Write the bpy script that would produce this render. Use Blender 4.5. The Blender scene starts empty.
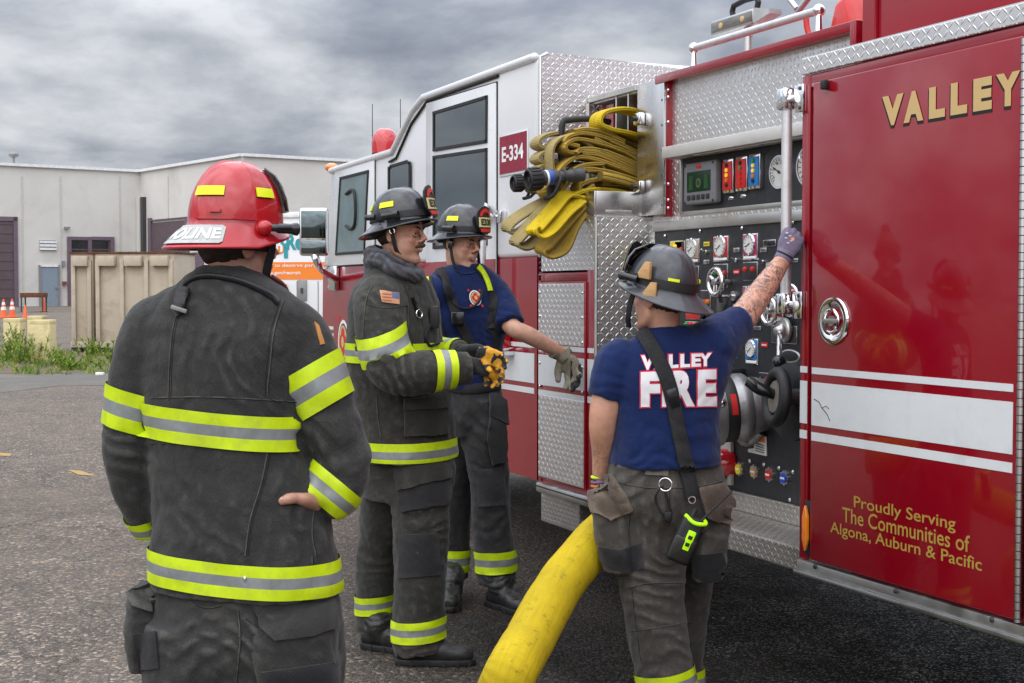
import bpy, bmesh, math, random
from mathutils import Vector, Matrix, noise
from mathutils.bvhtree import BVHTree
V = Vector
R_ = math.radians
random.seed(7)
scene = bpy.context.scene
COL = scene.collection

# ------------------------------------------------------------------ camera
FPX = 1422.0
HORIZON = 290.0
CAM_H = 1.5
ANG = math.atan((512 + 105) / FPX)          # truck axis is this far left of the view
PITCH = math.atan((341.5 - HORIZON) / FPX)
FH = V((-math.cos(ANG), math.sin(ANG), 0))   # horizontal forward
RT = V((math.sin(ANG), math.cos(ANG), 0))    # right
FW = FH * math.cos(PITCH) - V((0, 0, 1)) * math.sin(PITCH)
UP = FH * math.sin(PITCH) + V((0, 0, 1)) * math.cos(PITCH)
CAM = V((0, 0, CAM_H))

def ray(px, py):
    return FW + RT * ((px - 512) / FPX) + UP * ((341.5 - py) / FPX)
def pY(px, py, Y):
    d = ray(px, py); return CAM + d * ((Y - CAM.y) / d.y)
def pX(px, py, X):
    d = ray(px, py); return CAM + d * ((X - CAM.x) / d.x)
def pZ(px, py, Z=0.0):
    d = ray(px, py); return CAM + d * ((Z - CAM.z) / d.z)
def pD(px, py, dist):
    d = ray(px, py); return CAM + d * (dist / d.dot(FH))

# ------------------------------------------------------------------ objects
WLOC = {}
def wl(o):
    return WLOC.get(o.name, V((0, 0, 0)))
def tag(o, label=None, cat=None, group=None, kind=None):
    if label: o['label'] = label
    if cat: o['category'] = cat
    if group: o['group'] = group
    if kind: o['kind'] = kind
    return o
def thing(name, loc, label, cat, group=None):
    o = bpy.data.objects.new(name, None); COL.objects.link(o)
    o.location = loc; o.empty_display_size = .1
    WLOC[o.name] = V(loc)
    return tag(o, label, cat, group)
def link_mesh(name, me, parent=None, origin=None):
    """me is in world coordinates; give the object a sensible origin"""
    if origin is None:
        n = len(me.vertices)
        if n:
            xs = [0.0] * (3 * n); me.vertices.foreach_get('co', xs)
            lo = [min(xs[i::3]) for i in range(3)]; hi = [max(xs[i::3]) for i in range(3)]
            origin = V(((lo[0]+hi[0])/2, (lo[1]+hi[1])/2, lo[2]))
        else: origin = V((0, 0, 0))
    me.transform(Matrix.Translation(-origin))
    o = bpy.data.objects.new(name, me); COL.objects.link(o)
    WLOC[o.name] = origin.copy()
    if parent is not None:
        o.parent = parent; o.location = origin - wl(parent)
    else: o.location = origin
    return o
def copy_tree(o, parent=None):
    c = o.copy(); COL.objects.link(c); WLOC[c.name] = wl(o)
    if parent is not None: c.parent = parent
    for ch in list(o.children): copy_tree(ch, c)
    return c

class G:
    """collects shapes into ONE mesh"""
    def __init__(s): s.bm = bmesh.new(); s.mats = []; s.uv = s.bm.loops.layers.uv.new('UVMap')
    def mi(s, m):
        if m not in s.mats: s.mats.append(m)
        return s.mats.index(m)
    def add(s, b, m):
        i = s.mi(m)
        for f in b.faces: f.material_index = i
        me = bpy.data.meshes.new('t'); b.to_mesh(me); b.free()
        s.bm.from_mesh(me); bpy.data.meshes.remove(me)
        return s
    def build(s, name, parent=None, smooth=35, origin=None, uvbox=True):
        bm = s.bm
        if uvbox:
            uv = bm.loops.layers.uv.active
            bm.normal_update()
            for f in bm.faces:
                n = f.normal; a = [abs(n.x), abs(n.y), abs(n.z)]; k = a.index(max(a))
                for l in f.loops:
                    c = l.vert.co
                    l[uv].uv = (c.y, c.z) if k == 0 else ((c.x, c.z) if k == 1 else (c.x, c.y))
        me = bpy.data.meshes.new(name); bm.to_mesh(me); bm.free()
        for m in s.mats: me.materials.append(m)
        if smooth:
            me.shade_smooth(); me.set_sharp_from_angle(angle=R_(smooth))
        return link_mesh(name, me, parent, origin)

def b_box(x0, x1, y0, y1, z0, z1, bev=0, seg=2):
    b = bmesh.new()
    bmesh.ops.create_cube(b, size=1)
    for v in b.verts:
        v.co = V(((x0+x1)/2 + v.co.x*(x1-x0), (y0+y1)/2 + v.co.y*(y1-y0), (z0+z1)/2 + v.co.z*(z1-z0)))
    if bev: bmesh.ops.bevel(b, geom=list(b.edges), offset=bev, segments=seg, affect='EDGES', profile=.5)
    return b
def b_obox(c, ax, ay, az, bev=0, seg=2):
    """oriented box, half-extent vectors"""
    b = bmesh.new(); bmesh.ops.create_cube(b, size=2)
    for v in b.verts: v.co = V(c) + ax*v.co.x + ay*v.co.y + az*v.co.z
    bmesh.ops.recalc_face_normals(b, faces=b.faces)
    if bev: bmesh.ops.bevel(b, geom=list(b.edges), offset=bev, segments=seg, affect='EDGES', profile=.5)
    return b
def b_prism(pts, vec, bev=0, seg=2):
    b = bmesh.new(); vec = V(vec)
    a = [b.verts.new(V(p)) for p in pts]; c = [b.verts.new(V(p)+vec) for p in pts]
    b.faces.new(a); b.faces.new(c[::-1])
    n = len(pts)
    for i in range(n): b.faces.new((a[i], c[i], c[(i+1) % n], a[(i+1) % n]))
    bmesh.ops.recalc_face_normals(b, faces=b.faces)
    if bev: bmesh.ops.bevel(b, geom=list(b.edges), offset=bev, segments=seg, affect='EDGES', profile=.5)
    return b
def frame_of(d):
    d = V(d).normalized()
    a = V((0, 0, 1)) if abs(d.z) < .9 else V((1, 0, 0))
    u = a.cross(d).normalized(); w = d.cross(u).normalized()
    return u, w, d
def b_cyl(p0, p1, r0, r1=None, seg=24, cap=True, bev=0):
    r1 = r0 if r1 is None else r1
    p0, p1 = V(p0), V(p1); u, w, d = frame_of(p1-p0)
    b = bmesh.new(); A = []; B = []
    for i in range(seg):
        t = 2*math.pi*i/seg; e = u*math.cos(t)+w*math.sin(t)
        A.append(b.verts.new(p0+e*r0)); B.append(b.verts.new(p1+e*r1))
    for i in range(seg): b.faces.new((A[i], A[(i+1) % seg], B[(i+1) % seg], B[i]))
    if cap:
        fa = b.faces.new(A[::-1]); fb = b.faces.new(B)
        if bev:
            es = list({e for f in (fa, fb) for e in f.edges})
            bmesh.ops.bevel(b, geom=es, offset=bev, segments=2, affect='EDGES', profile=.5)
    return b
def catmull(pts, n):
    """n samples per span"""
    P = [V(p) for p in pts]; P = [P[0]*2-P[1]] + P + [P[-1]*2-P[-2]]
    out = []
    for i in range(1, len(P)-2):
        for k in range(n):
            t = k/n
            a, b_, c, d = P[i-1], P[i], P[i+1], P[i+2]
            out.append(.5*((2*b_)+(c-a)*t+(2*a-5*b_+4*c-d)*t*t+(3*b_-a-3*c+d)*t**3))
    out.append(P[-2]); return out
def b_tube(path, r, seg=12, n=6, cap=True, flat=None, ref=None):
    """smooth tube along path; r number or list; flat=(w,h) half extents for a ribbon, ref = width direction"""
    rs = r if isinstance(r, (list, tuple)) else [r]*len(path)
    pts = catmull(path, n) if n > 1 else [V(p) for p in path]
    if n > 1:
        rr = [x.x for x in catmull([V((q, 0, 0)) for q in rs], n)]
    else: rr = list(rs)
    b = bmesh.new(); rings = []; u = None; arc = [0.]
    for a_, c_ in zip(pts, pts[1:]): arc.append(arc[-1]+(c_-a_).length)
    for i, p in enumerate(pts):
        t = (pts[min(i+1, len(pts)-1)] - pts[max(i-1, 0)])
        if t.length < 1e-9: t = V((0, 0, 1))
        t.normalize()
        if ref is not None:
            u = (V(ref) - t*V(ref).dot(t))
            if u.length < 1e-6: u = frame_of(t)[0]
            u.normalize()
        elif u is None: u = frame_of(t)[0]
        else:
            u = u - t*u.dot(t); u.normalize()
        w = t.cross(u)
        ring = []
        for k in range(seg):
            a = 2*math.pi*k/seg
            if flat: 
                ca, sa = math.cos(a), math.sin(a)
                e = u*flat[0]*math.copysign(abs(ca)**.38, ca) + w*flat[1]*math.copysign(abs(sa)**.55, sa); e *= rr[i]
            else: e = (u*math.cos(a)+w*math.sin(a))*rr[i]
            ring.append(b.verts.new(p+e))
        rings.append(ring)
    uvl = b.loops.layers.uv.new('UVMap')
    for i, (A, B) in enumerate(zip(rings, rings[1:])):
        for k in range(seg):
            f = b.faces.new((A[k], A[(k+1) % seg], B[(k+1) % seg], B[k]))
            for l, (uu, vv) in zip(f.loops, ((arc[i], k/seg), (arc[i], (k+1)/seg), (arc[i+1], (k+1)/seg), (arc[i+1], k/seg))): l[uvl].uv = (uu, vv)
    if cap: b.faces.new(rings[0][::-1]); b.faces.new(rings[-1])
    return b
def b_lathe(prof, org, axis, seg=32, u=None):
    """prof: list of (radius, height along axis)"""
    org = V(org); a, w, d = frame_of(axis)
    b = bmesh.new(); rings = []
    for r, h in prof:
        if r < 1e-6: rings.append([b.verts.new(org+d*h)])
        else: rings.append([b.verts.new(org+d*h+(a*math.cos(2*math.pi*k/seg)+w*math.sin(2*math.pi*k/seg))*r) for k in range(seg)])
    for A, B in zip(rings, rings[1:]):
        for k in range(seg):
            k2 = (k+1) % seg
            if len(A) == 1 and len(B) == 1: continue
            if len(A) == 1: b.faces.new((A[0], B[k2], B[k]))
            elif len(B) == 1: b.faces.new((A[k], A[k2], B[0]))
            else: b.faces.new((A[k], A[k2], B[k2], B[k]))
    bmesh.ops.recalc_face_normals(b, faces=b.faces)
    return b
def b_torus(c, axis, R, r, seg=32, seg2=10, sx=None):
    c = V(c); u, w, d = frame_of(axis); b = bmesh.new(); rings = []
    for i in range(seg):
        t = 2*math.pi*i/seg; e = u*math.cos(t)+w*math.sin(t)
        rings.append([b.verts.new(c+e*(R+r*math.cos(2*math.pi*k/seg2))+d*r*math.sin(2*math.pi*k/seg2)) for k in range(seg2)])
    for i in range(seg):
        A, B = rings[i], rings[(i+1) % seg]
        for k in range(seg2): b.faces.new((A[k], B[k], B[(k+1) % seg2], A[(k+1) % seg2]))
    bmesh.ops.recalc_face_normals(b, faces=b.faces)
    return b
def b_ball(c, rx, ry=None, rz=None, M=None, seg=20):
    ry = rx if ry is None else ry; rz = rx if rz is None else rz
    b = bmesh.new(); bmesh.ops.create_uvsphere(b, u_segments=seg, v_segments=seg//2+2, radius=1)
    for v in b.verts:
        q = V((v.co.x*rx, v.co.y*ry, v.co.z*rz))
        if M is not None: q = M @ q
        v.co = q + V(c)
    return b

# text -> flat bmesh in XY, fitted to width w and height h (lower left at origin)
_TC = {}
def text_bm(s, w=None, h=1.0, bold=0.0, spacing=1.0):
    cu = bpy.data.curves.new('t', 'FONT'); cu.body = s; cu.size = 1; cu.offset = bold; cu.space_character = spacing
    cu.resolution_u = 4
    o = bpy.data.objects.new('t', cu); COL.objects.link(o)
    bpy.context.view_layer.update()
    dg = bpy.context.evaluated_depsgraph_get()
    me = bpy.data.meshes.new_from_object(o.evaluated_get(dg))
    bpy.data.objects.remove(o); bpy.data.curves.remove(cu)
    b = bmesh.new(); b.from_mesh(me); bpy.data.meshes.remove(me)
    if not b.verts: return b
    x0 = min(v.co.x for v in b.verts); x1 = max(v.co.x for v in b.verts)
    y0 = min(v.co.y for v in b.verts); y1 = max(v.co.y for v in b.verts)
    sy = h/(y1-y0); sx = (w/(x1-x0)) if w else sy
    for v in b.verts: v.co = V(((v.co.x-x0)*sx, (v.co.y-y0)*sy, 0))
    bmesh.ops.remove_doubles(b, verts=b.verts, dist=1e-5)
    return b
def place_bm(b, org, u, v_):
    """map XY bmesh on plane org + x*u + y*v"""
    org = V(org); u = V(u); v_ = V(v_)
    for q in b.verts: q.co = org + u*q.co.x + v_*q.co.y
    return b

# ------------------------------------------------------------------ materials
class N:
    def __init__(s, name, world=False):
        if world: s.mat = None
        else:
            s.mat = bpy.data.materials.new(name); s.mat.use_nodes = True; s.t = s.mat.node_tree
            s.t.nodes.clear()
    def n(s, typ, ins=None, **kw):
        nd = s.t.nodes.new(typ)
        for k, v in kw.items(): setattr(nd, k, v)
        for k, v in (ins or {}).items():
            sock = nd.inputs[k]
            if isinstance(v, bpy.types.NodeSocket): s.t.links.new(v, sock)
            elif isinstance(v, bpy.types.Node): s.t.links.new(v.outputs[0], sock)
            else: sock.default_value = v
        return nd
    def math(s, op, a, b=None, c=None, clamp=False):
        nd = s.t.nodes.new('ShaderNodeMath'); nd.operation = op; nd.use_clamp = clamp
        for i, v in enumerate((a, b, c)):
            if v is None: continue
            if isinstance(v, bpy.types.NodeSocket): s.t.links.new(v, nd.inputs[i])
            elif isinstance(v, bpy.types.Node): s.t.links.new(v.outputs[0], nd.inputs[i])
            else: nd.inputs[i].default_value = v
        return nd.outputs[0]
    def mix(s, f, a, b):
        nd = s.t.nodes.new('ShaderNodeMix'); nd.data_type = 'RGBA'
        for k, v in ((0, f), (6, a), (7, b)):
            if isinstance(v, bpy.types.NodeSocket): s.t.links.new(v, nd.inputs[k])
            elif isinstance(v, bpy.types.Node): s.t.links.new(v.outputs[0], nd.inputs[k])
            else: nd.inputs[k].default_value = (v if k == 0 or len(v) == 4 else (*v, 1))
        return nd.outputs[2]
    def noise(s, vec, scale, detail=4, rough=.55, dist=0):
        nd = s.n('ShaderNodeTexNoise', {'Scale': scale, 'Detail': detail, 'Roughness': rough, 'Distortion': dist})
        if vec is not None: s.t.links.new(vec, nd.inputs['Vector'])
        return nd.outputs[0]
    def ramp(s, f, *stops):
        nd = s.t.nodes.new('ShaderNodeValToRGB'); cr = nd.color_ramp
        while len(cr.elements) < len(stops): cr.elements.new(.5)
        for e, (p, c) in zip(cr.elements, stops):
            e.position = p; e.color = (c, c, c, 1) if isinstance(c, (int, float)) else (*c, 1)
        s.t.links.new(f, nd.inputs[0]); return nd.outputs[0]
    def mrange(s, f, a, b, c=0., d=1.):
        nd = s.n('ShaderNodeMapRange', {'From Min': a, 'From Max': b, 'To Min': c, 'To Max': d}); s.t.links.new(f, nd.inputs[0]); return nd.outputs[0]
    def out(s, sh):
        o = s.t.nodes.new('ShaderNodeOutputMaterial'); s.t.links.new(sh.outputs[0], o.inputs[0]); return s.mat

def mat(name, col, rough=.5, metal=0., var=0.15, vs=8., bump=0., bs=60., coat=0., spec=.5, rvar=.1, dirt=None, dirt_amt=.3, dirt_s=5., trans=0., ior=1.45, emit=None, es=0., sheen=0., bump2=0., bs2=8., stretch=None, alpha=1.):
    n = N(name)
    tc = n.n('ShaderNodeTexCoord').outputs['Object']
    if stretch:
        mp = n.n('ShaderNodeMapping', {'Scale': stretch}); n.t.links.new(tc, mp.inputs[0]); tcv = mp.outputs[0]
    else: tcv = tc
    nz = n.noise(tcv, vs, 5, .6)
    c = n.mix(n.mrange(nz, .25, .75), tuple(max(0, x*(1-var)) for x in col), tuple(min(1, x*(1+var)) for x in col))
    if dirt:
        dz = n.noise(tcv, dirt_s, 6, .65, .4)
        c = n.mix(n.math('MULTIPLY', n.mrange(dz, .5, .72), dirt_amt, clamp=True), c, dirt)
    ins = {'Metallic': metal, 'Coat Weight': coat, 'Coat Roughness': .05, 'Specular IOR Level': spec, 'Transmission Weight': trans, 'IOR': ior, 'Sheen Weight': sheen, 'Alpha': alpha}
    p = n.n('ShaderNodeBsdfPrincipled', ins)
    n.t.links.new(c, p.inputs['Base Color'])
    rn = n.noise(tcv, vs*2.3, 4)
    n.t.links.new(n.mrange(rn, .3, .7, max(0.02, rough-rvar), min(1, rough+rvar)), p.inputs['Roughness'])
    if emit: p.inputs['Emission Color'].default_value = (*emit, 1); p.inputs['Emission Strength'].default_value = es
    if bump or bump2:
        h = None
        if bump: h = n.math('MULTIPLY', n.noise(tcv, bs, 3), bump)
        if bump2:
            h2 = n.math('MULTIPLY', n.noise(tcv, bs2, 3), bump2)
            h = h2 if h is None else n.math('ADD', h, h2)
        bp = n.n('ShaderNodeBump', {'Strength': 1., 'Distance': 1.}); n.t.links.new(h, bp.inputs['Height'])
        n.t.links.new(bp.outputs[0], p.inputs['Normal'])
    return n.out(p)

def mat_hose(name, col, dirt, dark, rib=.006, amt=.6, groove=True, seed=0.):
    """woven hose jacket: ribs across, worn streaks along it, dark line at the folded edges (UV: metres along, turn around)"""
    n = N(name); uv = n.n('ShaderNodeTexCoord').outputs['UV']; ob = n.n('ShaderNodeTexCoord').outputs['Object']
    sp = n.n('ShaderNodeSeparateXYZ'); n.t.links.new(uv, sp.inputs[0])
    mp = n.n('ShaderNodeMapping', {'Scale': (4., 22., 1.), 'Location': (seed, seed, 0)}); n.t.links.new(uv, mp.inputs[0])
    st = n.noise(mp.outputs[0], 1.6, 7, .65); sc = n.noise(ob, 34., 7, .7); bg_ = n.noise(ob, 5., 4, .6)
    c = n.mix(n.mrange(bg_, .3, .7), tuple(x*.82 for x in col), tuple(min(1, x*1.15) for x in col))
    c = n.mix(n.math('MULTIPLY', n.mrange(st, .48, .68), amt, clamp=True), c, dirt)
    c = n.mix(n.math('MULTIPLY', n.mrange(sc, .58, .68), amt, clamp=True), c, dark)
    v2 = n.math('MULTIPLY', sp.outputs[1], 2.); fr_ = n.math('ABSOLUTE', n.math('SUBTRACT', n.math('FRACT', n.math('ADD', v2, .5)), .5))
    gv = n.mrange(fr_, .01, .045, 1., 0.)
    if groove: c = n.mix(n.math('MULTIPLY', gv, .75), c, dark)
    w_ = n.math('SINE', n.math('MULTIPLY', sp.outputs[0], 6.2832/rib))
    h = n.math('ADD', n.math('MULTIPLY', w_, .0006), n.math('MULTIPLY', n.noise(ob, 180., 3), .0012))
    if groove: h = n.math('SUBTRACT', h, n.math('MULTIPLY', gv, .003))
    p = n.n('ShaderNodeBsdfPrincipled', {'Roughness': .78, 'Specular IOR Level': .3}); n.t.links.new(c, p.inputs['Base Color'])
    bp = n.n('ShaderNodeBump', {'Strength': 1., 'Distance': 1.}); n.t.links.new(h, bp.inputs['Height']); n.t.links.new(bp.outputs[0], p.inputs['Normal'])
    return n.out(p)
def mat_tread(name, s=.026, col=(.72, .72, .72), rough=.28, depth=.0022, dirt=.35):
    n = N(name)
    uv = n.n('ShaderNodeTexCoord').outputs['UV']
    sp = n.n('ShaderNodeSeparateXYZ'); n.t.links.new(uv, sp.inputs[0])
    u = n.math('DIVIDE', sp.outputs[0], s); v = n.math('DIVIDE', sp.outputs[1], s)
    cu = n.math('FLOOR', u); cv = n.math('FLOOR', v)
    fu = n.math('SUBTRACT', n.math('SUBTRACT', u, cu), .5); fv = n.math('SUBTRACT', n.math('SUBTRACT', v, cv), .5)
    par = n.math('FLOORED_MODULO', n.math('ADD', cu, cv), 2.)
    sg = n.math('SUBTRACT', 1., n.math('MULTIPLY', par, 2.))
    fvs = n.math('MULTIPLY', fv, sg)
    p_ = n.math('MULTIPLY', n.math('ADD', fu, fvs), .7071); q_ = n.math('MULTIPLY', n.math('SUBTRACT', fu, fvs), .7071)
    e = n.math('ADD', n.math('POWER', n.math('ABSOLUTE', n.math('DIVIDE', p_, .50)), 2.), n.math('POWER', n.math('ABSOLUTE', n.math('DIVIDE', q_, .13)), 2.))
    h = n.math('SUBTRACT', 1., e, clamp=True)
    h = n.math('POWER', h, .6)
    tc = n.n('ShaderNodeTexCoord').outputs['Object']
    big = n.noise(tc, 2.2, 5, .6, .3)
    grime = n.math('MULTIPLY', n.math('MULTIPLY', n.math('SUBTRACT', 1., h), n.mrange(big, .35, .7)), dirt)
    c = n.mix(grime, col, (.20, .185, .165))
    pr = n.n('ShaderNodeBsdfPrincipled', {'Metallic': 1., 'Specular IOR Level': .5})
    n.t.links.new(c, pr.inputs['Base Color'])
    n.t.links.new(n.math('ADD', n.mrange(big, .3, .7, rough-.06, rough+.12), n.math('MULTIPLY', grime, .4)), pr.inputs['Roughness'])
    hh = n.math('ADD', n.math('MULTIPLY', h, depth), n.math('MULTIPLY', n.noise(tc, 9., 2), .003))
    bp = n.n('ShaderNodeBump', {'Strength': 1., 'Distance': 1.}); n.t.links.new(hh, bp.inputs['Height'])
    n.t.links.new(bp.outputs[0], pr.inputs['Normal'])
    return n.out(pr)
# ------------------------------------------------------------------ camera, world, light
cd = bpy.data.cameras.new('camera'); co = bpy.data.objects.new('camera', cd); COL.objects.link(co)
cd.sensor_width = 36; cd.lens = 36*FPX/1024; cd.clip_end = 3000; cd.clip_start = .05
co.location = CAM
co.rotation_euler = Matrix((RT, UP, -FW)).transposed().to_euler()
scene.camera = co

w = bpy.data.worlds.new('World'); scene.world = w; w.use_nodes = True
n = N('w', world=True); n.t = w.node_tree; n.t.nodes.clear()
sun_dir = (-FH*.62 + RT*(-.35) + V((0, 0, .95))).normalized()
sky = n.n('ShaderNodeTexSky', sky_type='NISHITA', sun_disc=False)
sky.sun_elevation = math.asin(sun_dir.z); sky.sun_rotation = math.atan2(sun_dir.x, sun_dir.y)
sky.dust_density = 3.0; sky.air_density = 1.2
tc = n.n('ShaderNodeTexCoord').outputs['Generated']
sp = n.n('ShaderNodeSeparateXYZ'); n.t.links.new(tc, sp.inputs[0])
zz = n.math('ADD', n.math('ABSOLUTE', sp.outputs[2]), .27)
cx = n.math('DIVIDE', sp.outputs[0], zz); cy = n.math('DIVIDE', sp.outputs[1], zz)
cb = n.n('ShaderNodeCombineXYZ'); n.t.links.new(cx, cb.inputs[0]); n.t.links.new(cy, cb.inputs[1])
c1 = n.noise(cb.outputs[0], 2.0, 9, .56, .12)
c2 = n.noise(cb.outputs[0], .9, 3, .5, .2)
cc = n.math('ADD', n.math('MULTIPLY', c1, .84), n.math('MULTIPLY', c2, .20))
cloud = n.ramp(cc, (.40, (1.6, 1.75, 2.2)), (.47, (2.2, 2.37, 2.8)), (.54, (3.2, 3.36, 3.7)), (.63, (4.8, 4.95, 5.2)))
el = n.mrange(sp.outputs[2], 0., 1., 0., 1.)
gain = n.ramp(el, (0., 1.0), (.17, 1.08), (.42, 3.2), (1., 4.6))
vm = n.n('ShaderNodeVectorMath', operation='MULTIPLY'); n.t.links.new(cloud, vm.inputs[0]); n.t.links.new(gain, vm.inputs[1])
# a little of the clear sky's own colour comes through the cloud deck
skm = n.mix(.94, sky.outputs[0], vm.outputs[0])
bg = n.n('ShaderNodeBackground', {'Strength': .1}); n.t.links.new(skm, bg.inputs[0])
ow = n.t.nodes.new('ShaderNodeOutputWorld'); n.t.links.new(bg.outputs[0], ow.inputs[0])

sl = bpy.data.lights.new('sun', 'SUN'); so = bpy.data.objects.new('sun', sl); COL.objects.link(so)
sl.energy = 1.4; sl.angle = R_(115); sl.color = (1, .965, .92)
so.rotation_euler = (-sun_dir).to_track_quat('-Z', 'Y').to_euler(); so.location = (0, 0, 20)

vs = scene.view_settings
vs.view_transform = 'Standard'; vs.look = 'None'; vs.gamma = 1; vs.exposure = 0.52; vs.use_curve_mapping = False
scene.cycles.max_bounces = 6; scene.cycles.use_denoising = True
scene.cycles.diffuse_bounces = 3; scene.cycles.glossy_bounces = 4; scene.cycles.transmission_bounces = 4

# ------------------------------------------------------------------ ground
def ground_h(x, y):
    d = V((x, y, 0)).dot(FH)
    t = max(0., min(1., (d-33)/38)); return .68*t*t*(3-2*t)
def mat_asphalt():
    n = N('asphalt')
    tc = n.n('ShaderNodeTexCoord').outputs['Object']
    v1 = n.n('ShaderNodeTexVoronoi', {'Scale': 62.}); n.t.links.new(tc, v1.inputs['Vector'])
    v2 = n.n('ShaderNodeTexVoronoi', {'Scale': 140.}); n.t.links.new(tc, v2.inputs['Vector'])
    hs = n.n('ShaderNodeSeparateColor'); n.t.links.new(v1.outputs['Color'], hs.inputs[0])
    hs2 = n.n('ShaderNodeSeparateColor'); n.t.links.new(v2.outputs['Color'], hs2.inputs[0])
    stone = n.ramp(hs.outputs[0], (0., (.02, .018, .016)), (.4, (.058, .049, .042)), (.72, (.115, .096, .079)), (.88, (.22, .165, .115)), (.96, (.38, .30, .23)), (1., (.5, .43, .36)))
    st2 = n.ramp(hs2.outputs[1], (0., (.03, .029, .028)), (.7, (.10, .09, .08)), (1., (.24, .2, .165)))
    c = n.mix(.38, stone, st2)
    big = n.noise(tc, .55, 6, .6, .4); med = n.noise(tc, 3.1, 5, .6)
    c = n.mix(n.mrange(big, .3, .7, 0., .45), c, (.135, .112, .09))
    lg = n.noise(tc, .22, 6, .65, .6); c = n.mix(n.mrange(lg, .52, .68, 0., .4), c, (.07, .058, .047))
    gain = n.mrange(med, .3, .7, 1.12, 1.9)
    vm = n.n('ShaderNodeVectorMath', operation='SCALE'); n.t.links.new(c, vm.inputs[0]); n.t.links.new(gain, vm.inputs['Scale'])
    # yellow fallen debris flecks
    v3 = n.n('ShaderNodeTexVoronoi', {'Scale': 16.}); n.t.links.new(tc, v3.inputs['Vector'])
    h3 = n.n('ShaderNodeSeparateColor'); n.t.links.new(v3.outputs['Color'], h3.inputs[0])
    fl = n.math('MULTIPLY', n.math('LESS_THAN', v3.outputs['Distance'], .20), n.math('GREATER_THAN', h3.outputs[0], .80))
    c2 = n.mix(n.math('MULTIPLY', fl, n.mrange(big, .42, .6)), vm.outputs[0], (.46, .24, .05))
    p = n.n('ShaderNodeBsdfPrincipled', {'Specular IOR Level': .25})
    # wetness plus painted shade beside and under the engine, darkening the ground colour
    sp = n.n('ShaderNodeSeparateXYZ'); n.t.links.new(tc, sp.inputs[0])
    wet_shade = n.math('MULTIPLY', n.mrange(n.math('ADD', sp.outputs[1], n.math('MULTIPLY', big, 1.2)), 1.6, 3.0), n.mrange(sp.outputs[0], -9.5, -5.5))
    dk = n.n('ShaderNodeVectorMath', operation='SCALE'); n.t.links.new(c2, dk.inputs[0]); n.t.links.new(n.math('SUBTRACT', 1., n.math('MULTIPLY', wet_shade, .93)), dk.inputs['Scale']); c3 = dk.outputs[0]
    CRACKC = c3
    spk = n.math('MULTIPLY', n.math('GREATER_THAN', hs2.outputs[0], .80), wet_shade); n.t.links.new(n.math('SUBTRACT', n.math('SUBTRACT', n.mrange(med, .3, .7, .65, .85), n.math('MULTIPLY', wet_shade, .18)), n.math('MULTIPLY', spk, .26)), p.inputs['Roughness'])
    n.t.links.new(n.math('ADD', n.math('SUBTRACT', .22, n.math('MULTIPLY', wet_shade, .14)), n.math('MULTIPLY', spk, .28)), p.inputs['Specular IOR Level'])
    h = n.math('ADD', n.math('MULTIPLY', v1.outputs['Distance'], -.42), n.math('MULTIPLY', v2.outputs['Distance'], -.22))
    crk = n.n('ShaderNodeTexVoronoi', {'Scale': .75}, feature='DISTANCE_TO_EDGE'); 
    wp = n.n('ShaderNodeVectorMath', operation='ADD'); n.t.links.new(tc, wp.inputs[0])
    nc = n.n('ShaderNodeTexNoise', {'Scale': 3., 'Detail': 5.}); n.t.links.new(tc, nc.inputs['Vector'])
    ncs = n.n('ShaderNodeVectorMath', operation='SCALE', ins={'Scale': .5}); n.t.links.new(nc.outputs['Color'], ncs.inputs[0])
    n.t.links.new(ncs.outputs[0], wp.inputs[1]); n.t.links.new(wp.outputs[0], crk.inputs['Vector'])
    hk = n.mrange(crk.outputs['Distance'], 0., .006, -.25, 0.)
    h = n.math('ADD', h, hk)
    ck = n.math('MULTIPLY', n.mrange(crk.outputs['Distance'], .002, .007, 1., 0.), n.mrange(n.noise(tc, .5, 3), .48, .60)); n.t.links.new(n.mix(n.math('MULTIPLY', ck, .8), CRACKC, (.018, .015, .012)), p.inputs['Base Color'])
    bp = n.n('ShaderNodeBump', {'Strength': 1., 'Distance': .03}); n.t.links.new(h, bp.inputs['Height'])
    n.t.links.new(bp.outputs[0], p.inputs['Normal'])
    return n.out(p)
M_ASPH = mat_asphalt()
M_ASPH_OLD = mat('asphalt_old', (.17, .16, .15), .8, var=.25, vs=1.5, bump=.006, bs=60)
M_ASPH_PATCH = mat('asphalt_patch', (.125, .115, .10), .85, var=.45, vs=40, bump=.01, bs=90, dirt=(.2, .18, .15), dirt_amt=.6, dirt_s=1.5)
M_SOIL = mat('soil', (.13, .10, .065), .95, var=.35, vs=12, bump=.03, bs=20)

g = G(); b = bmesh.new()
ds = [-60, -20, -8, -2, 0, 1, 2, 3, 4, 5, 6, 8, 10, 14, 20, 26, 33, 38, 43, 48, 53, 58, 63, 68, 72, 80, 120, 300, 1200]
rs_ = [-900, -200, -80, -40, -20, -10, -5, 0, 5, 10, 20, 40, 80, 200, 900]
grid = [[b.verts.new((*((FH*d+RT*r).xy), ground_h(*(FH*d+RT*r).xy))) for r in rs_] for d in ds]
for i in range(len(ds)-1):
    for j in range(len(rs_)-1): b.faces.new((grid[i][j], grid[i][j+1], grid[i+1][j+1], grid[i+1][j]))
bmesh.ops.recalc_face_normals(b, faces=b.faces)
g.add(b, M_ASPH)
go = g.build('ground', smooth=60, origin=V((0, 0, 0))); tag(go, kind='structure')

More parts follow.
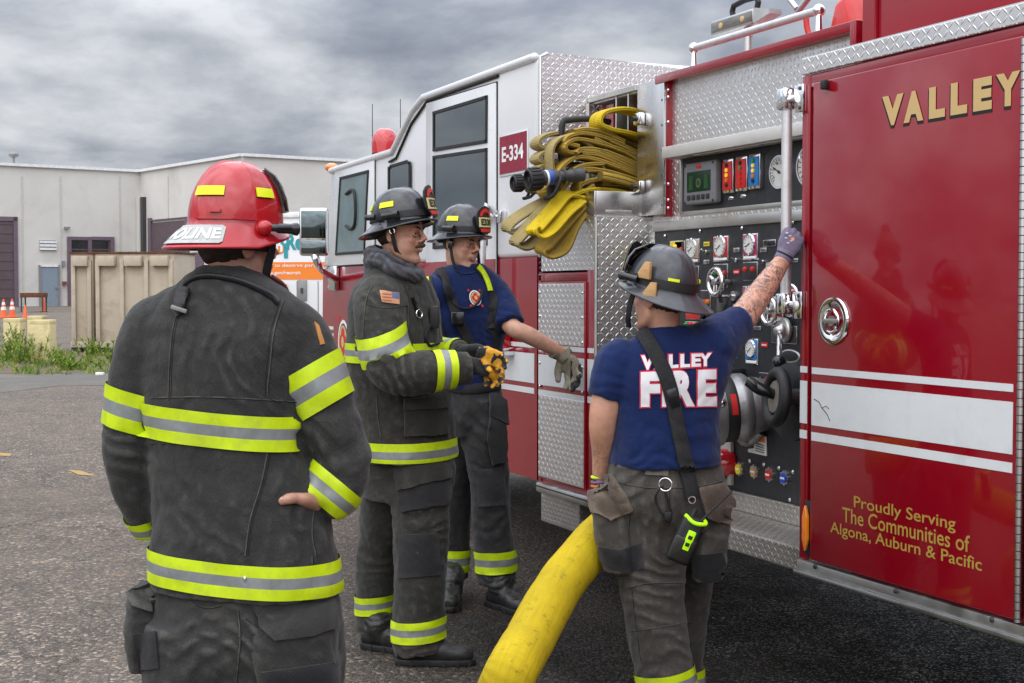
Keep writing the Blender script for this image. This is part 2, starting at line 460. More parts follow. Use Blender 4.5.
def sheet(name, pts, h, m, kind='structure'):
    g = G(); b = bmesh.new(); b.faces.new([b.verts.new((p.x, p.y, ground_h(p.x, p.y)+h)) for p in pts])
    bmesh.ops.triangulate(b, faces=b.faces); bmesh.ops.subdivide_edges(b, edges=b.edges, cuts=3, use_grid_fill=True)
    for v in b.verts: v.co.z = ground_h(v.co.x, v.co.y)+h
    bmesh.ops.recalc_face_normals(b, faces=b.faces)
    for f in b.faces:
        if f.normal.z < 0: f.normal_flip()
    g.add(b, m); o = g.build(name, smooth=0); tag(o, kind=kind); return o
# the older paving strip before the weeds, the weed bed, the yard behind
sheet('paved_strip', [pZ(-60, 400), pZ(-60, 374), pZ(125, 373), pZ(260, 371), pZ(260, 384), pZ(60, 386)], .004, M_ASPH_PATCH)
sheet('weed_bed', [pZ(-60, 374.5), pZ(-60, 356), pZ(110, 350), pZ(300, 352), pZ(300, 371.5), pZ(125, 373)], .008, M_SOIL)
M_YP = mat('worn_yellow_paint', (.36, .23, .07), .8, var=.4, vs=30, dirt=(.18, .15, .11), dirt_amt=.6, dirt_s=30)
for i, q in enumerate([((67, 470), (80, 471), (97, 476.5), (78, 475)), ((0, 453), (12, 454), (10, 456.5), (0, 456))]):
    sheet('painted_marking', [pZ(*p) for p in q], .004, M_YP)

# ------------------------------------------------------------------ warehouse
M_WALL = mat('painted_block', (.60, .585, .55), .85, var=.06, vs=.6, dirt=(.42, .40, .36), dirt_amt=.5, dirt_s=.35, bump=.01, bs=6)
M_WSEAM = mat('wall_joint', (.50, .49, .46), .8)
M_WCAP = mat('parapet_cap', (.72, .73, .74), .5)
M_PUR = mat('purple_door', (.105, .072, .085), .6, var=.12, vs=3)
M_PURF = mat('purple_frame', (.14, .10, .13), .55)
M_BLUE = mat('bluegrey_door', (.22, .27, .33), .6, var=.1)
M_DARK = mat('dark_glass', (.012, .014, .016), .12, spec=.6)
M_GREY = mat('grey_metal', (.25, .25, .25), .5, metal=.3)
M_DGREY = mat('dark_grey_metal', (.05, .05, .052), .5)
KD = {'A0': pD(-70, 0, 69), 'K1': pD(138.4, 0, 75.0), 'K2': pD(241.2, 0, 66.0), 'C1': pD(460, 0, 72.5)}
TOP = 1.5 + 117.3*75/FPX
def wall_pts(a, b_):
    A = KD[a].copy(); B = KD[b_].copy(); A.z = B.z = 0; return A, B
wh = thing('warehouse', pD(138, 300, 72), 'pale grey flat roofed warehouse with purple brown doors at the back of the yard', 'building')
g = G()
foot = [KD['A0'], KD['K1'], KD['K2'], KD['C1']]
foot = [V((p.x, p.y, .3)) for p in foot]
back = [foot[-1]+FH*60+RT*60, foot[0]+FH*60-RT*20]
g.add(b_prism(foot+back, (0, 0, TOP-.3)), M_WALL)
g.build('wall', wh, smooth=0)
g = G()
for A, B in (('A0', 'K1'), ('K1', 'K2'), ('K2', 'C1')):
    a, c = wall_pts(A, B); d = (c-a).normalized(); nn = V((d.y, -d.x, 0))
    if nn.dot(-FH) < 0: nn = -nn
    mid = (a+c)/2; mid.z = TOP+.06
    g.add(b_obox(mid+nn*.02, d*((c-a).length/2), nn*.14, V((0, 0, .07))), M_WCAP)
g.build('parapet_cap', wh, smooth=0)
class WallFace:
    def __init__(s, A, B):
        s.a, s.c = wall_pts(A, B); s.d = (s.c-s.a).normalized(); s.n = V((s.d.y, -s.d.x, 0))
        if s.n.dot(-FH) < 0: s.n = -s.n
    def hit(s, px, py):
        r = ray(px, py); t = (s.a-CAM).dot(s.n)/r.dot(s.n); return CAM+r*t
    def box(s, x0, y0, x1, y1, out0, out1, m, g):
        p = s.hit(x0, y1); q = s.hit(x1, y0)
        z0, z1 = p.z, q.z; p.z = q.z = 0
        mid = (p+q)/2 + s.n*(out0+out1)/2; mid.z = (z0+z1)/2
        g.add(b_obox(mid, s.d*abs((q-p).dot(s.d))/2, s.n*(out1-out0)/2, V((0, 0, (z1-z0)/2))), m)
WA, WB, WC = WallFace('A0', 'K1'), WallFace('K1', 'K2'), WallFace('K2', 'C1')
g = G(); WA.box(-50, 219, 15.5, 307.5, .003, .05, M_PUR, g)
for k in range(9): WA.box(-50, 222+k*9.4, 14.5, 223+k*9.4, .05, .075, M_PUR, g)
rd = g.build('roller_door', wh, smooth=0)
g = G(); WA.box(14, 217, 17, 307.5, .003, .12, M_PURF, g); WA.box(-50, 217, 17, 219.5, .003, .12, M_PURF, g); g.build('frame', rd, smooth=0)
g = G(); WA.box(40.5, 267, 58, 307, .003, .04, M_BLUE, g); dd = g.build('door', wh, smooth=0)
g = G(); WA.box(39, 265, 40.5, 307, .003, .09, M_GREY, g); WA.box(58, 265, 59.3, 307, .003, .09, M_GREY, g); WA.box(39, 265, 59.3, 266.8, .003, .09, M_WCAP, g); g.build('frame', dd, smooth=0)
g = G(); WA.box(55.3, 287, 57, 289, .04, .1, M_GREY, g); g.build('handle', dd, smooth=0)
g = G()
for k in range(3): WA.box(39.5, 241+k*3.4, 56, 243.2+k*3.4, .003, .12, M_WCAP, g)
WA.box(39.5, 240.5, 56, 250.5, .003, .02, M_DGREY, g)
g.build('louvre_vent', wh, smooth=0)
g = G(); WA.box(68, 237.5, 112.5, 307.5, .003, .03, M_PUR, g); d2 = g.build('double_door', wh, smooth=0)
g = G()
for x in (67.5, 88, 110.5): WA.box(x, 237, x+3.2, 307.5, .03, .12, M_PURF, g)
WA.box(70.7, 237, 88, 240, .031, .12, M_PURF, g); WA.box(91.2, 237, 110.5, 240, .031, .12, M_PURF, g)
WA.box(70.7, 258, 88, 262, .031, .12, M_PURF, g); WA.box(91.2, 258, 110.5, 262, .031, .12, M_PURF, g)
g.build('frame', d2, smooth=0)
g = G()
for x in (71.5, 92): 
    for y in (241.3, 250.3): WA.box(x, y, x+15.8, y+7, .034, .05, M_DARK, g)
g.build('pane', d2, smooth=0)
for x in (22.5, 61, 120):
    g = G(); WA.box(x, 176, x+.5, 307, .003, .02, M_WSEAM, g); g.build('panel_joint', wh, smooth=0)
g = G(); WB.box(168, 176, 168.5, 218, .003, .02, M_WSEAM, g); g.build('panel_joint', wh, smooth=0)
g = G(); WA.box(64, 227, 68, 229, .003, .35, M_GREY, g); g.build('wall_lamp', wh)
g = G(); WA.box(62, 281.5, 65.5, 285, .003, .2, mat('alarm_red', (.2, .05, .04), .5), g); g.build('alarm_box', wh)
g = G(); WA.box(61.5, 261, 64, 266, .003, .2, M_GREY, g); g.build('junction_box', wh)
g = G(); WB.box(152.5, 220, 187.5, 309, .003, .05, M_PUR, g); rd = g.build('roller_door', wh, smooth=0)
g = G(); WB.box(150.5, 218, 152.5, 309, .003, .12, M_PURF, g); WB.box(187.5, 218, 189.5, 309, .003, .12, M_PURF, g); WB.box(152.5, 218, 187.5, 220, .003, .12, M_PURF, g); g.build('frame', rd, smooth=0)
g = G(); WB.box(193.5, 252, 204, 300, .003, .05, M_PURF, g); g.build('window_frame', wh, smooth=0)
g = G(); WB.box(141, 198, 143.6, 254, .003, .25, M_WALL, g); WB.box(144.3, 197, 146.2, 254.5, .003, .2, M_DGREY, g); g.build('downpipe', wh)
g = G()
q = WA.hit(15.5, 163); q.z = TOP+.13
g.add(b_cyl(q-WA.n*.3, q-WA.n*.3+V((0, 0, .35)), .06), M_GREY); g.add(b_ball(q-WA.n*.3+V((0, 0, .45)), .25, .25, .16), M_GREY); g.build('roof_vent', wh)

# ------------------------------------------------------------------ yard things
M_TAN = mat('tan_paint', (.47, .40, .31), .7, var=.08, vs=2, dirt=(.26, .17, .11), dirt_amt=.5, dirt_s=2.5, bump=.004, bs=30)
M_RUST = mat('rust', (.13, .05, .025), .9, var=.4, vs=10)
def container(px0, px1, d0, d1, label, nribs):
    A = pD(px0, 300, d0); B = pD(px1, 300, d1); A.z = B.z = 0
    u = (B-A).normalized(); nn = V((u.y, -u.x, 0)); nn = nn if nn.dot(-FH) > 0 else -nn
    L = (B-A).length; H = 2.25
    root = thing('storage_container', (A+B)/2, label, 'container', 'tan steel containers in the yard')
    g = G(); mid = (A+B)/2 - nn*.75; mid.z = .12+H/2
    g.add(b_obox(mid, u*L/2, nn*.75, V((0, 0, H/2-.001)), .02), M_TAN)
    g.build('body', root, smooth=30)
    g = G()
    for k in range(nribs+1):
        c = A+u*(.08+(L-.16)*k/nribs)+nn*.04; c.z = .12+H/2-.05
        g.add(b_obox(c, u*.05, nn*.04, V((0, 0, H/2-.1)), .01), M_TAN)
    g.add(b_obox((A+B)/2+nn*.03+V((0, 0, .12+.07)), u*L/2, nn*.035, V((0, 0, .07)), .01), M_TAN)
    g.build('rib', root, smooth=30)
    for k in range(nribs):
        g = G(); c = A+u*(L*(k+.5)/nribs)+nn*.09; c.z = H-.06
        g.add(b_obox(c, u*(L/nribs*.32), nn*.09, V((0, 0, .12)), .01), M_TAN)
        g.build('lid_bracket', root, smooth=30)
    g = G(); c = (A+B)/2-nn*.75; c.z = .12+H+.02
    g.add(b_obox(c, u*(L/2+.03), nn*.8, V((0, 0, .02))), M_RUST); g.build('lid', root, smooth=0)
    for e in (A+u*.12, B-u*.12):
        g = G(); c = e-nn*.1; c.z = .06; g.add(b_obox(c, u*.12, nn*.12, V((0, 0, .06))), M_DGREY)
        g.build('skid', root, smooth=0)
container(71, 93.5, 34.2, 34.2, 'narrow tan steel container with rusty edge, left of the wider one behind the weeds', 1)
container(95.5, 175, 34, 33.8, 'wide tan steel container with ribs partly hidden by the red helmeted firefighter', 3)

M_ORANGE = mat('cone_orange', (.75, .13, .03), .5, var=.06)
M_WHITEP = mat('white_plastic', (.75, .75, .73), .5)
def gpt(px, py):
    d = 15.
    while d < 90:
        p = pD(px, py, d)
        if p.z <= ground_h(p.x, p.y): break
        d += .1
    p.z = ground_h(p.x, p.y); return p
def cone(px, pyb, H, label, bands=2):
    p = gpt(px, pyb)
    root = thing('traffic_cone', p, label, 'cone', 'orange traffic cones by the warehouse')
    g = G(); s = H/.7
    g.add(b_box(p.x-.19*s, p.x+.19*s, p.y-.19*s, p.y+.19*s, p.z, p.z+.04*s, .01), M_ORANGE)
    g.build('base', root)
    g = G()
    g.add(b_lathe([(0, .03*s), (.14*s, .03*s), (.13*s, .06*s), (.03*s, H), (.02*s, H+.01), (0, H+.01)], p, (0, 0, 1), 20), M_ORANGE)
    c = g.build('cone_body', root)
    if bands:
        g = G()
        for z0, z1 in ((.30, .42), (.49, .60))[:bands]:
            f = lambda z: (.13-(z-.06)*(.10/.64))*s+.004
            g.add(b_lathe([(f(z0), z0*s), (f(z1), z1*s)], p, (0, 0, 1), 20), M_WHITEP)
        g.build('reflective_band', c)
cone(3.7, 318, .72, 'leftmost orange traffic cone with two white bands')
cone(12.3, 317.5, .72, 'banded orange cone just right of the leftmost one')
cone(25.2, 318, .50, 'short plain orange cone in front of the dark metal table', 0)
cone(44, 311.5, .62, 'plain orange cone beside the blue grey warehouse door', 0)
# metal bench/table by the door
p = gpt(34, 312)
tb = thing('work_table', p, 'rusty dark metal table standing before the warehouse wall', 'table')
g = G(); g.add(b_obox(p+V((0, 0, .72)), RT*.5, FH*.3, V((0, 0, .10)), .01), M_RUST); g.build('table_top', tb)
for sx in (-1, 1):
    for sy in (-1, 1):
        g = G(); g.add(b_obox(p+RT*.45*sx+FH*.25*sy+V((0, 0, .32)), RT*.025, FH*.025, V((0, 0, .32))), M_DGREY); g.build('leg', tb, smooth=0)
# yellow concrete posts
M_YPOST = mat('faded_yellow_post', (.66, .56, .30), .85, var=.1, vs=2, dirt=(.30, .22, .12), dirt_amt=.6, dirt_s=3, bump=.01, bs=20)
for i, (px, pyb, pyt, wd, lab) in enumerate([(15.0, 356, 318.5, 17, 'leftmost faded yellow post among the weeds'), (37.5, 352, 316, 15, 'yellow post partly hidden behind the front one'), (43.5, 363, 320, 20, 'widest yellow post standing nearest in the weeds')]):
    p = pZ(px, pyb); dist = p.dot(FH); hw = wd/2*dist/FPX; H = (pyb-pyt)*dist/FPX
    root = thing('bollard', p, lab, 'post', 'faded yellow posts in the weeds')
    g = G(); g.add(b_obox(p+V((0, 0, H/2)), RT*hw, FH*hw, V((0, 0, H/2)), .012), M_YPOST); g.build('post', root)
    g = G(); g.add(b_obox(p+V((0, 0, H-.04)), RT*(hw+.003), FH*(hw+.003), V((0, 0, .045)), .01), M_YPOST); g.build('cap', root)

# weeds
M_WEED = [mat('weed_green_%s' % k, c, .7, var=.3, vs=4) for k, c in (('a', (.13, .23, .018)), ('b', (.07, .14, .015)), ('c', (.30, .33, .04)), ('d', (.38, .26, .08)))]
rnd = random.Random(3)
g = G(); bms = [bmesh.new() for _ in M_WEED]
def blade(b, p, h, lean, wdt):
    a = rnd.random()*6.28; u = V((math.cos(a), math.sin(a), 0))*wdt
    v0 = b.verts.new(p-u); v1 = b.verts.new(p+u); m = p+lean*.45+V((0, 0, h*.6)); v2 = b.verts.new(m+u*.7); v3 = b.verts.new(m-u*.7); v4 = b.verts.new(p+lean+V((0, 0, h)))
    b.faces.new((v0, v1, v2, v3)); b.faces.new((v3, v2, v4))
for k in range(15000):
    px = rnd.uniform(-20, 215); py = rnd.uniform(350, 375)
    cl = noise.noise(V((px*.06, py*.25, 0)))+noise.noise(V((px*.17, py*.5, 3)))*.6
    if cl < rnd.uniform(-.2, .3) + (.15 if py > 371 else 0): continue
    p = pZ(px, py); h = rnd.uniform(.02, .10)*(1+max(0, cl)*2.2)
    i = rnd.choices((0, 1, 2, 3), (5, 3, 3, 1))[0] if cl < .3 else rnd.choices((0, 1, 2, 3), (6, 4, 1, .3))[0]
    blade(bms[i], p, h, V((rnd.gauss(0, .06), rnd.gauss(0, .06), 0)), rnd.uniform(.003, .009))
for px, py, hh in ((17, 362, .75), (27, 364, .62), (8, 361, .5), (101, 352, .62), (92, 356, .4), (64, 366, .35), (120, 362, .4), (75, 370, .25)):
    p0 = pZ(px, py)
    for s in range(16):
        base = p0+V((rnd.gauss(0, .16), rnd.gauss(0, .16), 0)); top = base+V((rnd.gauss(0, .2), rnd.gauss(0, .2), hh*rnd.uniform(.5, 1.1)))
        for q in range(50):
            t = rnd.random(); p = base.lerp(top, t)
            blade(bms[rnd.choice((0, 0, 1, 2))], p, .06, V((rnd.gauss(0, .06), rnd.gauss(0, .06), 0)), .010)
for b, m in zip(bms, M_WEED): g.add(b, m)
wo = g.build('weeds', smooth=0); tag(wo, 'green and yellow weeds growing round the posts and containers', 'weeds', kind='stuff')
p = pZ(100, 375.5)
g = G(); g.add(b_obox(p+V((0, 0, .03)), RT*.07, FH*.05, V((0, 0, .025)), .01), M_WHITEP)
tag(g.build('litter_scrap'), 'small scrap of white litter at the edge of the weeds', 'litter')

# white service truck with a recruitment banner
M_VAN = mat('van_white', (.74, .75, .76), .35, var=.04, vs=1., coat=.4)
M_TEAL = mat('teal_print', (.02, .30, .34), .5); M_ORP = mat('orange_print', (.85, .22, .02), .5, var=.04); M_WHP = mat('white_print', (.8, .8, .8), .5)
DT = 25.0
A = pD(222, 300, DT+.3); B = pD(452, 300, DT-.4); A.z = B.z = 0
u = (B-A).normalized(); nn = V((u.y, -u.x, 0)); nn = nn if nn.dot(-FH) > 0 else -nn
def onv(px, py):
    r = ray(px, py); t = (A-CAM).dot(nn)/r.dot(nn); return CAM+r*t
root = thing('service_truck', (A+B)/2, 'white box bodied service truck with orange recruitment banner behind the fire engine mirror', 'truck')
L = (B-A).length
g = G(); c = (A+B)/2-nn*1.1; z0 = onv(290, 343).z; z1 = onv(290, 216).z
c.z = (z0+z1)/2; g.add(b_obox(c, u*L/2, nn*1.1, V((0, 0, (z1-z0)/2)), .04), M_VAN); g.build('box_body', root)
g = G(); c = (A+B)/2-nn*1.1; c.z = z1+.02; g.add(b_obox(c, u*(L/2+.02), nn*1.14, V((0, 0, .05)), .015), M_WHP); g.build('roof', root)
g = G()
def onv_box(px0, py0, px1, py1, o0, o1, m, bev=0):
    p = onv(px0, py1); q = onv(px1, py0); z0, z1 = p.z, q.z; p.z = q.z = 0
    mid = (p+q)/2+nn*(o0+o1)/2; mid.z = (z0+z1)/2
    g.add(b_obox(mid, u*abs((q-p).dot(u))/2, nn*(o1-o0)/2, V((0, 0, (z1-z0)/2)), bev), m)
onv_box(240, 262, 325, 279.5, .004, .008, M_ORP); bn = g.build('banner', root, smooth=0)
def vtext(s, px0, pyb, px1, pyt, m, bold=.02, off=.012, name='lettering', par=None):
    p = onv(px0, pyb); q = onv(px1, pyb); top = onv(px0, pyt); 
    b = text_bm(s, abs((q-p).dot(u)), top.z-p.z, bold); place_bm(b, p+nn*off, u, V((0, 0, 1))); gg = G(); gg.add(b, m); return gg.build(name, par or root, smooth=0)
vtext('Join', 250, 252, 284, 236, M_TEAL, .03)
g = G()
c = onv(279.5, 249); b = b_cyl(c+nn*.002, c+nn*.016, .085, seg=24); g.add(b, M_ORP); g.build('emblem', root)
vtext('n', 276, 252, 283, 244, M_WHP, .03, .02)
vtext('Re', 286.5, 250, 303, 234, M_TEAL, .04)
for x, m in ((272, M_ORP), (286, M_TEAL), (269, M_TEAL)):
    g = G(); c = onv(x, 253); g.add(b_obox(c+nn*.01, u*.035, nn*.004, V((0, 0, .09))), m); c = onv(x, 246); g.add(b_cyl(c+nn*.006, c+nn*.014, .05, seg=12), m); g.build('figure_print', root)
vtext("Nation's rise to deserve party!", 240, 268, 320, 263.6, M_WHP, .01, .014, par=bn)
vtext('mma.gov/recruit', 262, 275.5, 301, 271, M_WHP, .02, .014, par=bn)
g = G(); onv_box(298, 280, 307, 301, .002, .03, M_GREY, .01); hd = g.build('latch_panel', root)
g = G(); onv_box(301.5, 288, 303.5, 293, .03, .06, M_DGREY); g.build('handle', hd)
for x in (270, 297, 318):
    g = G(); onv_box(x, 281, x+.5, 342, .002, .006, M_GREY); g.build('panel_seam', root, smooth=0)
g = G(); onv_box(296, 314, 308, 315, .002, .006, M_GREY); onv_box(304.5, 315, 307.5, 323, .002, .04, M_GREY, .01); g.build('locker_latch', root)
g = G(); onv_box(284.8, 284, 286.8, 300, .01, .05, mat('marker_red', (.6, .08, .03), .4)); g.build('marker_lamp', root)
g = G(); c = (A+B)/2-nn*1.1; c.z = .42; g.add(b_obox(c, u*(L/2-.2), nn*.9, V((0, 0, .12))), M_DGREY); g.build('chassis', root)
cb0 = B+u*.06-nn*.1
g = G(); g.add(b_prism([cb0+V((0, 0, .45)), cb0+u*1.7+V((0, 0, .45)), cb0+u*1.7+V((0, 0, 1.15)), cb0+u*1.15+V((0, 0, 1.3)), cb0+u*.75+V((0, 0, 2.05)), cb0+V((0, 0, 2.1))], -nn*2.0, .04), M_VAN); cbo = g.build('truck_cab', root)
g = G(); g.add(b_prism([cb0+nn*.012+q_ for q_ in (u*.12+V((0, 0, 1.3)), u*1.02+V((0, 0, 1.32)), u*.70+V((0, 0, 1.95)), u*.12+V((0, 0, 1.95)))], -nn*.01), M_DARK); g.build('side_window', cbo, 0)
for dd_ in (.2, 1.85):
    c = cb0+u*1.0-nn*dd_; c.z = .42
    g = G(); g.add(b_lathe([(.2, -.11), (.36, -.12), (.42, -.09), (.42, .09), (.36, .12), (.2, .11)], c, nn, 28), M_DGREY); wv = g.build('wheel', root)
    g = G(); g.add(b_lathe([(0, .05), (.12, .06), (.2, .12), (.21, .02)], c, nn, 24), M_GREY); g.build('rim', wv)
for s in (.22,):
    for dd_ in (.15, 1.9):
        c = A.lerp(B, s)-nn*dd_; c.z = .42
        g = G(); g.add(b_lathe([(.2, -.11), (.36, -.12), (.42, -.09), (.42, .09), (.36, .12), (.2, .11)], c, nn, 28), M_DGREY); wv = g.build('wheel', root)
        g = G(); g.add(b_lathe([(0, .05), (.12, .06), (.2, .12), (.21, .02)], c, nn, 24), M_GREY); g.build('rim', wv)
# ------------------------------------------------------------------ fire engine
D = 3.05       # outer side plane
YP = 3.35      # recessed pump panel plane
XC = pY(537, 300, D).x        # rear of cab
XF = pY(323, 300, D).x        # front of cab
XB = pY(596, 300, D).x        # rear corner of the front cabinet
XR = pY(803.5, 300, D).x      # front edge of rear body
def zD(px, py, Y=D): return pY(px, py, Y).z
RED = mat('fire_red_paint', (.25, .001, .009), .22, var=.05, vs=1.5, coat=.8, spec=.3, bump2=.0005, bs2=5, rvar=.04, dirt=(.22, .03, .03), dirt_amt=.25, dirt_s=3)
REDD = mat('fire_red_frame', (.30, .004, .012), .35, coat=.4, var=.06)
WHT = mat('white_truck_paint', (.66, .67, .68), .25, var=.03, vs=1.2, coat=.5, rvar=.05)
WREF = mat('white_reflective_stripe', (.66, .68, .69), .4, var=.05, vs=6, dirt=(.4, .4, .4), dirt_amt=.3, dirt_s=6)
TREAD = mat_tread('tread_plate', .026, (.85, .84, .83), .3, .0028)
TREADS = mat_tread('tread_plate_step', .022, (.55, .52, .48), .35, .002, .8)
STEEL = mat('brushed_steel', (.62, .62, .62), .28, metal=1, var=.06, vs=3, bump2=.0012, bs2=6)
ALU = mat('aluminium', (.60, .60, .59), .38, metal=1, var=.06, vs=6, dirt=(.3, .29, .27), dirt_amt=.3, dirt_s=9)
CHROME = mat('chrome', (.85, .85, .86), .08, metal=1, var=.02)
GRIP = mat('ribbed_alu_tube', (.66, .65, .66), .42, metal=.6, var=.06, vs=30, bump=.0006, bs=200, dirt=(.4, .38, .38), dirt_amt=.4, dirt_s=20)
BLK = mat('black_panel', (.018, .020, .024), .45, var=.15, vs=20, bump=.0004, bs=300, dirt=(.05, .05, .05), dirt_amt=.5, dirt_s=8)
RUB = mat('black_rubber', (.014, .014, .015), .55, var=.2, vs=20)
BLKG = mat('black_gloss', (.012, .012, .013), .2, coat=.3)
GLASSC = mat('cab_glass', (.006, .024, .026), .03, spec=.5, ior=2.6, coat=.5, var=.3, vs=1.5)
GLASSF = mat('front_cab_glass', (.13, .19, .185), .06, spec=.6, coat=.4, var=.35, vs=2.5)
SEAM = mat('dark_seam', (.012, .01, .01), .7)
GOLD = mat('gold_leaf', (.58, .40, .17), .45, var=.05)
GOLDD = mat('gold_print', (.42, .27, .05), .5, var=.08, vs=40)
LAMPR = mat('red_lens', (.45, .01, .015), .12, coat=1, var=.1)
AMB = mat('amber_lens', (.85, .22, .01), .15, coat=1)
IND_R = mat('indicator_red', (.38, .012, .01), .3, emit=(1, .05, .02), es=.12); IND_O = mat('indicator_orange', (.5, .12, .01), .3, emit=(1, .35, .03), es=.12)
IND_G = mat('indicator_green', (.02, .3, .08), .3); IND_Y = mat('indicator_yellow', (.8, .5, .03), .3, emit=(1, .6, .05), es=.3)
DIAL = mat('dial_white', (.62, .62, .60), .35); NEED = mat('needle', (.02, .02, .02), .4)
PRED = mat('plate_red', (.55, .02, .02), .4); PMAG = mat('plate_magenta', (.42, .02, .12), .4); PTAN = mat('plate_tan', (.42, .32, .22), .45); PBLU = mat('plate_blue', (.02, .18, .48), .4); PYEL = mat('plate_yellow', (.70, .55, .03), .4)
TYRE = mat('tyre', (.02, .02, .021), .8, bump=.003, bs=60)

eng = thing('fire_engine', V((-6.5, D+1.2, 0)), 'red and white fire engine with open pump panel and tread plate body', 'fire engine')
WID = 2.45
def poly_on(pts, Y=D): return [pY(x, y, Y) for x, y in pts]
def sbox(g, px0, py0, px1, py1, Y, d0, d1, m, bev=0):
    """box on plane Y from px corners (top-left, bottom-right taken at the left edge), depth from Y-d1 to Y-d0"""
    a = pY(px0, py0, Y); c = pY(px1, py0, Y); b2 = pY(px0, py1, Y)
    g.add(b_box(a.x, c.x, Y-d1, Y-d0, b2.z, a.z, bev), m)
def zbox(g, px0, px1, z0, z1, Y, d0, d1, m, bev=0):
    g.add(b_box(pY(px0, 300, Y).x, pY(px1, 300, Y).x, Y-d1, Y-d0, z0, z1, bev), m)
def part(g, name, par=eng, smooth=35): return g.build(name, par, smooth)

# --- cab: profile extruded through the truck's width
ZW = zD(535, 257)      # white / red border
ZB = zD(533, 479)      # bottom of cab
rt, rf = pY(537.5, 50, D), pY(421, 98, D)
zr = (rt.z+rf.z)/2
pr = [V((XC, D, ZW)), V((XC, D, zr-.03)), V((XC-.04, D, zr)), V((pY(421, 98, D).x, D, zr)), V((pY(413, 101, D).x, D, zr-.05)),
      pY(392, 151, D)]
zlow = (zD(392, 151)+zD(331, 165))/2
pr[-1].z = zlow
pr += [V((pY(331, 165, D).x, D, zlow-.02)), V((pY(323, 262, D).x, D, ZW))]
g = G(); g.add(b_prism(pr, (0, WID, 0), .03, 3), WHT); part(g, 'cab_shell')
ZR = zr
g = G()
pl = [V((XC, D, ZB)), V((XC, D, ZW)), V((pY(323, 262, D).x, D, ZW)), V((XF-.02, D, ZW-.5)), V((XF, D, ZB+.15))]
wc = V((pY(374, 300, D).x, D, .52))   # front wheel arch
for k in range(11):
    a = math.pi*k/10; pl.append(V((wc.x-math.cos(a)*.62, D, ZB+math.sin(a)*.60)))
g.add(b_prism(pl, (0, WID, 0), 0), RED); part(g, 'cab_lower_body')
# rounded white roof rail along the side
g = G(); pts = [V((XC+.0, D-.012, zr-.03)), V((rf.x+.05, D-.012, zr-.03)), V((pY(413, 101, D).x+.01, D-.012, zr-.085)), V((pY(392, 151, D).x+.02, D-.012, zlow-.03)), V((pY(331, 165, D).x, D-.012, zlow-.045))]
pts[0].x -= .035
g.add(b_tube([p+V((0, .012, .012)) for p in pts], .024, 14, 1), WHT); g.add(b_ball(pts[0]+V((0, .012, .012)), .024), WHT); part(g, 'roof_rail', smooth=60)
# black drip seam under it
g = G()
pp = [(498, 76), (427, 101), (411, 124), (396, 158), (389, 162)]
g.add(b_tube([pY(x, y, D-.008) for x, y in pp], .008, 6, 1), SEAM); part(g, 'drip_seam')
# rear wall of cab in tread plate (seen above the hose bed)
g = G()
a0 = V((XC+.004, D+.002, ZB)); top_r = pX(678, 69, XC); 
q = [V((XC+.002, D+.01, ZW)), V((XC+.002, D+.01, zr-.012)), V((XC+.002, D+.05, zr+.004))]
t2 = pX(606, 59.5, XC); q += [V((XC+.002, t2.y, t2.z)), V((XC+.002, D+1.5, t2.z-(top_r.z-t2.z)*-1*(D+1.5-t2.y)/(top_r.y-t2.y))), V((XC+.002, D+1.5, ZW))]
g.add(b_prism(q, (.012, 0, 0)), TREAD); part(g, 'cab_rear_plate', smooth=0)
g = G(); g.add(b_tube([V((XC+.016, D+.01, ZW)), V((XC+.016, D+.01, zr-.02)), V((XC+.016, D+.05, zr))], .009, 8, 1), ALU); part(g, 'corner_trim')

def window(par, pts, name='window', fr=.02, gl=None, off=.015):
    P = poly_on(pts, D)
    g = G(); g.add(b_prism([p+V((0, -off, 0)) for p in P], (0, .006, 0)), gl or GLASSC); w_ = g.build(name, par, 0)
    g = G(); loop = P+[P[0]]
    for a, c in zip(loop, loop[1:]):
        dd_ = (c-a).normalized(); g.add(b_obox((a+c)/2+V((0, -off-.001, 0)), dd_*((c-a).length/2+fr*.5), V((0, .006, 0)), dd_.cross(V((0, 1, 0)))*fr*.5, .002, 1), RUB)
    g.build('window_seal', w_, 30); return w_
def door_panel(name, pts, m, thick=.012, gap=.006):
    P = poly_on(pts, D)
    g = G(); c = sum(P, V())/len(P)
    g.add(b_prism([p+V((0, -thick, 0)) for p in P], (0, thick-.002, 0), .005, 2), m)
    o = g.build(name, eng, 30)
    g = G(); loop = P+[P[0]]
    for a, b2 in zip(loop, loop[1:]):
        dd_ = (b2-a).normalized(); g.add(b_obox((a+b2)/2+V((0, -.003, 0)), dd_*((b2-a).length/2+.006), V((0, .004, 0)), dd_.cross(V((0, 1, 0)))*.006), SEAM)
    g.build('door_gap', o, 0); return o
yb = lambda px, z: HORIZON+(CAM_H-z)*FPX/ pY(px, 300, D).dot(FH)
f1 = door_panel('front_door', [(336, 171), (375.5, 160), (375.5, yb(375.5, ZW+.012)), (329, yb(329, ZW+.012))], WHT)
window(f1, [(342.5, 178.5), (370.3, 171.5), (366.3, 252), (338, 254)], gl=GLASSF)
g = G(); g.add(b_box(pY(375.5, 300, D).x-.02, pY(375.5, 300, D).x-.0, D-.016, D-.001, ZB+.3, ZW-.005), SEAM); g.build('door_edge', f1, 0)
g = G(); c = pY(354, 220, D)    # steering wheel seen through the glass is a dark loop on it
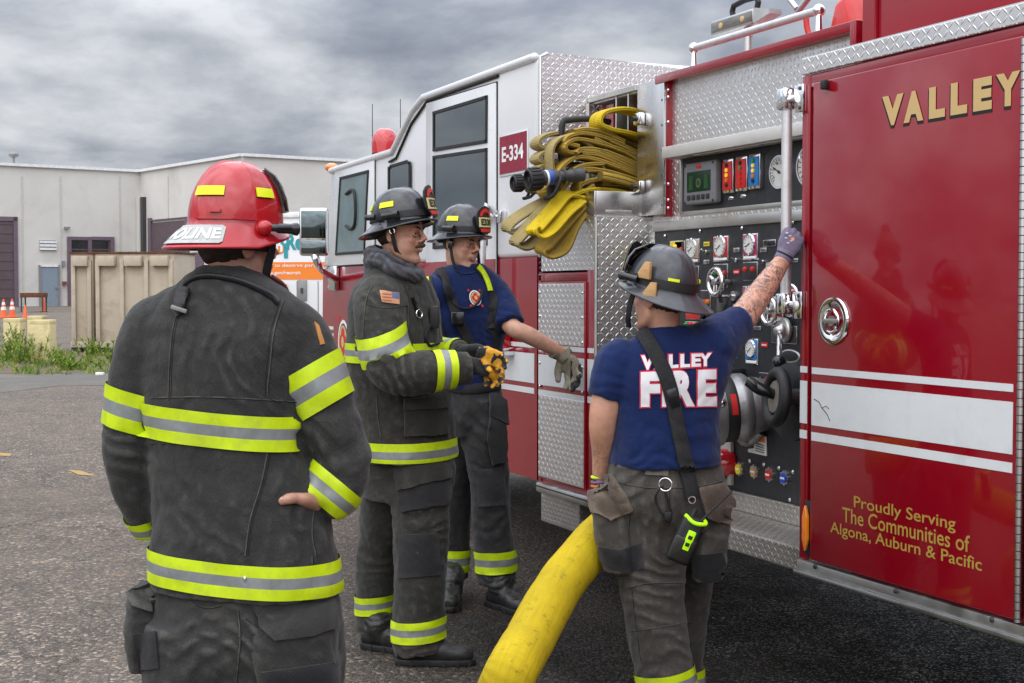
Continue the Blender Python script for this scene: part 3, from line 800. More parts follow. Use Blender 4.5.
# grab handle seen in the window
g.add(b_tube([pY(346, 194, D-.022), pY(352, 190, D-.022), pY(355, 197, D-.022), pY(355, 222, D-.022), pY(351, 229, D-.022), pY(346, 226, D-.022)], .012, 8, 4), RUB); g.build('steering_wheel', f1)
w2 = window(eng, [(391, 168.5), (393.5, 166.3), (409, 161.7), (412, 163.5), (412, 215), (391, 218)], 'side_window')
f2 = door_panel('rear_door', [(427.5, 103.5), (497.5, 82.5), (497.5, yb(497.5, ZB+.02)), (427.5, yb(427.5, ZB+.02))], WHT)
window(f2, [(436.2, 113.2), (489.3, 97.2), (489, 141.2), (436.2, 149.8)])
window(f2, [(436.2, 157.5), (489, 149.8), (489, 243.5), (436.2, 247.5)])
g = G(); zbox(g, 427.5, 497.5, ZB+.025, ZW, D, .012, .016, RED); g.build('red_lower_panel', f2, 0)
g = G(); sbox(g, 492, 215, 494, 222, D, .012, .05, CHROME, .004); sbox(g, 492, 216, 503, 220, D, .03, .045, CHROME, .004); sbox(g, 503, 211, 507, 223.5, D, .0, .04, CHROME, .006); g.build('latch', f2)
# vertical grab rail beside the rear door
g = G(); a = pY(499, 205, D); gx = a.x
g.add(b_tube([V((gx, D-.02, 1.92)), V((gx, D-.09, 1.90)), V((gx, D-.09, 1.1)), V((gx, D-.02, 1.08))], .018, 12, 3), GRIP); part(g, 'grab_rail')
# stripes, shared heights
Z1, Z2, Z3, Z4, Z5, Z6 = [zD(806, y) for y in (366, 372.4, 380.5, 422.9, 429.7, 438)]
def stripes(x0, x1, off, par, y0=D, nm='stripe'):
    g = G()
    for a, b2 in ((Z2, Z1), (Z4, Z3), (Z6, Z5)): g.add(b_box(x0, x1, y0-off-.0015, y0-off, a, b2), WREF)
    return g.build(nm, par, 0)
X_ = lambda px, Y=D: pY(px, 300, Y).x
stripes(XF+.03, X_(333.5), .001, eng); stripes(X_(428), X_(497), .016, f2); stripes(X_(498.5), XC-.03, .001, eng)
# E-334 number plate
P = poly_on([(500, 135), (529, 128), (529, 172.5), (500, 177)], D)
z0 = (P[0].z+P[1].z)/2; z1 = (P[2].z+P[3].z)/2
g = G(); g.add(b_box(P[0].x, P[1].x, D-.006, D, z1, z0, .004), WREF); g.add(b_box(P[0].x+.014, P[1].x-.014, D-.009, D-.006, z1+.014, z0-.014), mat('plate_maroon', (.25, .006, .03), .45)); en = part(g, 'number_plate')
g = G(); wdt = P[1].x-P[0].x; b = text_bm('E-334', wdt*.74, (z0-z1)*.36, .03); place_bm(b, (P[0].x+wdt*.13, D-.0105, (z0+z1)/2-(z0-z1)*.17), (1, 0, 0), (0, 0, 1)); g.add(b, WHP if False else M_WHP); g.build('lettering', en, 0)
# emblem on the front door: white ring, red field, gold maltese shape
def emblem(c, u, v_, nrm, rx, ry, par, scale3d=.0015):
    def disc(r0, r1, off, m, k=40, fn=None):
        b = bmesh.new(); A = []
        for i in range(k):
            t = 2*math.pi*i/k; f = fn(t) if fn else 1
            A.append(b.verts.new(c+u*math.cos(t)*rx*r1*f+v_*math.sin(t)*ry*r1*f+nrm*off))
        b.faces.new(A); return b
    g = G()
    g.add(disc(0, 1., scale3d, M_WHP), M_WHP); g.add(disc(0, .84, scale3d*2, PRED), mat('emblem_dark', (.05, .01, .01), .5))
    g.add(disc(0, .76, scale3d*3, GOLD), GOLD)
    g.add(disc(0, .66, scale3d*4, PRED, 64, lambda t: .62+.36*abs(math.cos(2*t))**.7), PRED)
    g.add(disc(0, .26, scale3d*5, GOLD), GOLD)
    for s in (-1, 1):
        g.add(b_obox(c+u*s*rx*.95-v_*ry*1.0+nrm*scale3d*.5, u*rx*.12+v_*ry*.12*s, nrm*scale3d*.4, (v_*ry-u*rx*s)*.12), PRED)
        g.add(b_obox(c+u*s*rx*.95+v_*ry*1.0+nrm*scale3d*.5, u*rx*.14, nrm*scale3d*.4, v_*ry*.14), PRED)
    return g.build('emblem', par, 0)
c = pY(343.5, 342, D); emblem(c, V((1, 0, 0)), V((0, 0, 1)), V((0, -1, 0)), .135, .165, eng)
# mirror
g = G(); mc = pY(314, 232, D-.42)
hh = (pY(314, 208, D-.42).z-pY(314, 256, D-.42).z)/2; hw = .098
g.add(b_obox(mc, RT*hw, FH*.03, V((0, 0, hh)), .02, 3), CHROME); mr = part(g, 'mirror')
g = G(); g.add(b_obox(mc-FH*.030+V((0, 0, .05)), RT*(hw-.014), FH*.004, V((0, 0, hh-.07)), .004), mat('mirror_glass', (.12, .15, .16), .03, metal=1)); g.add(b_obox(mc-FH*.030-V((0, 0, hh-.06)), RT*(hw-.014), FH*.004, V((0, 0, .045)), .004), mat('mirror_glass_low', (.16, .19, .2), .03, metal=1)); g.build('mirror_glass', mr)
g = G(); g.add(b_tube([mc+V((0, 0, -hh+.01)), mc+V((.02, .02, -hh-.05)), pY(322, 270, D-.25), pY(334, 278, D-.05), pY(338, 280, D)], .026, 14, 5), CHROME)
g.add(b_box(X_(333.5), X_(340), D-.05, D, zD(336, 291), zD(336, 266), .02), CHROME); g.build('mirror_arm', mr)
# roof beacon, antennas, clearance lamp
g = G(); c0 = pY(385, 146, D+.55); c1 = c0; zb = zlow+.0
g.add(b_lathe([(.105, -.06), (.108, .02), (.100, .07), (.080, .11), (.045, .135), (0, .142)], c0, (0, 0, 1), 32), LAMPR); part(g, 'roof_beacon'); g = G()
g.add(b_box(c0.x-.12, c1.x+.12, D+.42, D+.68, zb-.01, zb+.02, .005), BLK); part(g, 'beacon_base')
for px, top in ((372.5, 104), (400.5, 99)):
    g = G(); b0 = pY(px, 150, D+.5); g.add(b_cyl((b0.x, D+.5, zlow-.02), (b0.x, D+.5, pY(px, top, D+.5).z), .005, .003, 6), M_DGREY); part(g, 'antenna')
g = G(); c = pY(331.5, 162, D+.03); g.add(b_ball((c.x, c.y, zlow+.0), .07, .05, .035), AMB); part(g, 'clearance_lamp')
g = G(); c = pY(320.5, 337, D+.06); g.add(b_ball(c, .07, .05, .10), AMB); g.add(b_torus(c, (1, 0, 0), .08, .02), CHROME); part(g, 'turn_signal')
g = G(); c = pY(500, 334, D); g.add(b_box(X_(488), X_(512), D-.09, D, zD(500, 350), zD(500, 322), .02), LAMPR); g.add(b_box(X_(510), X_(515), D-.095, D-.0, zD(500, 354), zD(500, 346), .008), CHROME); part(g, 'side_marker_lamp')
# black rubber joint between cab and body
g = G(); g.add(b_box(XC+.02, XC+.05, D+.02, D+2.3, ZB-.02, 1.86), RUB); part(g, 'body_joint', smooth=0)
g = G()
for k in range(46): g.add(b_ball((XC+.03, D+.012, ZB+.02+k*.027), .018, .014, .012, seg=8), BLK)
part(g, 'chain_seal')

# --- front cabinet (between cab and pump panel)
ZT = pY(594, 217, D).z     # its top
ZRail = zD(803, 573)       # bottom of lower rail
ZRt = zD(803, 558.7)
XC2 = XC+.055
g = G()
g.add(b_box(XC2, XB, D+.002, D+2.3, ZRt, ZT-.26), REDD)
g.add(b_box(XC2, XB-.004, D-.006, YP+.1, ZT-.002, ZT+.004), TREAD)
g.add(b_box(XC2+.3, XB-.002, D-.004, YP, ZT-.25, ZT), TREAD)
g.add(b_box(XC2, XC2+.3, D+.0, YP, ZT-.25, ZT-.006), TREAD)
part(g, 'front_cabinet')
g = G(); g.add(b_box(XB-.002, XB+.008, D-.002, YP+.005, ZRt-.0, ZT), TREAD); part(g, 'cabinet_side_plate', smooth=0)
g = G(); g.add(b_cyl((XB+.004, D-.003, ZRt), (XB+.004, D-.003, ZT), .009, seg=8), ALU); part(g, 'corner_edge')
g = G()
g.add(b_box(XC2, X_(539.5), D-.004, D+.002, ZRt, ZT-.27, .003), RED); g.add(b_box(X_(588), XB, D-.004, D+.002, ZRt, ZT-.25, .003), RED)
g.add(b_box(X_(539.5), X_(588), D-.004, D+.002, ZT-.30, ZT-.262, .003), RED)
cf = part(g, 'cabinet_frame')
stripes(XC2, X_(539.5), .005, cf); stripes(X_(588.8), XB-.004, .005, cf)
g = G(); g.add(b_box(X_(540.2), X_(587.4), D-.012, D+.002, ZRt+.02, ZT-.305, .004), RED); cdr = part(g, 'cabinet_door')
g = G(); g.add(b_box(X_(541.2), X_(586.6), D-.016, D-.012, zD(587, 347), ZT-.315, .002), TREAD); g.build('tread_panel', cdr, 0)
g = G(); g.add(b_box(X_(541.2), X_(586.6), D-.016, D-.012, ZRt+.03, zD(589, 402), .002), TREAD); g.build('tread_panel', cdr, 0)
stripes(X_(541), X_(586.8), .013, cdr)
g = G(); 
for s in range(5): 
    for e in (542.6, 585.4): g.add(b_ball((X_(e), D-.016, ZT-.36-s*.12), .008, .005, .008, seg=8), CHROME)
g.build('screw', cdr)
g = G(); g.add(b_box(XC2-.01, XB+.03, D-.03, D+.25, ZRail, ZRt-.001, .012), ALU); g.add(b_box(XC2, XB+.02, D-.032, D-.030, ZRail+.03, ZRail+.036), SEAM); part(g, 'lower_rail')
# small drop step below
g = G(); a = pY(546, 495, D+.05); g.add(b_box(a.x, X_(585, D+.05), D+.02, D+.24, ZRail-.16, ZRail-.005, .006), TREADS); part(g, 'drop_step', smooth=0)

# --- pump house
ZH = pY(663, 77, YP).z        # top of recessed house
XP0, XP1 = X_(672, YP), XR
g = G()   # tread face above and around the black panels
zUp0 = pY(681.8, 157, YP).z; zUp1 = pY(681.8, 212, YP).z
zLo0 = pY(657, 232, YP).z; zLo1 = pY(800, 505, YP).z
xU = X_(681.8, YP); xL = X_(656, YP)
XE = XR+.3
g.add(b_box(XP0-.02, XE, YP, YP+.03, zUp0, ZH-.03), TREAD)
g.add(b_box(XP0-.02, xU, YP, YP+.03, zUp1, zUp0), TREAD)
g.add(b_box(XB-.0, XE, YP, YP+.03, zLo0+.045, zUp1), TREAD)
g.add(b_box(XB-.0, xL, YP, YP+.03, ZRt, zLo0+.045), TREAD)
part(g, 'tread_wall', smooth=0)
g = G(); g.add(b_box(xL, XE, YP-.02, YP+.0, zLo0, zLo0+.045, .004), ALU)
g.add(b_box(xU-.012, XE, YP-.006, YP, zUp1-.02, zUp1, .002), ALU); g.add(b_box(xU-.03, xU-.004, YP-.006, YP, zUp1, zUp0, .002), ALU); part(g, 'panel_trim')
g = G(); g.add(b_box(xU, XE, YP+.0, YP+.02, zUp1, zUp0), BLK); up = part(g, 'gauge_panel', smooth=0)
g = G(); g.add(b_box(xL, XE, YP-.008, YP+.01, zLo1, zLo0), BLK); pp_ = part(g, 'pump_panel', smooth=0)
g = G(); g.add(b_box(XB+.01, XE, YP+.03, D+2.3, ZRt, ZH-.03), REDD); part(g, 'pump_house', smooth=0)
# red pillar and roof lip
g = G(); g.add(b_box(X_(664, YP), X_(672, YP), YP-.03, YP+.02, pY(668, 217, YP).z, ZH, .003), RED)
for y in (90, 97, 122, 184, 200, 208): 
    c = pY(668, y, YP-.03); g.add(b_ball(c, .008, .005, .008, seg=8), CHROME)
part(g, 'red_pillar')
xl2 = X_(858, YP)
g = G(); g.add(b_box(X_(663, YP), xl2, YP-.05, YP+1.9, ZH-.04, ZH, .004), RED)
g.add(b_box(xl2, xl2+.04, YP-.05, YP+1.9, ZH-.16, ZH, .004), RED); part(g, 'roof_lip')
# polished steel end panel of the hose bed
g = G(); g.add(b_box(X_(637.5, YP-.04), X_(664, YP-.04), YP-.045, YP-.03, pY(637, 217, YP-.04).z, pY(638, 85, YP-.04).z, .003), STEEL)
for y in (100, 125, 150, 175, 205): g.add(b_ball(pY(662, y, YP-.045), .006, .004, .006, seg=8), M_DGREY)
sp_ = part(g, 'polished_panel')
for y in (119, 187):
    g = G(); c = pY(641.5, y, YP-.05); g.add(b_box(c.x-.035, c.x+.03, YP-.08, YP-.045, c.z-.03, c.z+.03, .01), CHROME); g.add(b_cyl(c+V((-.005, -.05, 0)), c+V((-.005, -.02, 0)), .012), BLK); g.build('latch', sp_)
# hose bed box: frame, dividers, dark inside
zbt = pY(590, 98, YP).z
g = G(); xb0 = XC+.02; xb1 = X_(638, YP)
g.add(b_box(xb0, xb1, YP-.02, YP+.0, zbt-.03, zbt, .003), ALU); g.add(b_box(X_(589, YP)-.01, X_(591.5, YP), YP-.02, YP, ZT, zbt-.03, .003), ALU)
g.add(b_box(xb0, xb1, YP+1.8, YP+1.82, ZT, zbt), BLK); g.add(b_box(xb0, xb1, YP, YP+1.8, ZT-.02, ZT), ALU); g.add(b_box(xb0, XP0, YP+.001, YP+1.8, zbt, ZH-.041), TREAD)
hb = part(g, 'hose_bed', smooth=0)
for px in (617, 629):
    g = G(); x = X_(px, YP); g.add(b_box(x-.006, x+.006, YP-.01, YP+1.7, ZT, zbt-.03, .002), ALU); g.build('divider', hb, 0)
g = G(); g.add(b_box(X_(592, YP), X_(606, YP), YP+.04, YP+.05, zbt-.35, zbt-.05), RED); g.build('red_back', hb, 0)
# LED light bar above the gauges
g = G(); xa = X_(661, YP-.1); g.add(b_box(xa, XE, YP-.10, YP-.004, pY(661, 159, YP-.1).z, pY(661, 147.5, YP-.1).z, .003), mat('light_bar_alu', (.62, .61, .58), .5, metal=.5, var=.05))
g.add(b_box(xa+.25, XE-.1, YP-.08, YP-.03, pY(661, 159, YP-.1).z-.006, pY(661, 159, YP-.1).z-.001), mat('light_strip', (.5, .5, .45), .3)); part(g, 'light_bar')

# --- gauge panel contents
def on_panel(px, py, off=0.): return pY(px, py, YP-off)
def gauge(px, py, r, par, bezel=CHROME, face=DIAL, name='pressure_gauge', ang=-2.2, ticks=14, off=.0):
    c = on_panel(px, py, off); g = G(); A = V((0, -1, 0))
    g.add(b_lathe([(0, 0), (r, 0), (r, .007), (r*.96, .013), (r*.86, .013), (r*.84, .008), (0, .008)], c, A, 40), bezel)
    g.add(b_cyl(c+A*.0082, c+A*.0095, r*.83, seg=36), face)
    for k in range(ticks):
        t = -2.3+4.6*k/(ticks-1)
        e = V((math.sin(t), 0, math.cos(t))); s = V((math.cos(t), 0, -math.sin(t)))
        g.add(b_obox(c+A*.0103+e*r*.70, e*r*.09, A*.0006, s*r*.018), NEED)
    e = V((math.sin(ang), 0, math.cos(ang))); s = V((math.cos(ang), 0, -math.sin(ang)))
    g.add(b_obox(c+A*.012+e*r*.22, e*r*.42, A*.0008, s*r*.03), NEED); g.add(b_cyl(c+A*.011, c+A*.014, r*.09, seg=14), NEED)
    return g.build(name, par)
gz = gauge(781, 172, .072, up, ang=-1.1, ticks=20)
b = text_bm('30', .02, .014); 
for s, tt in (('0', -2.1), ('50', -1.2), ('100', -.4), ('150', .4), ('200', 1.2), ('300', 2.1)):
    c = on_panel(781, 172)+V((math.sin(tt)*.038, -.0105, math.cos(tt)*.038)); b = text_bm(s, .017 if len(s) > 1 else .008, .011, .02); place_bm(b, c-V((.007, 0, .005)), (1, 0, 0), (0, 0, 1)); g = G(); g.add(b, NEED); g.build('dial_number', gz, 0)
gauge(810.5, 166, .085, up, ang=.6)
# engine display
g = G(); a = on_panel(691, 164.5); c = on_panel(722, 0); zt_ = on_panel(691, 164.5).z; zb_ = on_panel(691, 206).z
DG = mat('display_housing', (.17, .17, .18), .45, bump=.0005, bs=200)
xs0, xs1 = a.x, X_(722, YP)
g.add(b_box(xs0, xs1, YP-.04, YP, zb_, zt_, .012, 3), DG); dsp = g.build('engine_display', up)
wx = xs1-xs0; hz = zt_-zb_
g = G(); g.add(b_box(xs0+wx*.13, xs1-wx*.13, YP-.042, YP-.0395, zb_+hz*.30, zt_-hz*.22), mat('screen', (.01, .03, .02), .15, emit=(.01, .035, .015), es=.1)); 
g.build('screen', dsp, 0)
g = G()
g.add(b_cyl((xs0+wx*.5, YP-.042, zb_+hz*.5), (xs0+wx*.5, YP-.0435, zb_+hz*.5), .021), mat('screen_ring', (.06, .09, .02), .4, emit=(.12, .16, .02), es=.12)); g.add(b_cyl((xs0+wx*.5, YP-.0435, zb_+hz*.5), (xs0+wx*.5, YP-.0445, zb_+hz*.5), .012), BLK)
for s in (.2, .68): g.add(b_box(xs0+wx*s, xs0+wx*(s+.12), YP-.0435, YP-.042, zb_+hz*.35, zb_+hz*.68), mat('screen_bar', (.01, .05, .012), .4, emit=(.01, .07, .01), es=.12))
g.build('screen_graphics', dsp)
for k in range(5): g = G(); g.add(b_box(xs0+wx*(.14+k*.15), xs0+wx*(.24+k*.15), YP-.045, YP-.0395, zb_+hz*.11, zb_+hz*.23, .003), BLK); g.build('button', dsp)
g = G()
for sx in (.06, .94):
    for sz in (.06, .94): g.add(b_cyl((xs0+wx*sx, YP-.043, zb_+hz*sz), (xs0+wx*sx, YP-.039, zb_+hz*sz), .006, seg=10), BLK)
g.build('screws', dsp)
g = G(); g.add(b_ball((xs0+wx*.5, YP-.04, zt_-hz*.11), .024, .004, .010), PRED); g.build('badge', dsp)
for px0, px1, yt, ybm, m, leds in ((725.5, 736, 160, 194, PRED, 'kyyok'), (738.5, 750, 157.5, 192, PRED, 'kgrrr'), (751.5, 763, 155, 190, PBLU, 'gyyok')):
    g = G(); x0, x1 = X_(px0, YP), X_(px1, YP); z0, z1 = on_panel(px0, ybm).z, on_panel(px0, yt).z
    g.add(b_box(x0, x1, YP-.02, YP, z0, z1, .004), CHROME); g.add(b_box(x0+.006, x1-.006, YP-.024, YP-.02, z0+.012, z1-.012, .001), m); st = g.build('tank_level_strip', up)
    for k, q in enumerate(leds):
        g = G(); mm = {'k': BLK, 'y': IND_Y, 'o': IND_O, 'g': IND_G, 'r': IND_R}[q]
        g.add(b_cyl(((x0+x1)/2, YP-.03, z1-.028-k*(z1-z0-.05)/4.6), ((x0+x1)/2, YP-.023, z1-.028-k*(z1-z0-.05)/4.6), .0085, seg=14), mm)
        g.build('indicator_lamp', st)
for px in (730.5, 743): g = G(); c = on_panel(px, 198 if px < 740 else 196); g.add(b_ball(c, .024, .006, .010), CHROME); g.build('name_badge', up)

# --- pump panel contents
def plate_gauge(px0, px1, yt, ybm, m, par, gy=.60, label=True):
    x0, x1 = X_(px0, YP), X_(px1, YP); z1, z0 = on_panel(px0, yt).z, on_panel(px0, ybm).z
    g = G(); g.add(b_box(x0, x1, YP-.014, YP-.006, z0, z1, .003), CHROME); g.add(b_box(x0+.006, x1-.006, YP-.016, YP-.014, z0+.022, z1-.006, .001), m)
    g.add(b_box(x0+.010, x1-.010, YP-.0165, YP-.014, z0+.006, z0+.017, .001), M_WHP); o = g.build('gauge_plate', par)
    r = (x1-x0)*.40; cc_ = V(((x0+x1)/2, YP, z0+(z1-z0)*gy)); 
    g = G(); A = V((0, -1, 0)); c = cc_+A*.0155
    g.add(b_lathe([(0, 0), (r, 0), (r, .004), (r*.85, .007), (r*.84, .004), (0, .004)], c, A, 32), CHROME); g.add(b_cyl(c+A*.0042, c+A*.0052, r*.83, seg=30), DIAL)
    for k in range(11):
        t = -2.3+4.6*k/10; e = V((math.sin(t), 0, math.cos(t))); s = V((math.cos(t), 0, -math.sin(t))); g.add(b_obox(c+A*.0057+e*r*.66, e*r*.1, A*.0004, s*r*.025), NEED)
    t = rnd.uniform(-2.4, -1.6); e = V((math.sin(t), 0, math.cos(t))); s = V((math.cos(t), 0, -math.sin(t))); g.add(b_obox(c+A*.0065+e*r*.2, e*r*.4, A*.0006, s*r*.04), NEED)
    g.build('dial', o); return o
def ind_plate(px0, px1, yt, ybm, cols, par, m=None, base=None):
    x0, x1 = X_(px0, YP), X_(px1, YP); z1, z0 = on_panel(px0, yt).z, on_panel(px0, ybm).z
    g = G(); g.add(b_box(x0, x1, YP-.014, YP-.006, z0, z1, .003), base or STEEL); g.add(b_box(x0+.005, x1-.005, YP-.016, YP-.014, z0+.004, z1-.004, .001), m or BLK); o = g.build('indicator_plate', par)
    if cols:
        k = len(cols)
        for i, q in enumerate(cols):
            g = G(); x = x0+(x1-x0)*(i+.5)/k; z = z0+(z1-z0)*.62
            g.add(b_lathe([(.011, 0), (.011, .006), (.007, .012), (0, .014)], (x, YP-.016, z), (0, -1, 0), 16), {'r': IND_R, 'g': IND_G, 'o': IND_O, 'y': IND_Y, 'k': BLKG}[q])
            g.build('indicator_lamp', o)
    return o
plate_gauge(688, 701.5, 239, 263.5, PTAN, pp_); plate_gauge(715.5, 730.5, 236.5, 262, PRED, pp_); plate_gauge(745, 760, 234, 260.5, PMAG, pp_)
ind_plate(672, 685, 241, 257, 'y', pp_, PYEL); ind_plate(677, 687, 241, 264, 'kr', pp_)
ind_plate(690, 701, 266, 280, 'r', pp_); ind_plate(716, 730, 264, 288, 'gor', pp_, base=STEEL); ind_plate(745, 760, 262, 281, 'rr', pp_)
plate_gauge(745, 760, 286, 312, PMAG, pp_); plate_gauge(772, 786, 296, 322, PRED, pp_)
ind_plate(703, 713, 290, 320, 'rro', pp_); ind_plate(688, 702, 311, 319.5, '', pp_, PRED); ind_plate(704, 715, 312, 320, 'kk', pp_); ind_plate(688, 700, 321, 329, 'gro', pp_)
ind_plate(719, 735, 298, 330, '', pp_, BLKG, BLK); plate_gauge(748, 761, 338, 364, PBLU, pp_); ind_plate(762, 775, 372, 388, 'kr', pp_)
ind_plate(765, 778, 240, 247, '', pp_, BLKG); ind_plate(768, 790, 262, 271, '', pp_, STEEL)
ind_plate(774, 800, 325, 343, '', pp_, M_DGREY)
for px, y in ((665, 236), (700, 231), (742, 228), (793, 222), (700, 340), (741, 300)): g = G(); g.add(b_ball(on_panel(px, y, .012), .009, .006, .009, seg=10), CHROME); g.build('bolt', pp_)
def wheel_ctl(px, py, R, r, m, par, name='valve_wheel', out=.07, hub=None, spokes=3):
    A = V((0, -1, 0)); g = G(); cc_ = on_panel(px, py, out+.01); c = cc_-A*out
    g.add(b_cyl(c, cc_, R*.22, seg=16), hub or ALU); g.add(b_torus(cc_, A, R, r, 40, 12), m)
    for k in range(spokes):
        t = 2*math.pi*k/spokes+.5; e = V((math.cos(t), 0, math.sin(t))); g.add(b_tube([cc_, cc_+e*R], r*.7, 10, 1), m)
    g.add(b_lathe([(R*.3, 0), (R*.28, .012), (0, .016)], cc_, A, 20), hub or ALU)
    return g.build(name, par)
wheel_ctl(715.5, 282, .056, .011, CHROME, pp_); wheel_ctl(769, 311, .052, .010, CHROME, pp_); wheel_ctl(790, 300, .06, .008, CHROME, pp_)
# pull handles, name plates and switches filling the panel
for px, py in ((735, 296), (735, 326), (758, 318), (795, 250), (706, 338), (722, 346)):
    c = on_panel(px, py, .008); A = V((0, -1, 0)); g = G(); g.add(b_cyl(c, c+A*.012, .022, seg=20), ALU); g.add(b_cyl(c+A*.01, c+A*.07, .008, seg=12), CHROME); g.add(b_tube([c+A*.07+V((0, 0, -.028)), c+A*.075, c+A*.07+V((0, 0, .028))], .010, 10, 3), BLKG if px % 2 else CHROME); g.build('pull_handle', pp_)
    g = G(); g.add(b_box(c.x-.028, c.x+.028, YP-.012, YP-.008, c.z-.050, c.z-.034, .001), STEEL); g.add(b_box(c.x-.023, c.x+.023, YP-.0128, YP-.012, c.z-.044, c.z-.040), NEED); g.build('name_plate', pp_)
for px, py, m in ((707, 244, PYEL), (707, 262, STEEL), (737, 250, STEEL), (737, 272, PRED), (764, 250, STEEL), (768, 282, PBLU), (783, 276, STEEL), (795, 290, PRED), (745, 330, STEEL), (765, 345, PRED), (713, 356, STEEL), (735, 356, PBLU), (792, 234, STEEL)):
    c = on_panel(px, py, .008); g = G(); g.add(b_box(c.x-.024, c.x+.024, YP-.012, YP-.008, c.z-.010, c.z+.010, .001), m); g.add(b_box(c.x-.018, c.x+.018, YP-.0128, YP-.012, c.z-.002, c.z+.002), NEED if m is STEEL or m is PYEL else M_WHP); g.build('name_plate', pp_)
for px, py in ((707, 252), (737, 260), (783, 268), (764, 262), (795, 300)):
    c = on_panel(px, py, .008); g = G(); g.add(b_cyl(c, c+V((0, -.008, 0)), .010, seg=14), CHROME); g.add(b_cyl(c, c+V((0, -.03, .012)), .004, seg=10), CHROME); g.build('toggle_switch', pp_)
# push-pull handle row and ball lever
g = G(); a = on_panel(788, 330, .01); tip = on_panel(779, 362, .16); g.add(b_ball(a+V((0, -.03, 0)), .035, .035, .035), ALU); g.add(b_torus(a+V((0, -.02, 0)), (0, -1, 0), .04, .012), ALU); g.add(b_cyl(a+V((0, -.04, 0)), tip, .011, seg=12), CHROME); g.add(b_ball(tip, .028), BLKG); g.build('ball_lever', pp_)
g = G(); c = on_panel(790, 356, .008); g.add(b_ball(c, .07, .006, .028, seg=28), ALU); g.add(b_ball(c+V((0, -.002, 0)), .062, .006, .023, seg=28), BLK); g.build('name_badge', pp_)
g = G(); c = on_panel(740, 372, .0); g.add(b_box(c.x-.07, c.x+.06, YP-.10, YP-.008, c.z-.02, c.z+.02, .008), BLK); g.build('relief_valve_cover', pp_)
# large suction intake elbow with ring
I0 = on_panel(764, 405, .0)
DKAL = mat('cast_aluminium', (.30, .30, .31), .45, metal=.8, var=.15, vs=10, bump=.0012, bs=60, dirt=(.12, .11, .1), dirt_amt=.6, dirt_s=8)
DIRN = V((-.3, -1, -.1)).normalized()
g = G(); g.add(b_tube([I0+V((0, .0, 0)), I0+V((0, -.06, 0)), I0+DIRN*.10], [.11, .12, .125], 36, 6), DKAL)
e = I0+DIRN*.075
g.add(b_lathe([(.10, 0), (.135, 0), (.145, .015), (.145, .045), (.135, .06), (.135, .12), (.15, .125), (.15, .16), (.135, .165), (.13, .20), (.1, .20)], e, DIRN, 48), DKAL)
it = g.build('suction_inlet', pp_, 40)
g = G()
for k in range(3):
    t = 2*math.pi*k/3+.3; u_, w_, d_ = frame_of(DIRN); p = e+DIRN*.145+(u_*math.cos(t)+w_*math.sin(t))*.155; g.add(b_ball(p, .022), CHROME)
g.build('lug', it)
g = G(); g.add(b_lathe([(.137, .065), (.139, .07), (.139, .112), (.137, .115)], e, DIRN, 48), RUB); g.build('black_band', it)
g = G()
u_, w_, d_ = frame_of(DIRN)
b = bmesh.new(); vs_ = []
for k in range(5):
    t = math.radians(-5)+k*math.radians(9); o1 = u_*math.cos(t)+w_*math.sin(t)
    vs_.append((b.verts.new(e+DIRN*.075+o1*.1405), b.verts.new(e+DIRN*.10+o1*.1405)))
for A_, B_ in zip(vs_, vs_[1:]): b.faces.new((A_[0], B_[0], B_[1], A_[1]))
bmesh.ops.recalc_face_normals(b, faces=b.faces); g.add(b, PRED); g.build('red_band_mark', it)
# butterfly valve with black hand wheel
B0 = on_panel(828, 400, .0)
g = G(); g.add(b_tube([B0+V((.03, 0, 0)), B0+V((.03, -.13, 0))], .145, 36, 1), M_DGREY); g.add(b_lathe([(.10, .13), (.15, .13), (.155, .15), (.15, .2), (.11, .21), (0, .21)], B0+V((.03, 0, 0)), (0, -1, 0), 40), BLK); g.build('butterfly_valve', pp_, 40)
hwc = pY(776.5, 397, YP-.30)
g = G(); g.add(b_torus(hwc, (-.25, -1, .1), .092, .024, 48, 14), RUB); g.add(b_cyl(hwc+V((.02, .1, 0)), hwc, .03), M_DGREY); g.add(b_lathe([(.062, -.02), (.066, 0), (.06, .012), (0, .016)], hwc, (-.25, -1, .1), 32), mat('wheel_centre', (.20, .18, .15), .5, metal=.3, var=.3, vs=25))
hx = hwc+V((-.02, -.06, .03)); g.add(b_tube([hwc+V((0, -.01, .01)), hx, hx+V((-.035, -.03, .03))], [.02, .024, .022], 14, 3), BLKG); g.build('hand_wheel', pp_, 50)
g = G(); g.add(b_lathe([(.145, .04), (.148, .045), (.148, .075), (.145, .08)], B0+V((.03, 0, 0)), (0, -1, 0), 48), PRED); g.build('red_ring', pp_)
# lower row of drains and tag
g = G(); P4 = [on_panel(753, 447, .01), on_panel(766, 444, .01), on_panel(766, 455, .01), on_panel(753, 457, .01)]
g.add(b_prism([on_panel(*q, .016) for q in ((754, 434), (765.5, 437), (766, 456), (748, 452), (748, 449), (754, 448))], (0, .006, 0)), M_WHP); tg = g.build('caution_tag', pp_, 0)
g = G(); g.add(b_prism([on_panel(*q, .0185) for q in ((755, 435.5), (764.5, 438), (764.7, 443), (755, 440.5))], (0, .002, 0)), AMB)
for k in range(4): g.add(b_prism([on_panel(*q, .0185) for q in ((755.5, 443+k*2.4), (764, 445.5+k*2.4), (764, 446.2+k*2.4), (755.5, 443.7+k*2.4))], (0, .002, 0)), NEED)
g.build('tag_print', tg, 0)
CYR = mat('cap_yellow', (.72, .6, .02), .4); CTN = mat('cap_tan', (.48, .30, .16), .4); CRD = mat('cap_red', (.5, .03, .03), .4); CBL = mat('cap_blue', (.02, .07, .45), .4)
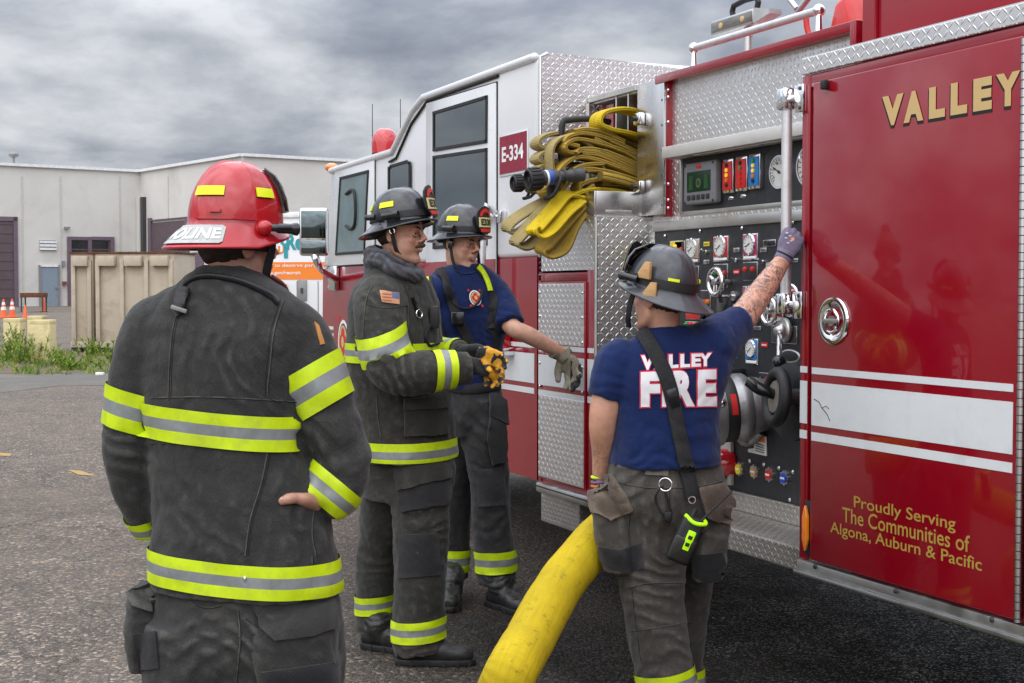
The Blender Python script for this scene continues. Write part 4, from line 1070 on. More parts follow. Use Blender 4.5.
for px, y, m in ((741, 469, CYR), (756, 471.5, CTN), (771, 474.5, CRD), (786, 478, CBL)):
    c = on_panel(px, y, .008); A = V((0, -1, 0)); g = G()
    pts = []
    for k in range(32):
        t = 2*math.pi*k/32; r = .027+(.004 if k % 4 < 2 else -.001); pts.append(c+V((math.cos(t)*r, 0, math.sin(t)*r)))
    g.add(b_prism(pts, (0, -.012, 0)), ALU); g.add(b_cyl(c+A*.012, c+A*.018, .0215, seg=24), m); g.add(b_obox(c+A*.0185, V((.014, 0, 0)), A*.0008, V((0, 0, .004))), M_WHP); g.build('drain_cap', pp_)
for px, y in ((750, 461), (764, 464.5), (779, 468), (793, 472), (743, 494), (790, 500)): g = G(); g.add(b_ball(on_panel(px, y, .008), .009, .007, .009, seg=10), ALU); g.build('bolt', pp_)
g = G(); c = on_panel(728, 462, .02); g.add(b_lathe([(0, .09), (.05, .085), (.062, .05), (.062, 0), (.05, -.01)], c+V((0, .02, 0)), V((-.3, -1, -.1)), 28), LAMPR); g.add(b_tube([c+V((0, -.02, -.04)), c+V((-.01, -.05, -.10)), c+V((-.015, -.05, -.16))], .022, 12, 3), M_DGREY); g.build('discharge_cap', pp_)
g = G(); g.add(b_box(X_(716, YP), X_(737, YP), YP-.03, YP-.009, zLo1+.02, on_panel(737, 440).z, .004), mat('cream_plate', (.40, .38, .34), .5)); g.build('cream_plate', pp_)
g = G(); c = on_panel(716, 384, .05); g.add(b_ball(c, .035), BLKG); g.add(b_cyl(c, c+V((.02, .05, .02)), .02), ALU); g.add(b_tube([on_panel(712, 370, .02), on_panel(718, 366, .10), on_panel(728, 372, .10)], .016, 10, 3), BLK); g.build('bleeder_knob', pp_)
g = G(); g.add(b_tube([on_panel(735, 408, .02), on_panel(740, 430, .1), on_panel(747, 440, .06), on_panel(760, 430, .03)], .03, 14, 4), DKAL); g.build('drain_pipe', pp_)

# --- step below the pump panel
zs = pY(800, 548, D).z
g = G(); g.add(b_box(XB+.02, XE, D+.0, YP+.03, zs-.09, zs, .006), TREADS); g.add(b_box(XB+.02, XE, YP-.03, YP-.009, zs-.0, zLo1+.0, .004), TREADS); part(g, 'running_step', smooth=0)
g = G(); g.add(b_box(XB+.02, XE, D+.3, D+2.0, .42, zs-.09), M_DGREY); part(g, 'chassis', smooth=0)

# --- rear body
XEND = XR+3.3
ztop = pY(806, 75.5, D).z
g = G(); g.add(b_box(XR, XEND, D+.001, D+WID, ZRt, ztop), REDD); part(g, 'rear_body', smooth=0)
g = G(); g.add(b_box(XR-.0, XEND, D-.018, D+.001, ztop+.0, pY(805, 59, D).z, .004), TREAD); g.add(b_box(XR-.0, XEND, D-.016, D+WID, pY(805, 59, D).z-.004, pY(805, 59, D).z+.003), TREAD); part(g, 'top_trim', smooth=0)
g = G(); g.add(b_box(XR, X_(811.5), D-.012, D+.001, ZRt+.004, ztop-.004, .004), RED)
g.add(b_box(X_(811.5), XEND, D-.010, D+.001, ztop-.05, ztop-.004, .003), RED); fr = part(g, 'door_frame')
stripes(XR+.002, X_(811), .0125, fr)
XD0, XD1 = X_(813.2, D-.02), X_(1019, D-.03)
zdt = (zD(816, 83.5)+zD(1022, 38))/2
g = G(); g.add(b_box(XD0, XD1, D-.028, D-.002, ZRt+.012, zdt, .006, 3), RED); cd_ = part(g, 'compartment_door')
g = G()
for a, b2 in ((Z2, Z1), (Z4, Z3), (Z6, Z5)): g.add(b_box(XD0+.008, XD1-.02, D-.0295, D-.028, a, b2), WREF)
g.build('stripe', cd_, 0)
# crack marks in the reflective band
g = G(); g.add(b_tube([pY(x, y, D-.0296) for x, y in ((814, 399), (819, 402), (822, 408), (827, 414), (830, 421))], .0016, 6, 1), SEAM); g.add(b_tube([pY(x, y, D-.0296) for x, y in ((822, 408), (826, 406), (829, 409))], .0012, 6, 1), SEAM); g.build('crack', cd_)
# VALLEY lettering: dark drop edge under gold letters
letters = [('V', 880.5, 901.5, 126.8, 95.2), ('A', 902, 921.5, 122, 93.5), ('L', 927, 943, 119.5, 92.8), ('L', 948.5, 965, 116, 88), ('E', 971, 989.5, 112.5, 81.8), ('Y', 993.5, 1017.5, 107.5, 76)]
zl0, zl1 = zD(890, 125.6, D-.03), zD(890, 95.6, D-.03)
xv0, xv1 = X_(880.3), X_(1018)
for ch, a, b2, _, _ in letters:
    x0 = X_(a, D-.03); x1 = X_(b2, D-.03)
    sz = zl1-zl0
    g = G()
    bb = text_bm(ch, x1-x0+.006, sz+.006, .075); place_bm(bb, (x0-.006, D-.0293, zl0-.010), (1, 0, 0), (0, 0, 1)); g.add(bb, SEAM)
    bb = text_bm(ch, x1-x0, sz, .065); place_bm(bb, (x0, D-.0305, zl0), (1, 0, 0), (0, 0, 1)); g.add(bb, GOLD)
    g.build('valley_letter', cd_, 0)
for s, (xa, ya), (xb, yb_) in (('Proudly Serving', (855.5, 498), (958, 516)), ('The Communities of', (844, 509), (972.5, 534)), ('Algona, Auburn & Pacific', (832, 523), (985, 557))):
    x0, x1 = X_(xa, D-.03), X_(xb, D-.03); H = .052
    zc = zD(xa, ya)
    bb = text_bm(s, x1-x0, H, .008)
    xs_ = sorted((v.co.x, v) for v in bb.verts) if False else None
    # one mesh per word: split at the wide gaps
    isl = []; seen = set()
    for f0 in bb.faces:
        if f0 in seen: continue
        st_ = [f0]; seen.add(f0); fs = []
        while st_:
            f_ = st_.pop(); fs.append(f_)
            for e_ in f_.edges:
                for f2_ in e_.link_faces:
                    if f2_ not in seen: seen.add(f2_); st_.append(f2_)
        xx = [v.co.x for f_ in fs for v in f_.verts]; isl.append([min(xx), max(xx), fs])
    isl.sort(key=lambda q: q[0]); words = []; cur = []; right = -1
    for a_, b_i, fs in isl:
        if cur and a_-right > H*.30: words.append(cur); cur = []
        cur.append(fs); right = max(right, b_i)
    words.append(cur)
    for w_i in words:
        nb = bmesh.new(); mp = {}
        for fs in w_i:
            for f_ in fs:
                nb.faces.new([mp.setdefault(v, None) or mp.__setitem__(v, nb.verts.new(v.co)) or mp[v] for v in f_.verts])
        place_bm(nb, (x0, D-.0295, zc-H*.5-.012), (1, 0, 0), (0, 0, 1)); g = G(); g.add(nb, GOLDD); g.build('slogan_word', cd_, 0)
# D-ring latch
c = pY(834, 321, D-.028); g = G(); A = V((0, -1, 0))
g.add(b_lathe([(0, -.004), (.045, -.004), (.052, .001), (.062, .006), (.074, .010), (.082, .008), (.085, 0)], c+A*.001, A, 48), CHROME); lt = g.build('latch', cd_, 50)
g = G(); g.add(b_torus(c+A*.012, A, .040, .0055, 36, 8), CHROME); g.add(b_obox(c+A*.012, V((.04, 0, 0)), A*.006, V((0, 0, .008)), .003), ALU); g.add(b_cyl(c+A*.004, c+A*.014, .018), ALU); g.build('ring_handle', lt)
g = G(); c = pY(826.5, 85, D-.03); g.add(b_box(c.x-.012, c.x+.014, D-.05, D-.028, c.z-.016, c.z+.016, .004), RUB); g.build('bumper', cd_)
g = G(); c0 = pY(807, 528, D-.022); pts = [c0+V((x, 0, z)) for x, z in ((0, .085), (.016, .04), (.016, -.04), (0, -.085), (-.016, -.04), (-.016, .04))]
g.add(b_box(c0.x-.02, c0.x+.02, D-.018, D-.012, c0.z-.10, c0.z+.10, .003), BLK); g.add(b_prism(pts, (0, -.014, 0), .004), AMB); part(g, 'side_reflector')
# piano hinge, next door
g = G(); g.add(b_cyl((XD1+.012, D-.03, ZRt+.01), (XD1+.012, D-.03, ztop-.05), .011, seg=12), STEEL)
for k in range(70): 
    z = ZRt+.02+k*.025
    if z < ztop-.06: g.add(b_cyl((XD1+.012, D-.03, z), (XD1+.012, D-.03, z+.0025), .0125, seg=12), SEAM)
part(g, 'piano_hinge')
g = G(); g.add(b_box(XD1+.03, XD1+1.4, D-.028, D-.002, ZRt+.012, zdt, .006, 3), RED); d3 = part(g, 'compartment_door')
g = G()
for a, b2 in ((Z2, Z1), (Z4, Z3), (Z6, Z5)): g.add(b_box(XD1+.04, XD1+1.39, D-.0295, D-.028, a, b2), WREF)
g.build('stripe', d3, 0)
# lower rail
g = G(); g.add(b_box(XR+.002, XEND, D-.026, D+.25, ZRail, ZRt+.002, .008), ALU); g.add(b_box(XR+.002, XEND, D-.04, D-.026, ZRail+.0, ZRail+.018, .004), STEEL)
for k in range(6): g.add(b_ball((XR+.12+k*.45, D-.027, ZRail+.045), .009, .006, .009, seg=10), BLK)
part(g, 'lower_rail')
# hinge brackets and vertical hand rail
xb_ = X_(788.0, D-.02)
zt1, zb1 = pY(788, 101, D-.02).z, pY(788, 305, D-.02).z
g = G(); g.add(b_tube([V((xb_, D-.03, zb1)), V((xb_, D-.03, zt1))], .0195, 20, 1), GRIP); hr = part(g, 'hand_rail')
for z in (zt1, zb1):
    g = G(); s_ = 1
    g.add(b_box(xb_-.03, xb_+.03, D-.062, D+.004, z-.035, z+.045, .012), CHROME)
    g.add(b_cyl((xb_+.02, D-.03, z), (XR+.0, D-.03, z), .016, seg=14), CHROME); g.add(b_box(XR-.028, XR+.03, D-.03, D-.0125, z-.05, z+.05, .004), CHROME)
    g.add(b_ball((XR+.012, D-.031, z+.035), .008, .005, .008, seg=8), M_DGREY); g.add(b_ball((XR+.012, D-.031, z-.035), .008, .005, .008, seg=8), M_DGREY)
    g.build('bracket', hr)
# raised red body on top, right
g = G(); xr0 = X_(863, D+.25)
g.add(b_box(xr0, XEND, D+.25, D+WID-.25, ztop, ztop+.9), RED); g.add(b_box(xr0, xr0+.075, D+.235, D+.25, ztop, ztop+.9, .004), RED); part(g, 'hose_bed_side', smooth=20)
# roof rail and floodlight above the pump house
r0, r1 = pY(693, 49, YP+.06), pY(822, 9, YP+.06)
zr_ = (r0.z+r1.z)/2
g = G(); g.add(b_tube([V((r0.x, YP+.06, zr_)), V((r1.x, YP+.06, zr_))], .017, 14, 1), GRIP); rr = part(g, 'roof_hand_rail')
for x in (r0.x+.01, r1.x-.02):
    g = G(); g.add(b_ball((x, YP+.06, zr_), .026), CHROME); g.add(b_cyl((x, YP+.06, zr_), (x, YP+.06, ZH), .013, .02), CHROME); g.add(b_cyl((x, YP+.06, ZH), (x, YP+.06, ZH+.006), .034), CHROME); g.build('rail_post', rr)
def fl(px, py): return pY(px, py, YP+.35)
g = G(); a, c = fl(714, 0).x, fl(757, 0).x; zt2, zb2 = fl(736, 13).z, fl(736, 33).z
LENS = mat('floodlight_glass', (.22, .21, .19), .12, metal=.5, var=.3, vs=14)
zt2 = (fl(714, 22).z+fl(757, 8).z)/2; zb2 = (fl(715, 37).z+fl(757, 23).z)/2
g.add(b_box(a, c, YP+.33, YP+.375, zb2, zt2, .008), ALU); g.add(b_prism([V((c, YP+.33, zb2)), V((c, YP+.33, zt2)), V((c+.10, YP+.35, zt2-.02)), V((c+.10, YP+.35, zb2+.03))], (0, .07, 0)), ALU); fd = part(g, 'floodlight')
g = G(); g.add(b_box(a+.012, c-.012, YP+.326, YP+.33, zb2+.012, zt2-.012, .001), LENS)
g.add(b_ball((a+.1, YP+.326, (zb2+zt2)/2), .018, .004, .014), GOLD); g.add(b_ball((c-.09, YP+.326, (zb2+zt2)/2), .018, .004, .014), GOLD); g.build('lens', fd)
g = G(); xm = (a+c)/2+.06; g.add(b_tube([V((xm-.11, YP+.375, zt2)), V((xm-.11, YP+.375, zt2+.055)), V((xm+.09, YP+.375, zt2+.06)), V((xm+.09, YP+.375, zt2))], .014, 10, 2), RUB); g.build('handle', fd)
g = G(); g.add(b_cyl((xm+.02, YP+.375, ZH), (xm+.02, YP+.375, zb2), .022), ALU); g.add(b_tube([V((xm+.02, YP+.36, ZH+.05)), V((xm+.08, YP+.34, ZH+.04))], .022, 10, 1), BLK); g.build('mount', fd)
g = G()
for p0, p1 in (((790, 0), (797, 9)), ((818, -14), (798, 12))): g.add(b_cyl(pY(*p0, YP+.5), pY(*p1, YP+.5), .014), ALU)
part(g, 'roof_strut')
# tyres
for x in (pY(374, 300, D).x, XR+1.9):
    for y in (D+.17, D+WID-.17):
        c = V((x, y, .5)); g = G(); g.add(b_lathe([(.30, -.13), (.44, -.15), (.495, -.12), (.50, 0), (.495, .12), (.44, .15), (.30, .13)], c, (0, 1, 0), 48), TYRE); wv = part(g, 'wheel')
        g = G(); g.add(b_lathe([(0, .09), (.1, .10), (.12, .06), (.24, .05), (.30, .13), (.31, .10)], c, (0, -1, 0), 36), ALU); g.build('rim', wv)
g = G(); g.add(b_box(XF+.1, XEND-.1, D+.5, D+1.9, .38, .55), M_DGREY); part(g, 'frame_rails', smooth=0)
g = G(); g.add(b_box(XF+.1, XC, D+.35, D+WID-.35, .5, ZB+.1), M_DGREY); part(g, 'cab_underside', smooth=0)

# red equipment on the roof (rests there)
c = pY(841, 12, YP+.35); 
rc = thing('portable_monitor', V((c.x, c.y, ZH)), 'bright red folded equipment standing on the pump house roof beside the rail', 'equipment')
CRED = mat('bright_red_cast', (.62, .02, .015), .35, coat=.4)
g = G(); b0 = V((c.x, c.y, ZH))
g.add(b_prism([b0+V((-.13, 0, 0)), b0+V((.13, 0, 0)), b0+V((.08, 0, .12)), b0+V((.03, 0, .24)), b0+V((-.05, 0, .22))], (0, .16, 0), .02), CRED); g.build('body', rc)
g = G(); g.add(b_lathe([(.02, 0), (.045, 0), (.045, .03), (0, .035)], b0+V((-.02, -.002, .05)), (0, -1, 0), 20), RUB); g.build('outlet', rc)
g = G(); g.add(b_tube([b0+V((-.14, 0, .05)), b0+V((-.19, -.03, .11)), b0+V((-.2, -.04, .2))], .014, 8, 3), CRED); g.build('handle', rc)

# stainless tray on the cabinet top
tr = thing('steel_tray', V((XB-.15, D+.1, ZT)), 'polished steel tray on the cabinet top under the folded hoses', 'tray')
g = G(); tx0, tx1 = X_(573.5), XB-.02; ht = pY(573.5, 196, D-.0).z-ZT; ht = .125
g.add(b_box(tx0, tx1, D+.0, D+.012, ZT+.004, ZT+ht, .004), STEEL); g.add(b_box(tx1-.012, tx1, D+.012, YP-.04, ZT+.004, ZT+ht, .004), STEEL); g.add(b_box(tx0, tx0+.012, D+.012, YP-.04, ZT+.004, ZT+ht, .004), STEEL)
g.add(b_box(tx0+.012, tx1-.012, D+.012, YP-.04, ZT+.004, ZT+.012), STEEL); g.build('tray_wall', tr, 30)
g = G(); g.add(b_box(tx1-.002, tx1+.004, D+.06, YP-.1, ZT+.02, ZT+.035, .002), ALU); g.build('lip', tr)
# ------------------------------------------------------------------ figure tools
def e_loft(rings, seg=28, n=5, expo=2.3):
    """rings: (centre, half-width vector, half-depth vector[, scale]) -> closed bmesh"""
    C = catmull([r[0] for r in rings], n); U = catmull([r[1] for r in rings], n); W = catmull([r[2] for r in rings], n)
    b = bmesh.new(); R = []
    for c, u, w_ in zip(C, U, W):
        ring = []
        for k in range(seg):
            t = 2*math.pi*k/seg; ca, sa = math.cos(t), math.sin(t)
            q = 2/expo
            ring.append(b.verts.new(c+u*math.copysign(abs(ca)**q, ca)+w_*math.copysign(abs(sa)**q, sa)))
        R.append(ring)
    for A, B in zip(R, R[1:]):
        for k in range(seg): b.faces.new((A[k], A[(k+1) % seg], B[(k+1) % seg], B[k]))
    b.faces.new(R[0][::-1]); b.faces.new(R[-1])
    bmesh.ops.recalc_face_normals(b, faces=b.faces)
    return b
def fuse(bms, voxel=.008, sm=6, fac=.6):
    me = bpy.data.meshes.new('f'); B = bmesh.new()
    for b in bms:
        t = bpy.data.meshes.new('t'); b.to_mesh(t); b.free(); B.from_mesh(t); bpy.data.meshes.remove(t)
    bmesh.ops.triangulate(B, faces=[f for f in B.faces if len(f.verts) > 4])
    B.to_mesh(me); B.free()
    o = bpy.data.objects.new('f', me); COL.objects.link(o)
    m = o.modifiers.new('r', 'REMESH'); m.mode = 'VOXEL'; m.voxel_size = voxel; m.use_smooth_shade = True
    if sm:
        s = o.modifiers.new('s', 'SMOOTH'); s.iterations = sm; s.factor = fac
    bpy.context.view_layer.update()
    out = bpy.data.meshes.new_from_object(o.evaluated_get(bpy.context.evaluated_depsgraph_get()))
    bpy.data.objects.remove(o); bpy.data.meshes.remove(me)
    b = bmesh.new(); b.from_mesh(out); bpy.data.meshes.remove(out)
    b.normal_update()
    return b
def crumple(b, amp=.006, freq=5., folds=(), seed=0., fine=.0012, stretch=(1, 1, 1), weight=None):
    """cloth folds: broad soft folds with sharp valleys + local ring folds"""
    b.normal_update(); sv = V((seed, seed*1.7, seed*.3)); st = V(stretch)
    new = []
    for v in b.verts:
        p = v.co; q = V((p.x*st.x, p.y*st.y, p.z*st.z))
        wq = q*freq+sv
        wq = wq+noise.noise_vector(q*2.3+sv)*.9
        a = abs(noise.noise(wq))*2-.42
        a2 = abs(noise.noise(wq*2.3+V((5, 3, 1))))*2-.42
        d = amp*(a+.45*a2)
        for (c, rad, dr, wl_, am) in folds:
            e = p-c; g_ = math.exp(-(e.length/rad)**2)
            if g_ > .03:
                ph = e.dot(dr)/wl_*.8+1.9*noise.noise(p*5+sv)+.5*noise.noise(p*13)
                s = abs(math.sin(ph*math.pi)); d += .68*am*g_*(s*1.6-.9)
        d += fine*noise.noise(p*38+sv)
        if weight: d *= weight(p)
        new.append(p+v.normal*d)
    for v, c in zip(b.verts, new): v.co = c
    b.normal_update()
    return b
def to_obj(b, name, parent, mats, origin=None, keep=False, smooth=True):
    me = bpy.data.meshes.new(name); b.to_mesh(me)
    for m in (mats if isinstance(mats, (list, tuple)) else [mats]): me.materials.append(m)
    if smooth: me.shade_smooth()
    bv = BVHTree.FromBMesh(b); b.free()
    o = link_mesh(name, me, parent, origin)
    return o, bv
def hitpx(bv, px, py, default=None):
    d = ray(px, py).normalized(); h = bv.ray_cast(CAM, d)
    if h[0] is None:
        if default is None: return None
        q = CAM+d*default; n_ = bv.find_nearest(q); return n_[0], n_[1]
    return h[0], h[1]
def clampface(n_, p):
    return n_ if n_.dot(CAM-p) > 0 else -n_
def strap(bvs, pts, wd, m, name, par, off=.004, th=.004, n=8, free=False, segw=4):
    """ribbon laid on the surfaces along image points (px,py[,extra lift])"""
    P = catmull([V((p[0], p[1], p[2] if len(p) > 2 else 0)) for p in pts], n)
    H = []; last = None
    for q in P:
        best = None
        for bv in bvs:
            h = hitpx(bv, q.x, q.y)
            if h and (best is None or (h[0]-CAM).length < (best[0]-CAM).length): best = h
        if best is None:
            if last is None: continue
            dist = (last[0]-CAM).length; best = (CAM+ray(q.x, q.y).normalized()*dist, last[1])
        last = best; H.append((best[0], clampface(best[1], best[0]), q.z))
    for _ in range(3):
        H = [H[0]]+[((H[i-1][0]+H[i][0]*2+H[i+1][0])/4, (H[i-1][1]+H[i][1]*2+H[i+1][1]).normalized(), H[i][2]) for i in range(1, len(H)-1)]+[H[-1]]
    b = bmesh.new(); rings = []
    for i, (p, n_, lift) in enumerate(H):
        t = (H[min(i+1, len(H)-1)][0]-H[max(0, i-1)][0]); 
        if t.length < 1e-7: continue
        t.normalize(); s = t.cross(n_).normalized(); c = p+n_*(off+lift)
        top = []; bot = []
        for k in range(segw+1):
            x = (k/segw-.5)*wd; edge = abs(k/segw-.5)*2
            pp = c+s*x
            if free: q2 = pp
            else:
                best = None
                for bv in bvs:
                    nn_ = bv.ray_cast(pp+n_*.05, -n_, .09)
                    if nn_[0] is not None and (best is None or (pp+n_*.05-nn_[0]).length < best[1]): best = (nn_[0], (pp+n_*.05-nn_[0]).length)
                q2 = best[0]+n_*(off+lift) if best else pp
            top.append(b.verts.new(q2+n_*th*(1 if edge < .99 else .2))); bot.append(q2)
        bt = [b.verts.new(q-n_*.004) for q in (bot[0], bot[-1])]
        rings.append([bt[0]]+top+[bt[1]])
    for A, B in zip(rings, rings[1:]):
        for k in range(len(A)-1): b.faces.new((A[k], A[k+1], B[k+1], B[k]))
        b.faces.new((A[-1], A[0], B[0], B[-1]))
    if rings: b.faces.new(rings[0]); b.faces.new(rings[-1][::-1])
    bmesh.ops.recalc_face_normals(b, faces=b.faces)
    g = G(); g.add(b, m); return g.build(name, par, 60)
def grid_cut(b, step):
    xs = [v.co.x for v in b.verts]; ys = [v.co.y for v in b.verts]
    x = math.floor(min(xs)/step)*step
    while x < max(xs):
        bmesh.ops.bisect_plane(b, geom=b.verts[:]+b.edges[:]+b.faces[:], plane_co=(x, 0, 0), plane_no=(1, 0, 0), dist=1e-5); x += step
    y = math.floor(min(ys)/step)*step
    while y < max(ys):
        bmesh.ops.bisect_plane(b, geom=b.verts[:]+b.edges[:]+b.faces[:], plane_co=(0, y, 0), plane_no=(0, 1, 0), dist=1e-5); y += step
    return b
def drape(b, bvs, off, rim=.0, maxd=None):
    """b lives in picture-plane px coords (x=px, y=-py): lay it on the surfaces seen there"""
    hits = {}
    fallback = None
    for v in b.verts:
        best = None
        for bv in bvs:
            h = hitpx(bv, v.co.x, -v.co.y)
            if h and (best is None or (h[0]-CAM).length < (best[0]-CAM).length): best = h
        hits[v] = best
    ds = sorted((h[0]-CAM).length for h in hits.values() if h)
    if not ds: return b
    dm = ds[len(ds)//2]; jump = maxd or .12
    for v, h in hits.items():
        d = ray(v.co.x, -v.co.y).normalized()
        if h is None or (h[0]-CAM).length > dm+jump:
            q = CAM+d*min(dm, ds[-1]); best = None
            for bv in bvs:
                nr = bv.find_nearest(q)
                if nr[0] is not None and (best is None or nr[3] < best[2]): best = (nr[0], nr[1], nr[3])
            h = (best[0], best[1])
        n_ = clampface(h[1], h[0]); v.co = h[0]+n_*off
        hits[v] = n_
    bmesh.ops.recalc_face_normals(b, faces=b.faces)
    if rim:
        ed = [e for e in b.edges if e.is_boundary]
        r = bmesh.ops.extrude_edge_only(b, edges=ed)
        for v in [x for x in r['geom'] if isinstance(x, bmesh.types.BMVert)]:
            # move down towards the surface
            src = min((e.other_vert(v) for e in v.link_edges if e.other_vert(v) in hits), key=lambda q: (q.co-v.co).length, default=None)
            if src is not None: v.co = src.co-hits[src]*rim
    return b
def patch(bvs, poly, m, name, par, off=.004, rim=.006, step=3., maxd=None, puff=0, build=True):
    b = bmesh.new(); b.faces.new([b.verts.new((x, -y, 0)) for x, y in poly]); grid_cut(b, step)
    bmesh.ops.remove_doubles(b, verts=b.verts, dist=1e-4)
    drape(b, bvs, off, rim, maxd)
    g = G(); g.add(b, m)
    return g.build(name, par, 50) if build else g
def seam(bvs, pts, par, m=None, r=.0014, name='seam', n=6, off=.001):
    P = catmull([V((p[0], p[1], 0)) for p in pts], n); out = []
    for q in P:
        best = None
        for bv in bvs:
            h = hitpx(bv, q.x, q.y)
            if h and (best is None or (h[0]-CAM).length < (best[0]-CAM).length): best = h
        if best: out.append(best[0]+clampface(best[1], best[0])*off)
    if len(out) < 3: return None
    return b_tube(out, r, 6, 1)
def draw_seams(bvs, lists, par, m, r=.0014, name='stitching', off=.0008):
    g = G()
    for l in lists:
        b = seam(bvs, l, par, m, r, off=off)
        if b: g.add(b, m)
    return g.build(name, par, 60)
SEAM_LIGHT = []
def draw_seams2(bvs, lists, par, m, r=.0014, name='stitching', off=.0008):
    g = G()
    for l in lists:
        b = seam(bvs, l, par, m, r*1.7, off=-r*.9)
        if b: g.add(b, SEAM_LIGHT[0])
        b = seam(bvs, [(x+.9, y+.5) for x, y in l], par, m, r, off=r*.3)
        if b: g.add(b, m)
    return g.build(name, par, 60)
def band(bv, c0, c1, w0, name, par, mats, u=None, rmax=.3, off=.0062, seg=72, a0=0., a1=2*math.pi, rows=(.34, .66), bump=0):
    """reflective band wrapped round a tube: rows of yellow / silver / yellow between c0 and c1 along the axis, found by rays from the axis outwards"""
    ax = (c1-c0); d = ax.normalized()
    if w0 is None: uu, ww, _ = frame_of(d)
    else: uu = (w0-d*w0.dot(d)).normalized(); ww = d.cross(uu)
    ts = [0, .005, rows[0]-.002, rows[0]+.002, .5, rows[1]-.002, rows[1]+.002, .995, 1]
    ts = [0, rows[0]*.5, rows[0], .5, rows[1], (1+rows[1])/2, 1]
    b = bmesh.new(); R = []
    closed = abs(a1-a0-2*math.pi) < 1e-3
    K = seg if closed else seg+1
    for t in ts:
        c = c0+ax*t; rad = []
        for k in range(K):
            a = a0+(a1-a0)*k/seg; e = uu*math.cos(a)+ww*math.sin(a)
            h = bv.ray_cast(c, e, rmax); rad.append(h[3] if h[0] is not None else None)
        good = [r for r in rad if r is not None]; md = sorted(good)[len(good)//2] if good else .1
        rad = [md if r is None else min(r, md*1.9) for r in rad]
        for _ in range(2):
          if closed: rad = [(rad[k-1]+rad[k]+rad[(k+1) % K])/3 for k in range(K)]
        if closed: rad = [(rad[k-1]+rad[k]*2+rad[(k+1) % K])/4 if abs(rad[k-1]-rad[k]) > .01 else rad[k] for k in range(K)]
        ring = []
        for k in range(K):
            a = a0+(a1-a0)*k/seg; e = uu*math.cos(a)+ww*math.sin(a)
            ring.append(b.verts.new(c+e*(rad[k]+off)))
        R.append(ring)
    faces = {0: [], 1: []}
    for i, (A, B) in enumerate(zip(R, R[1:])):
        for k in range(K if closed else K-1):
            f = b.faces.new((A[k], A[(k+1) % K], B[(k+1) % K], B[k])); faces[1 if i in (2, 3) else 0].append(f)
    for f in faces[1]: f.material_index = 1
    bmesh.ops.recalc_face_normals(b, faces=b.faces)
    # rim to close down on the cloth
    me = bpy.data.meshes.new('t'); b.to_mesh(me); b.free()
    g = G(); g.mi(mats[0]); g.mi(mats[1]); g.bm.from_mesh(me); bpy.data.meshes.remove(me)
    return g.build(name, par, 60)

def tb(pts, rs, seg=16, n=5): return b_tube(pts, rs, seg, n)

# ---- hand: list of closed shapes
def hand_shapes(w_, d, nrm, side, curl=(.5, .6, .5), s=1.0, fat=0., spread=.1, thumb=(.7, .5, .5), curls=None, tcurl=.5):
    """w_ wrist, d towards the fingers, nrm out of the palm, side +1/-1 puts the thumb on d x nrm * side"""
    d = V(d).normalized(); nrm = (V(nrm)-d*V(nrm).dot(d)).normalized(); t = d.cross(nrm).normalized()*side
    out = []
    out.append(e_loft([(w_-d*.02*s, t*(.026+fat)*s, nrm*(.020+fat)*s), (w_+d*.015*s, t*(.031+fat)*s, nrm*(.019+fat)*s), (w_+d*.05*s, t*(.041+fat)*s, nrm*(.016+fat)*s), (w_+d*.085*s, t*(.041+fat)*s, nrm*(.013+fat)*s), (w_+d*.098*s, t*(.036+fat)*s, nrm*(.010+fat)*s)], 20, 3))
    L = (.074, .082, .077, .060); X = (.031, .0105, -.0105, -.030); B = (.090, .096, .092, .082)
    for i in range(4):
        cu = curls[i] if curls else curl
        p = w_+d*B[i]*s+t*X[i]*s; dr = (d+t*spread*(1.5-i)*.5).normalized()
        pts = [p-dr*.02*s, p]; dd_ = dr; ang = 0
        for j, fr_ in enumerate((.46, .30, .24)):
            ang += cu[j]; dd_ = (dr*math.cos(ang)+nrm*math.sin(ang)); p = p+dd_*L[i]*fr_*s; pts.append(p)
        r = (.0098+fat)*s
        out.append(b_tube(pts, [r*1.0, r*1.05, r*.97, r*.9, r*.72], 12, 4))
        out.append(b_ball(pts[-1], r*.72, seg=10))
    a, b_, c = thumb
    td = (d*a+t*b_+nrm*c).normalized(); p0 = w_+d*.018*s+t*.022*s
    p1 = p0+td*.042*s; td2 = (td+(nrm*.5-t*.4+d*.3)*tcurl).normalized(); p2 = p1+td2*.032*s; td3 = (td2+(nrm*.3-t*.4+d*.3)*tcurl).normalized(); p3 = p2+td3*.024*s
    r = (.0115+fat)*s
    out.append(b_tube([p0, p1, p2, p3], [r*1.25, r*1.15, r, r*.75], 12, 4)); out.append(b_ball(p3, r*.75, seg=10))
    return out

HEAD_DETAIL = [None]
def fuse_body(base, extra=()):
    """big forms first, well smoothed; then nose, lips, ears, hands fused on"""
    b = fuse(base, .0055, 22, .6)
    return fuse([b]+HEAD_DETAIL[0]+list(extra), .0040, 3, .4)
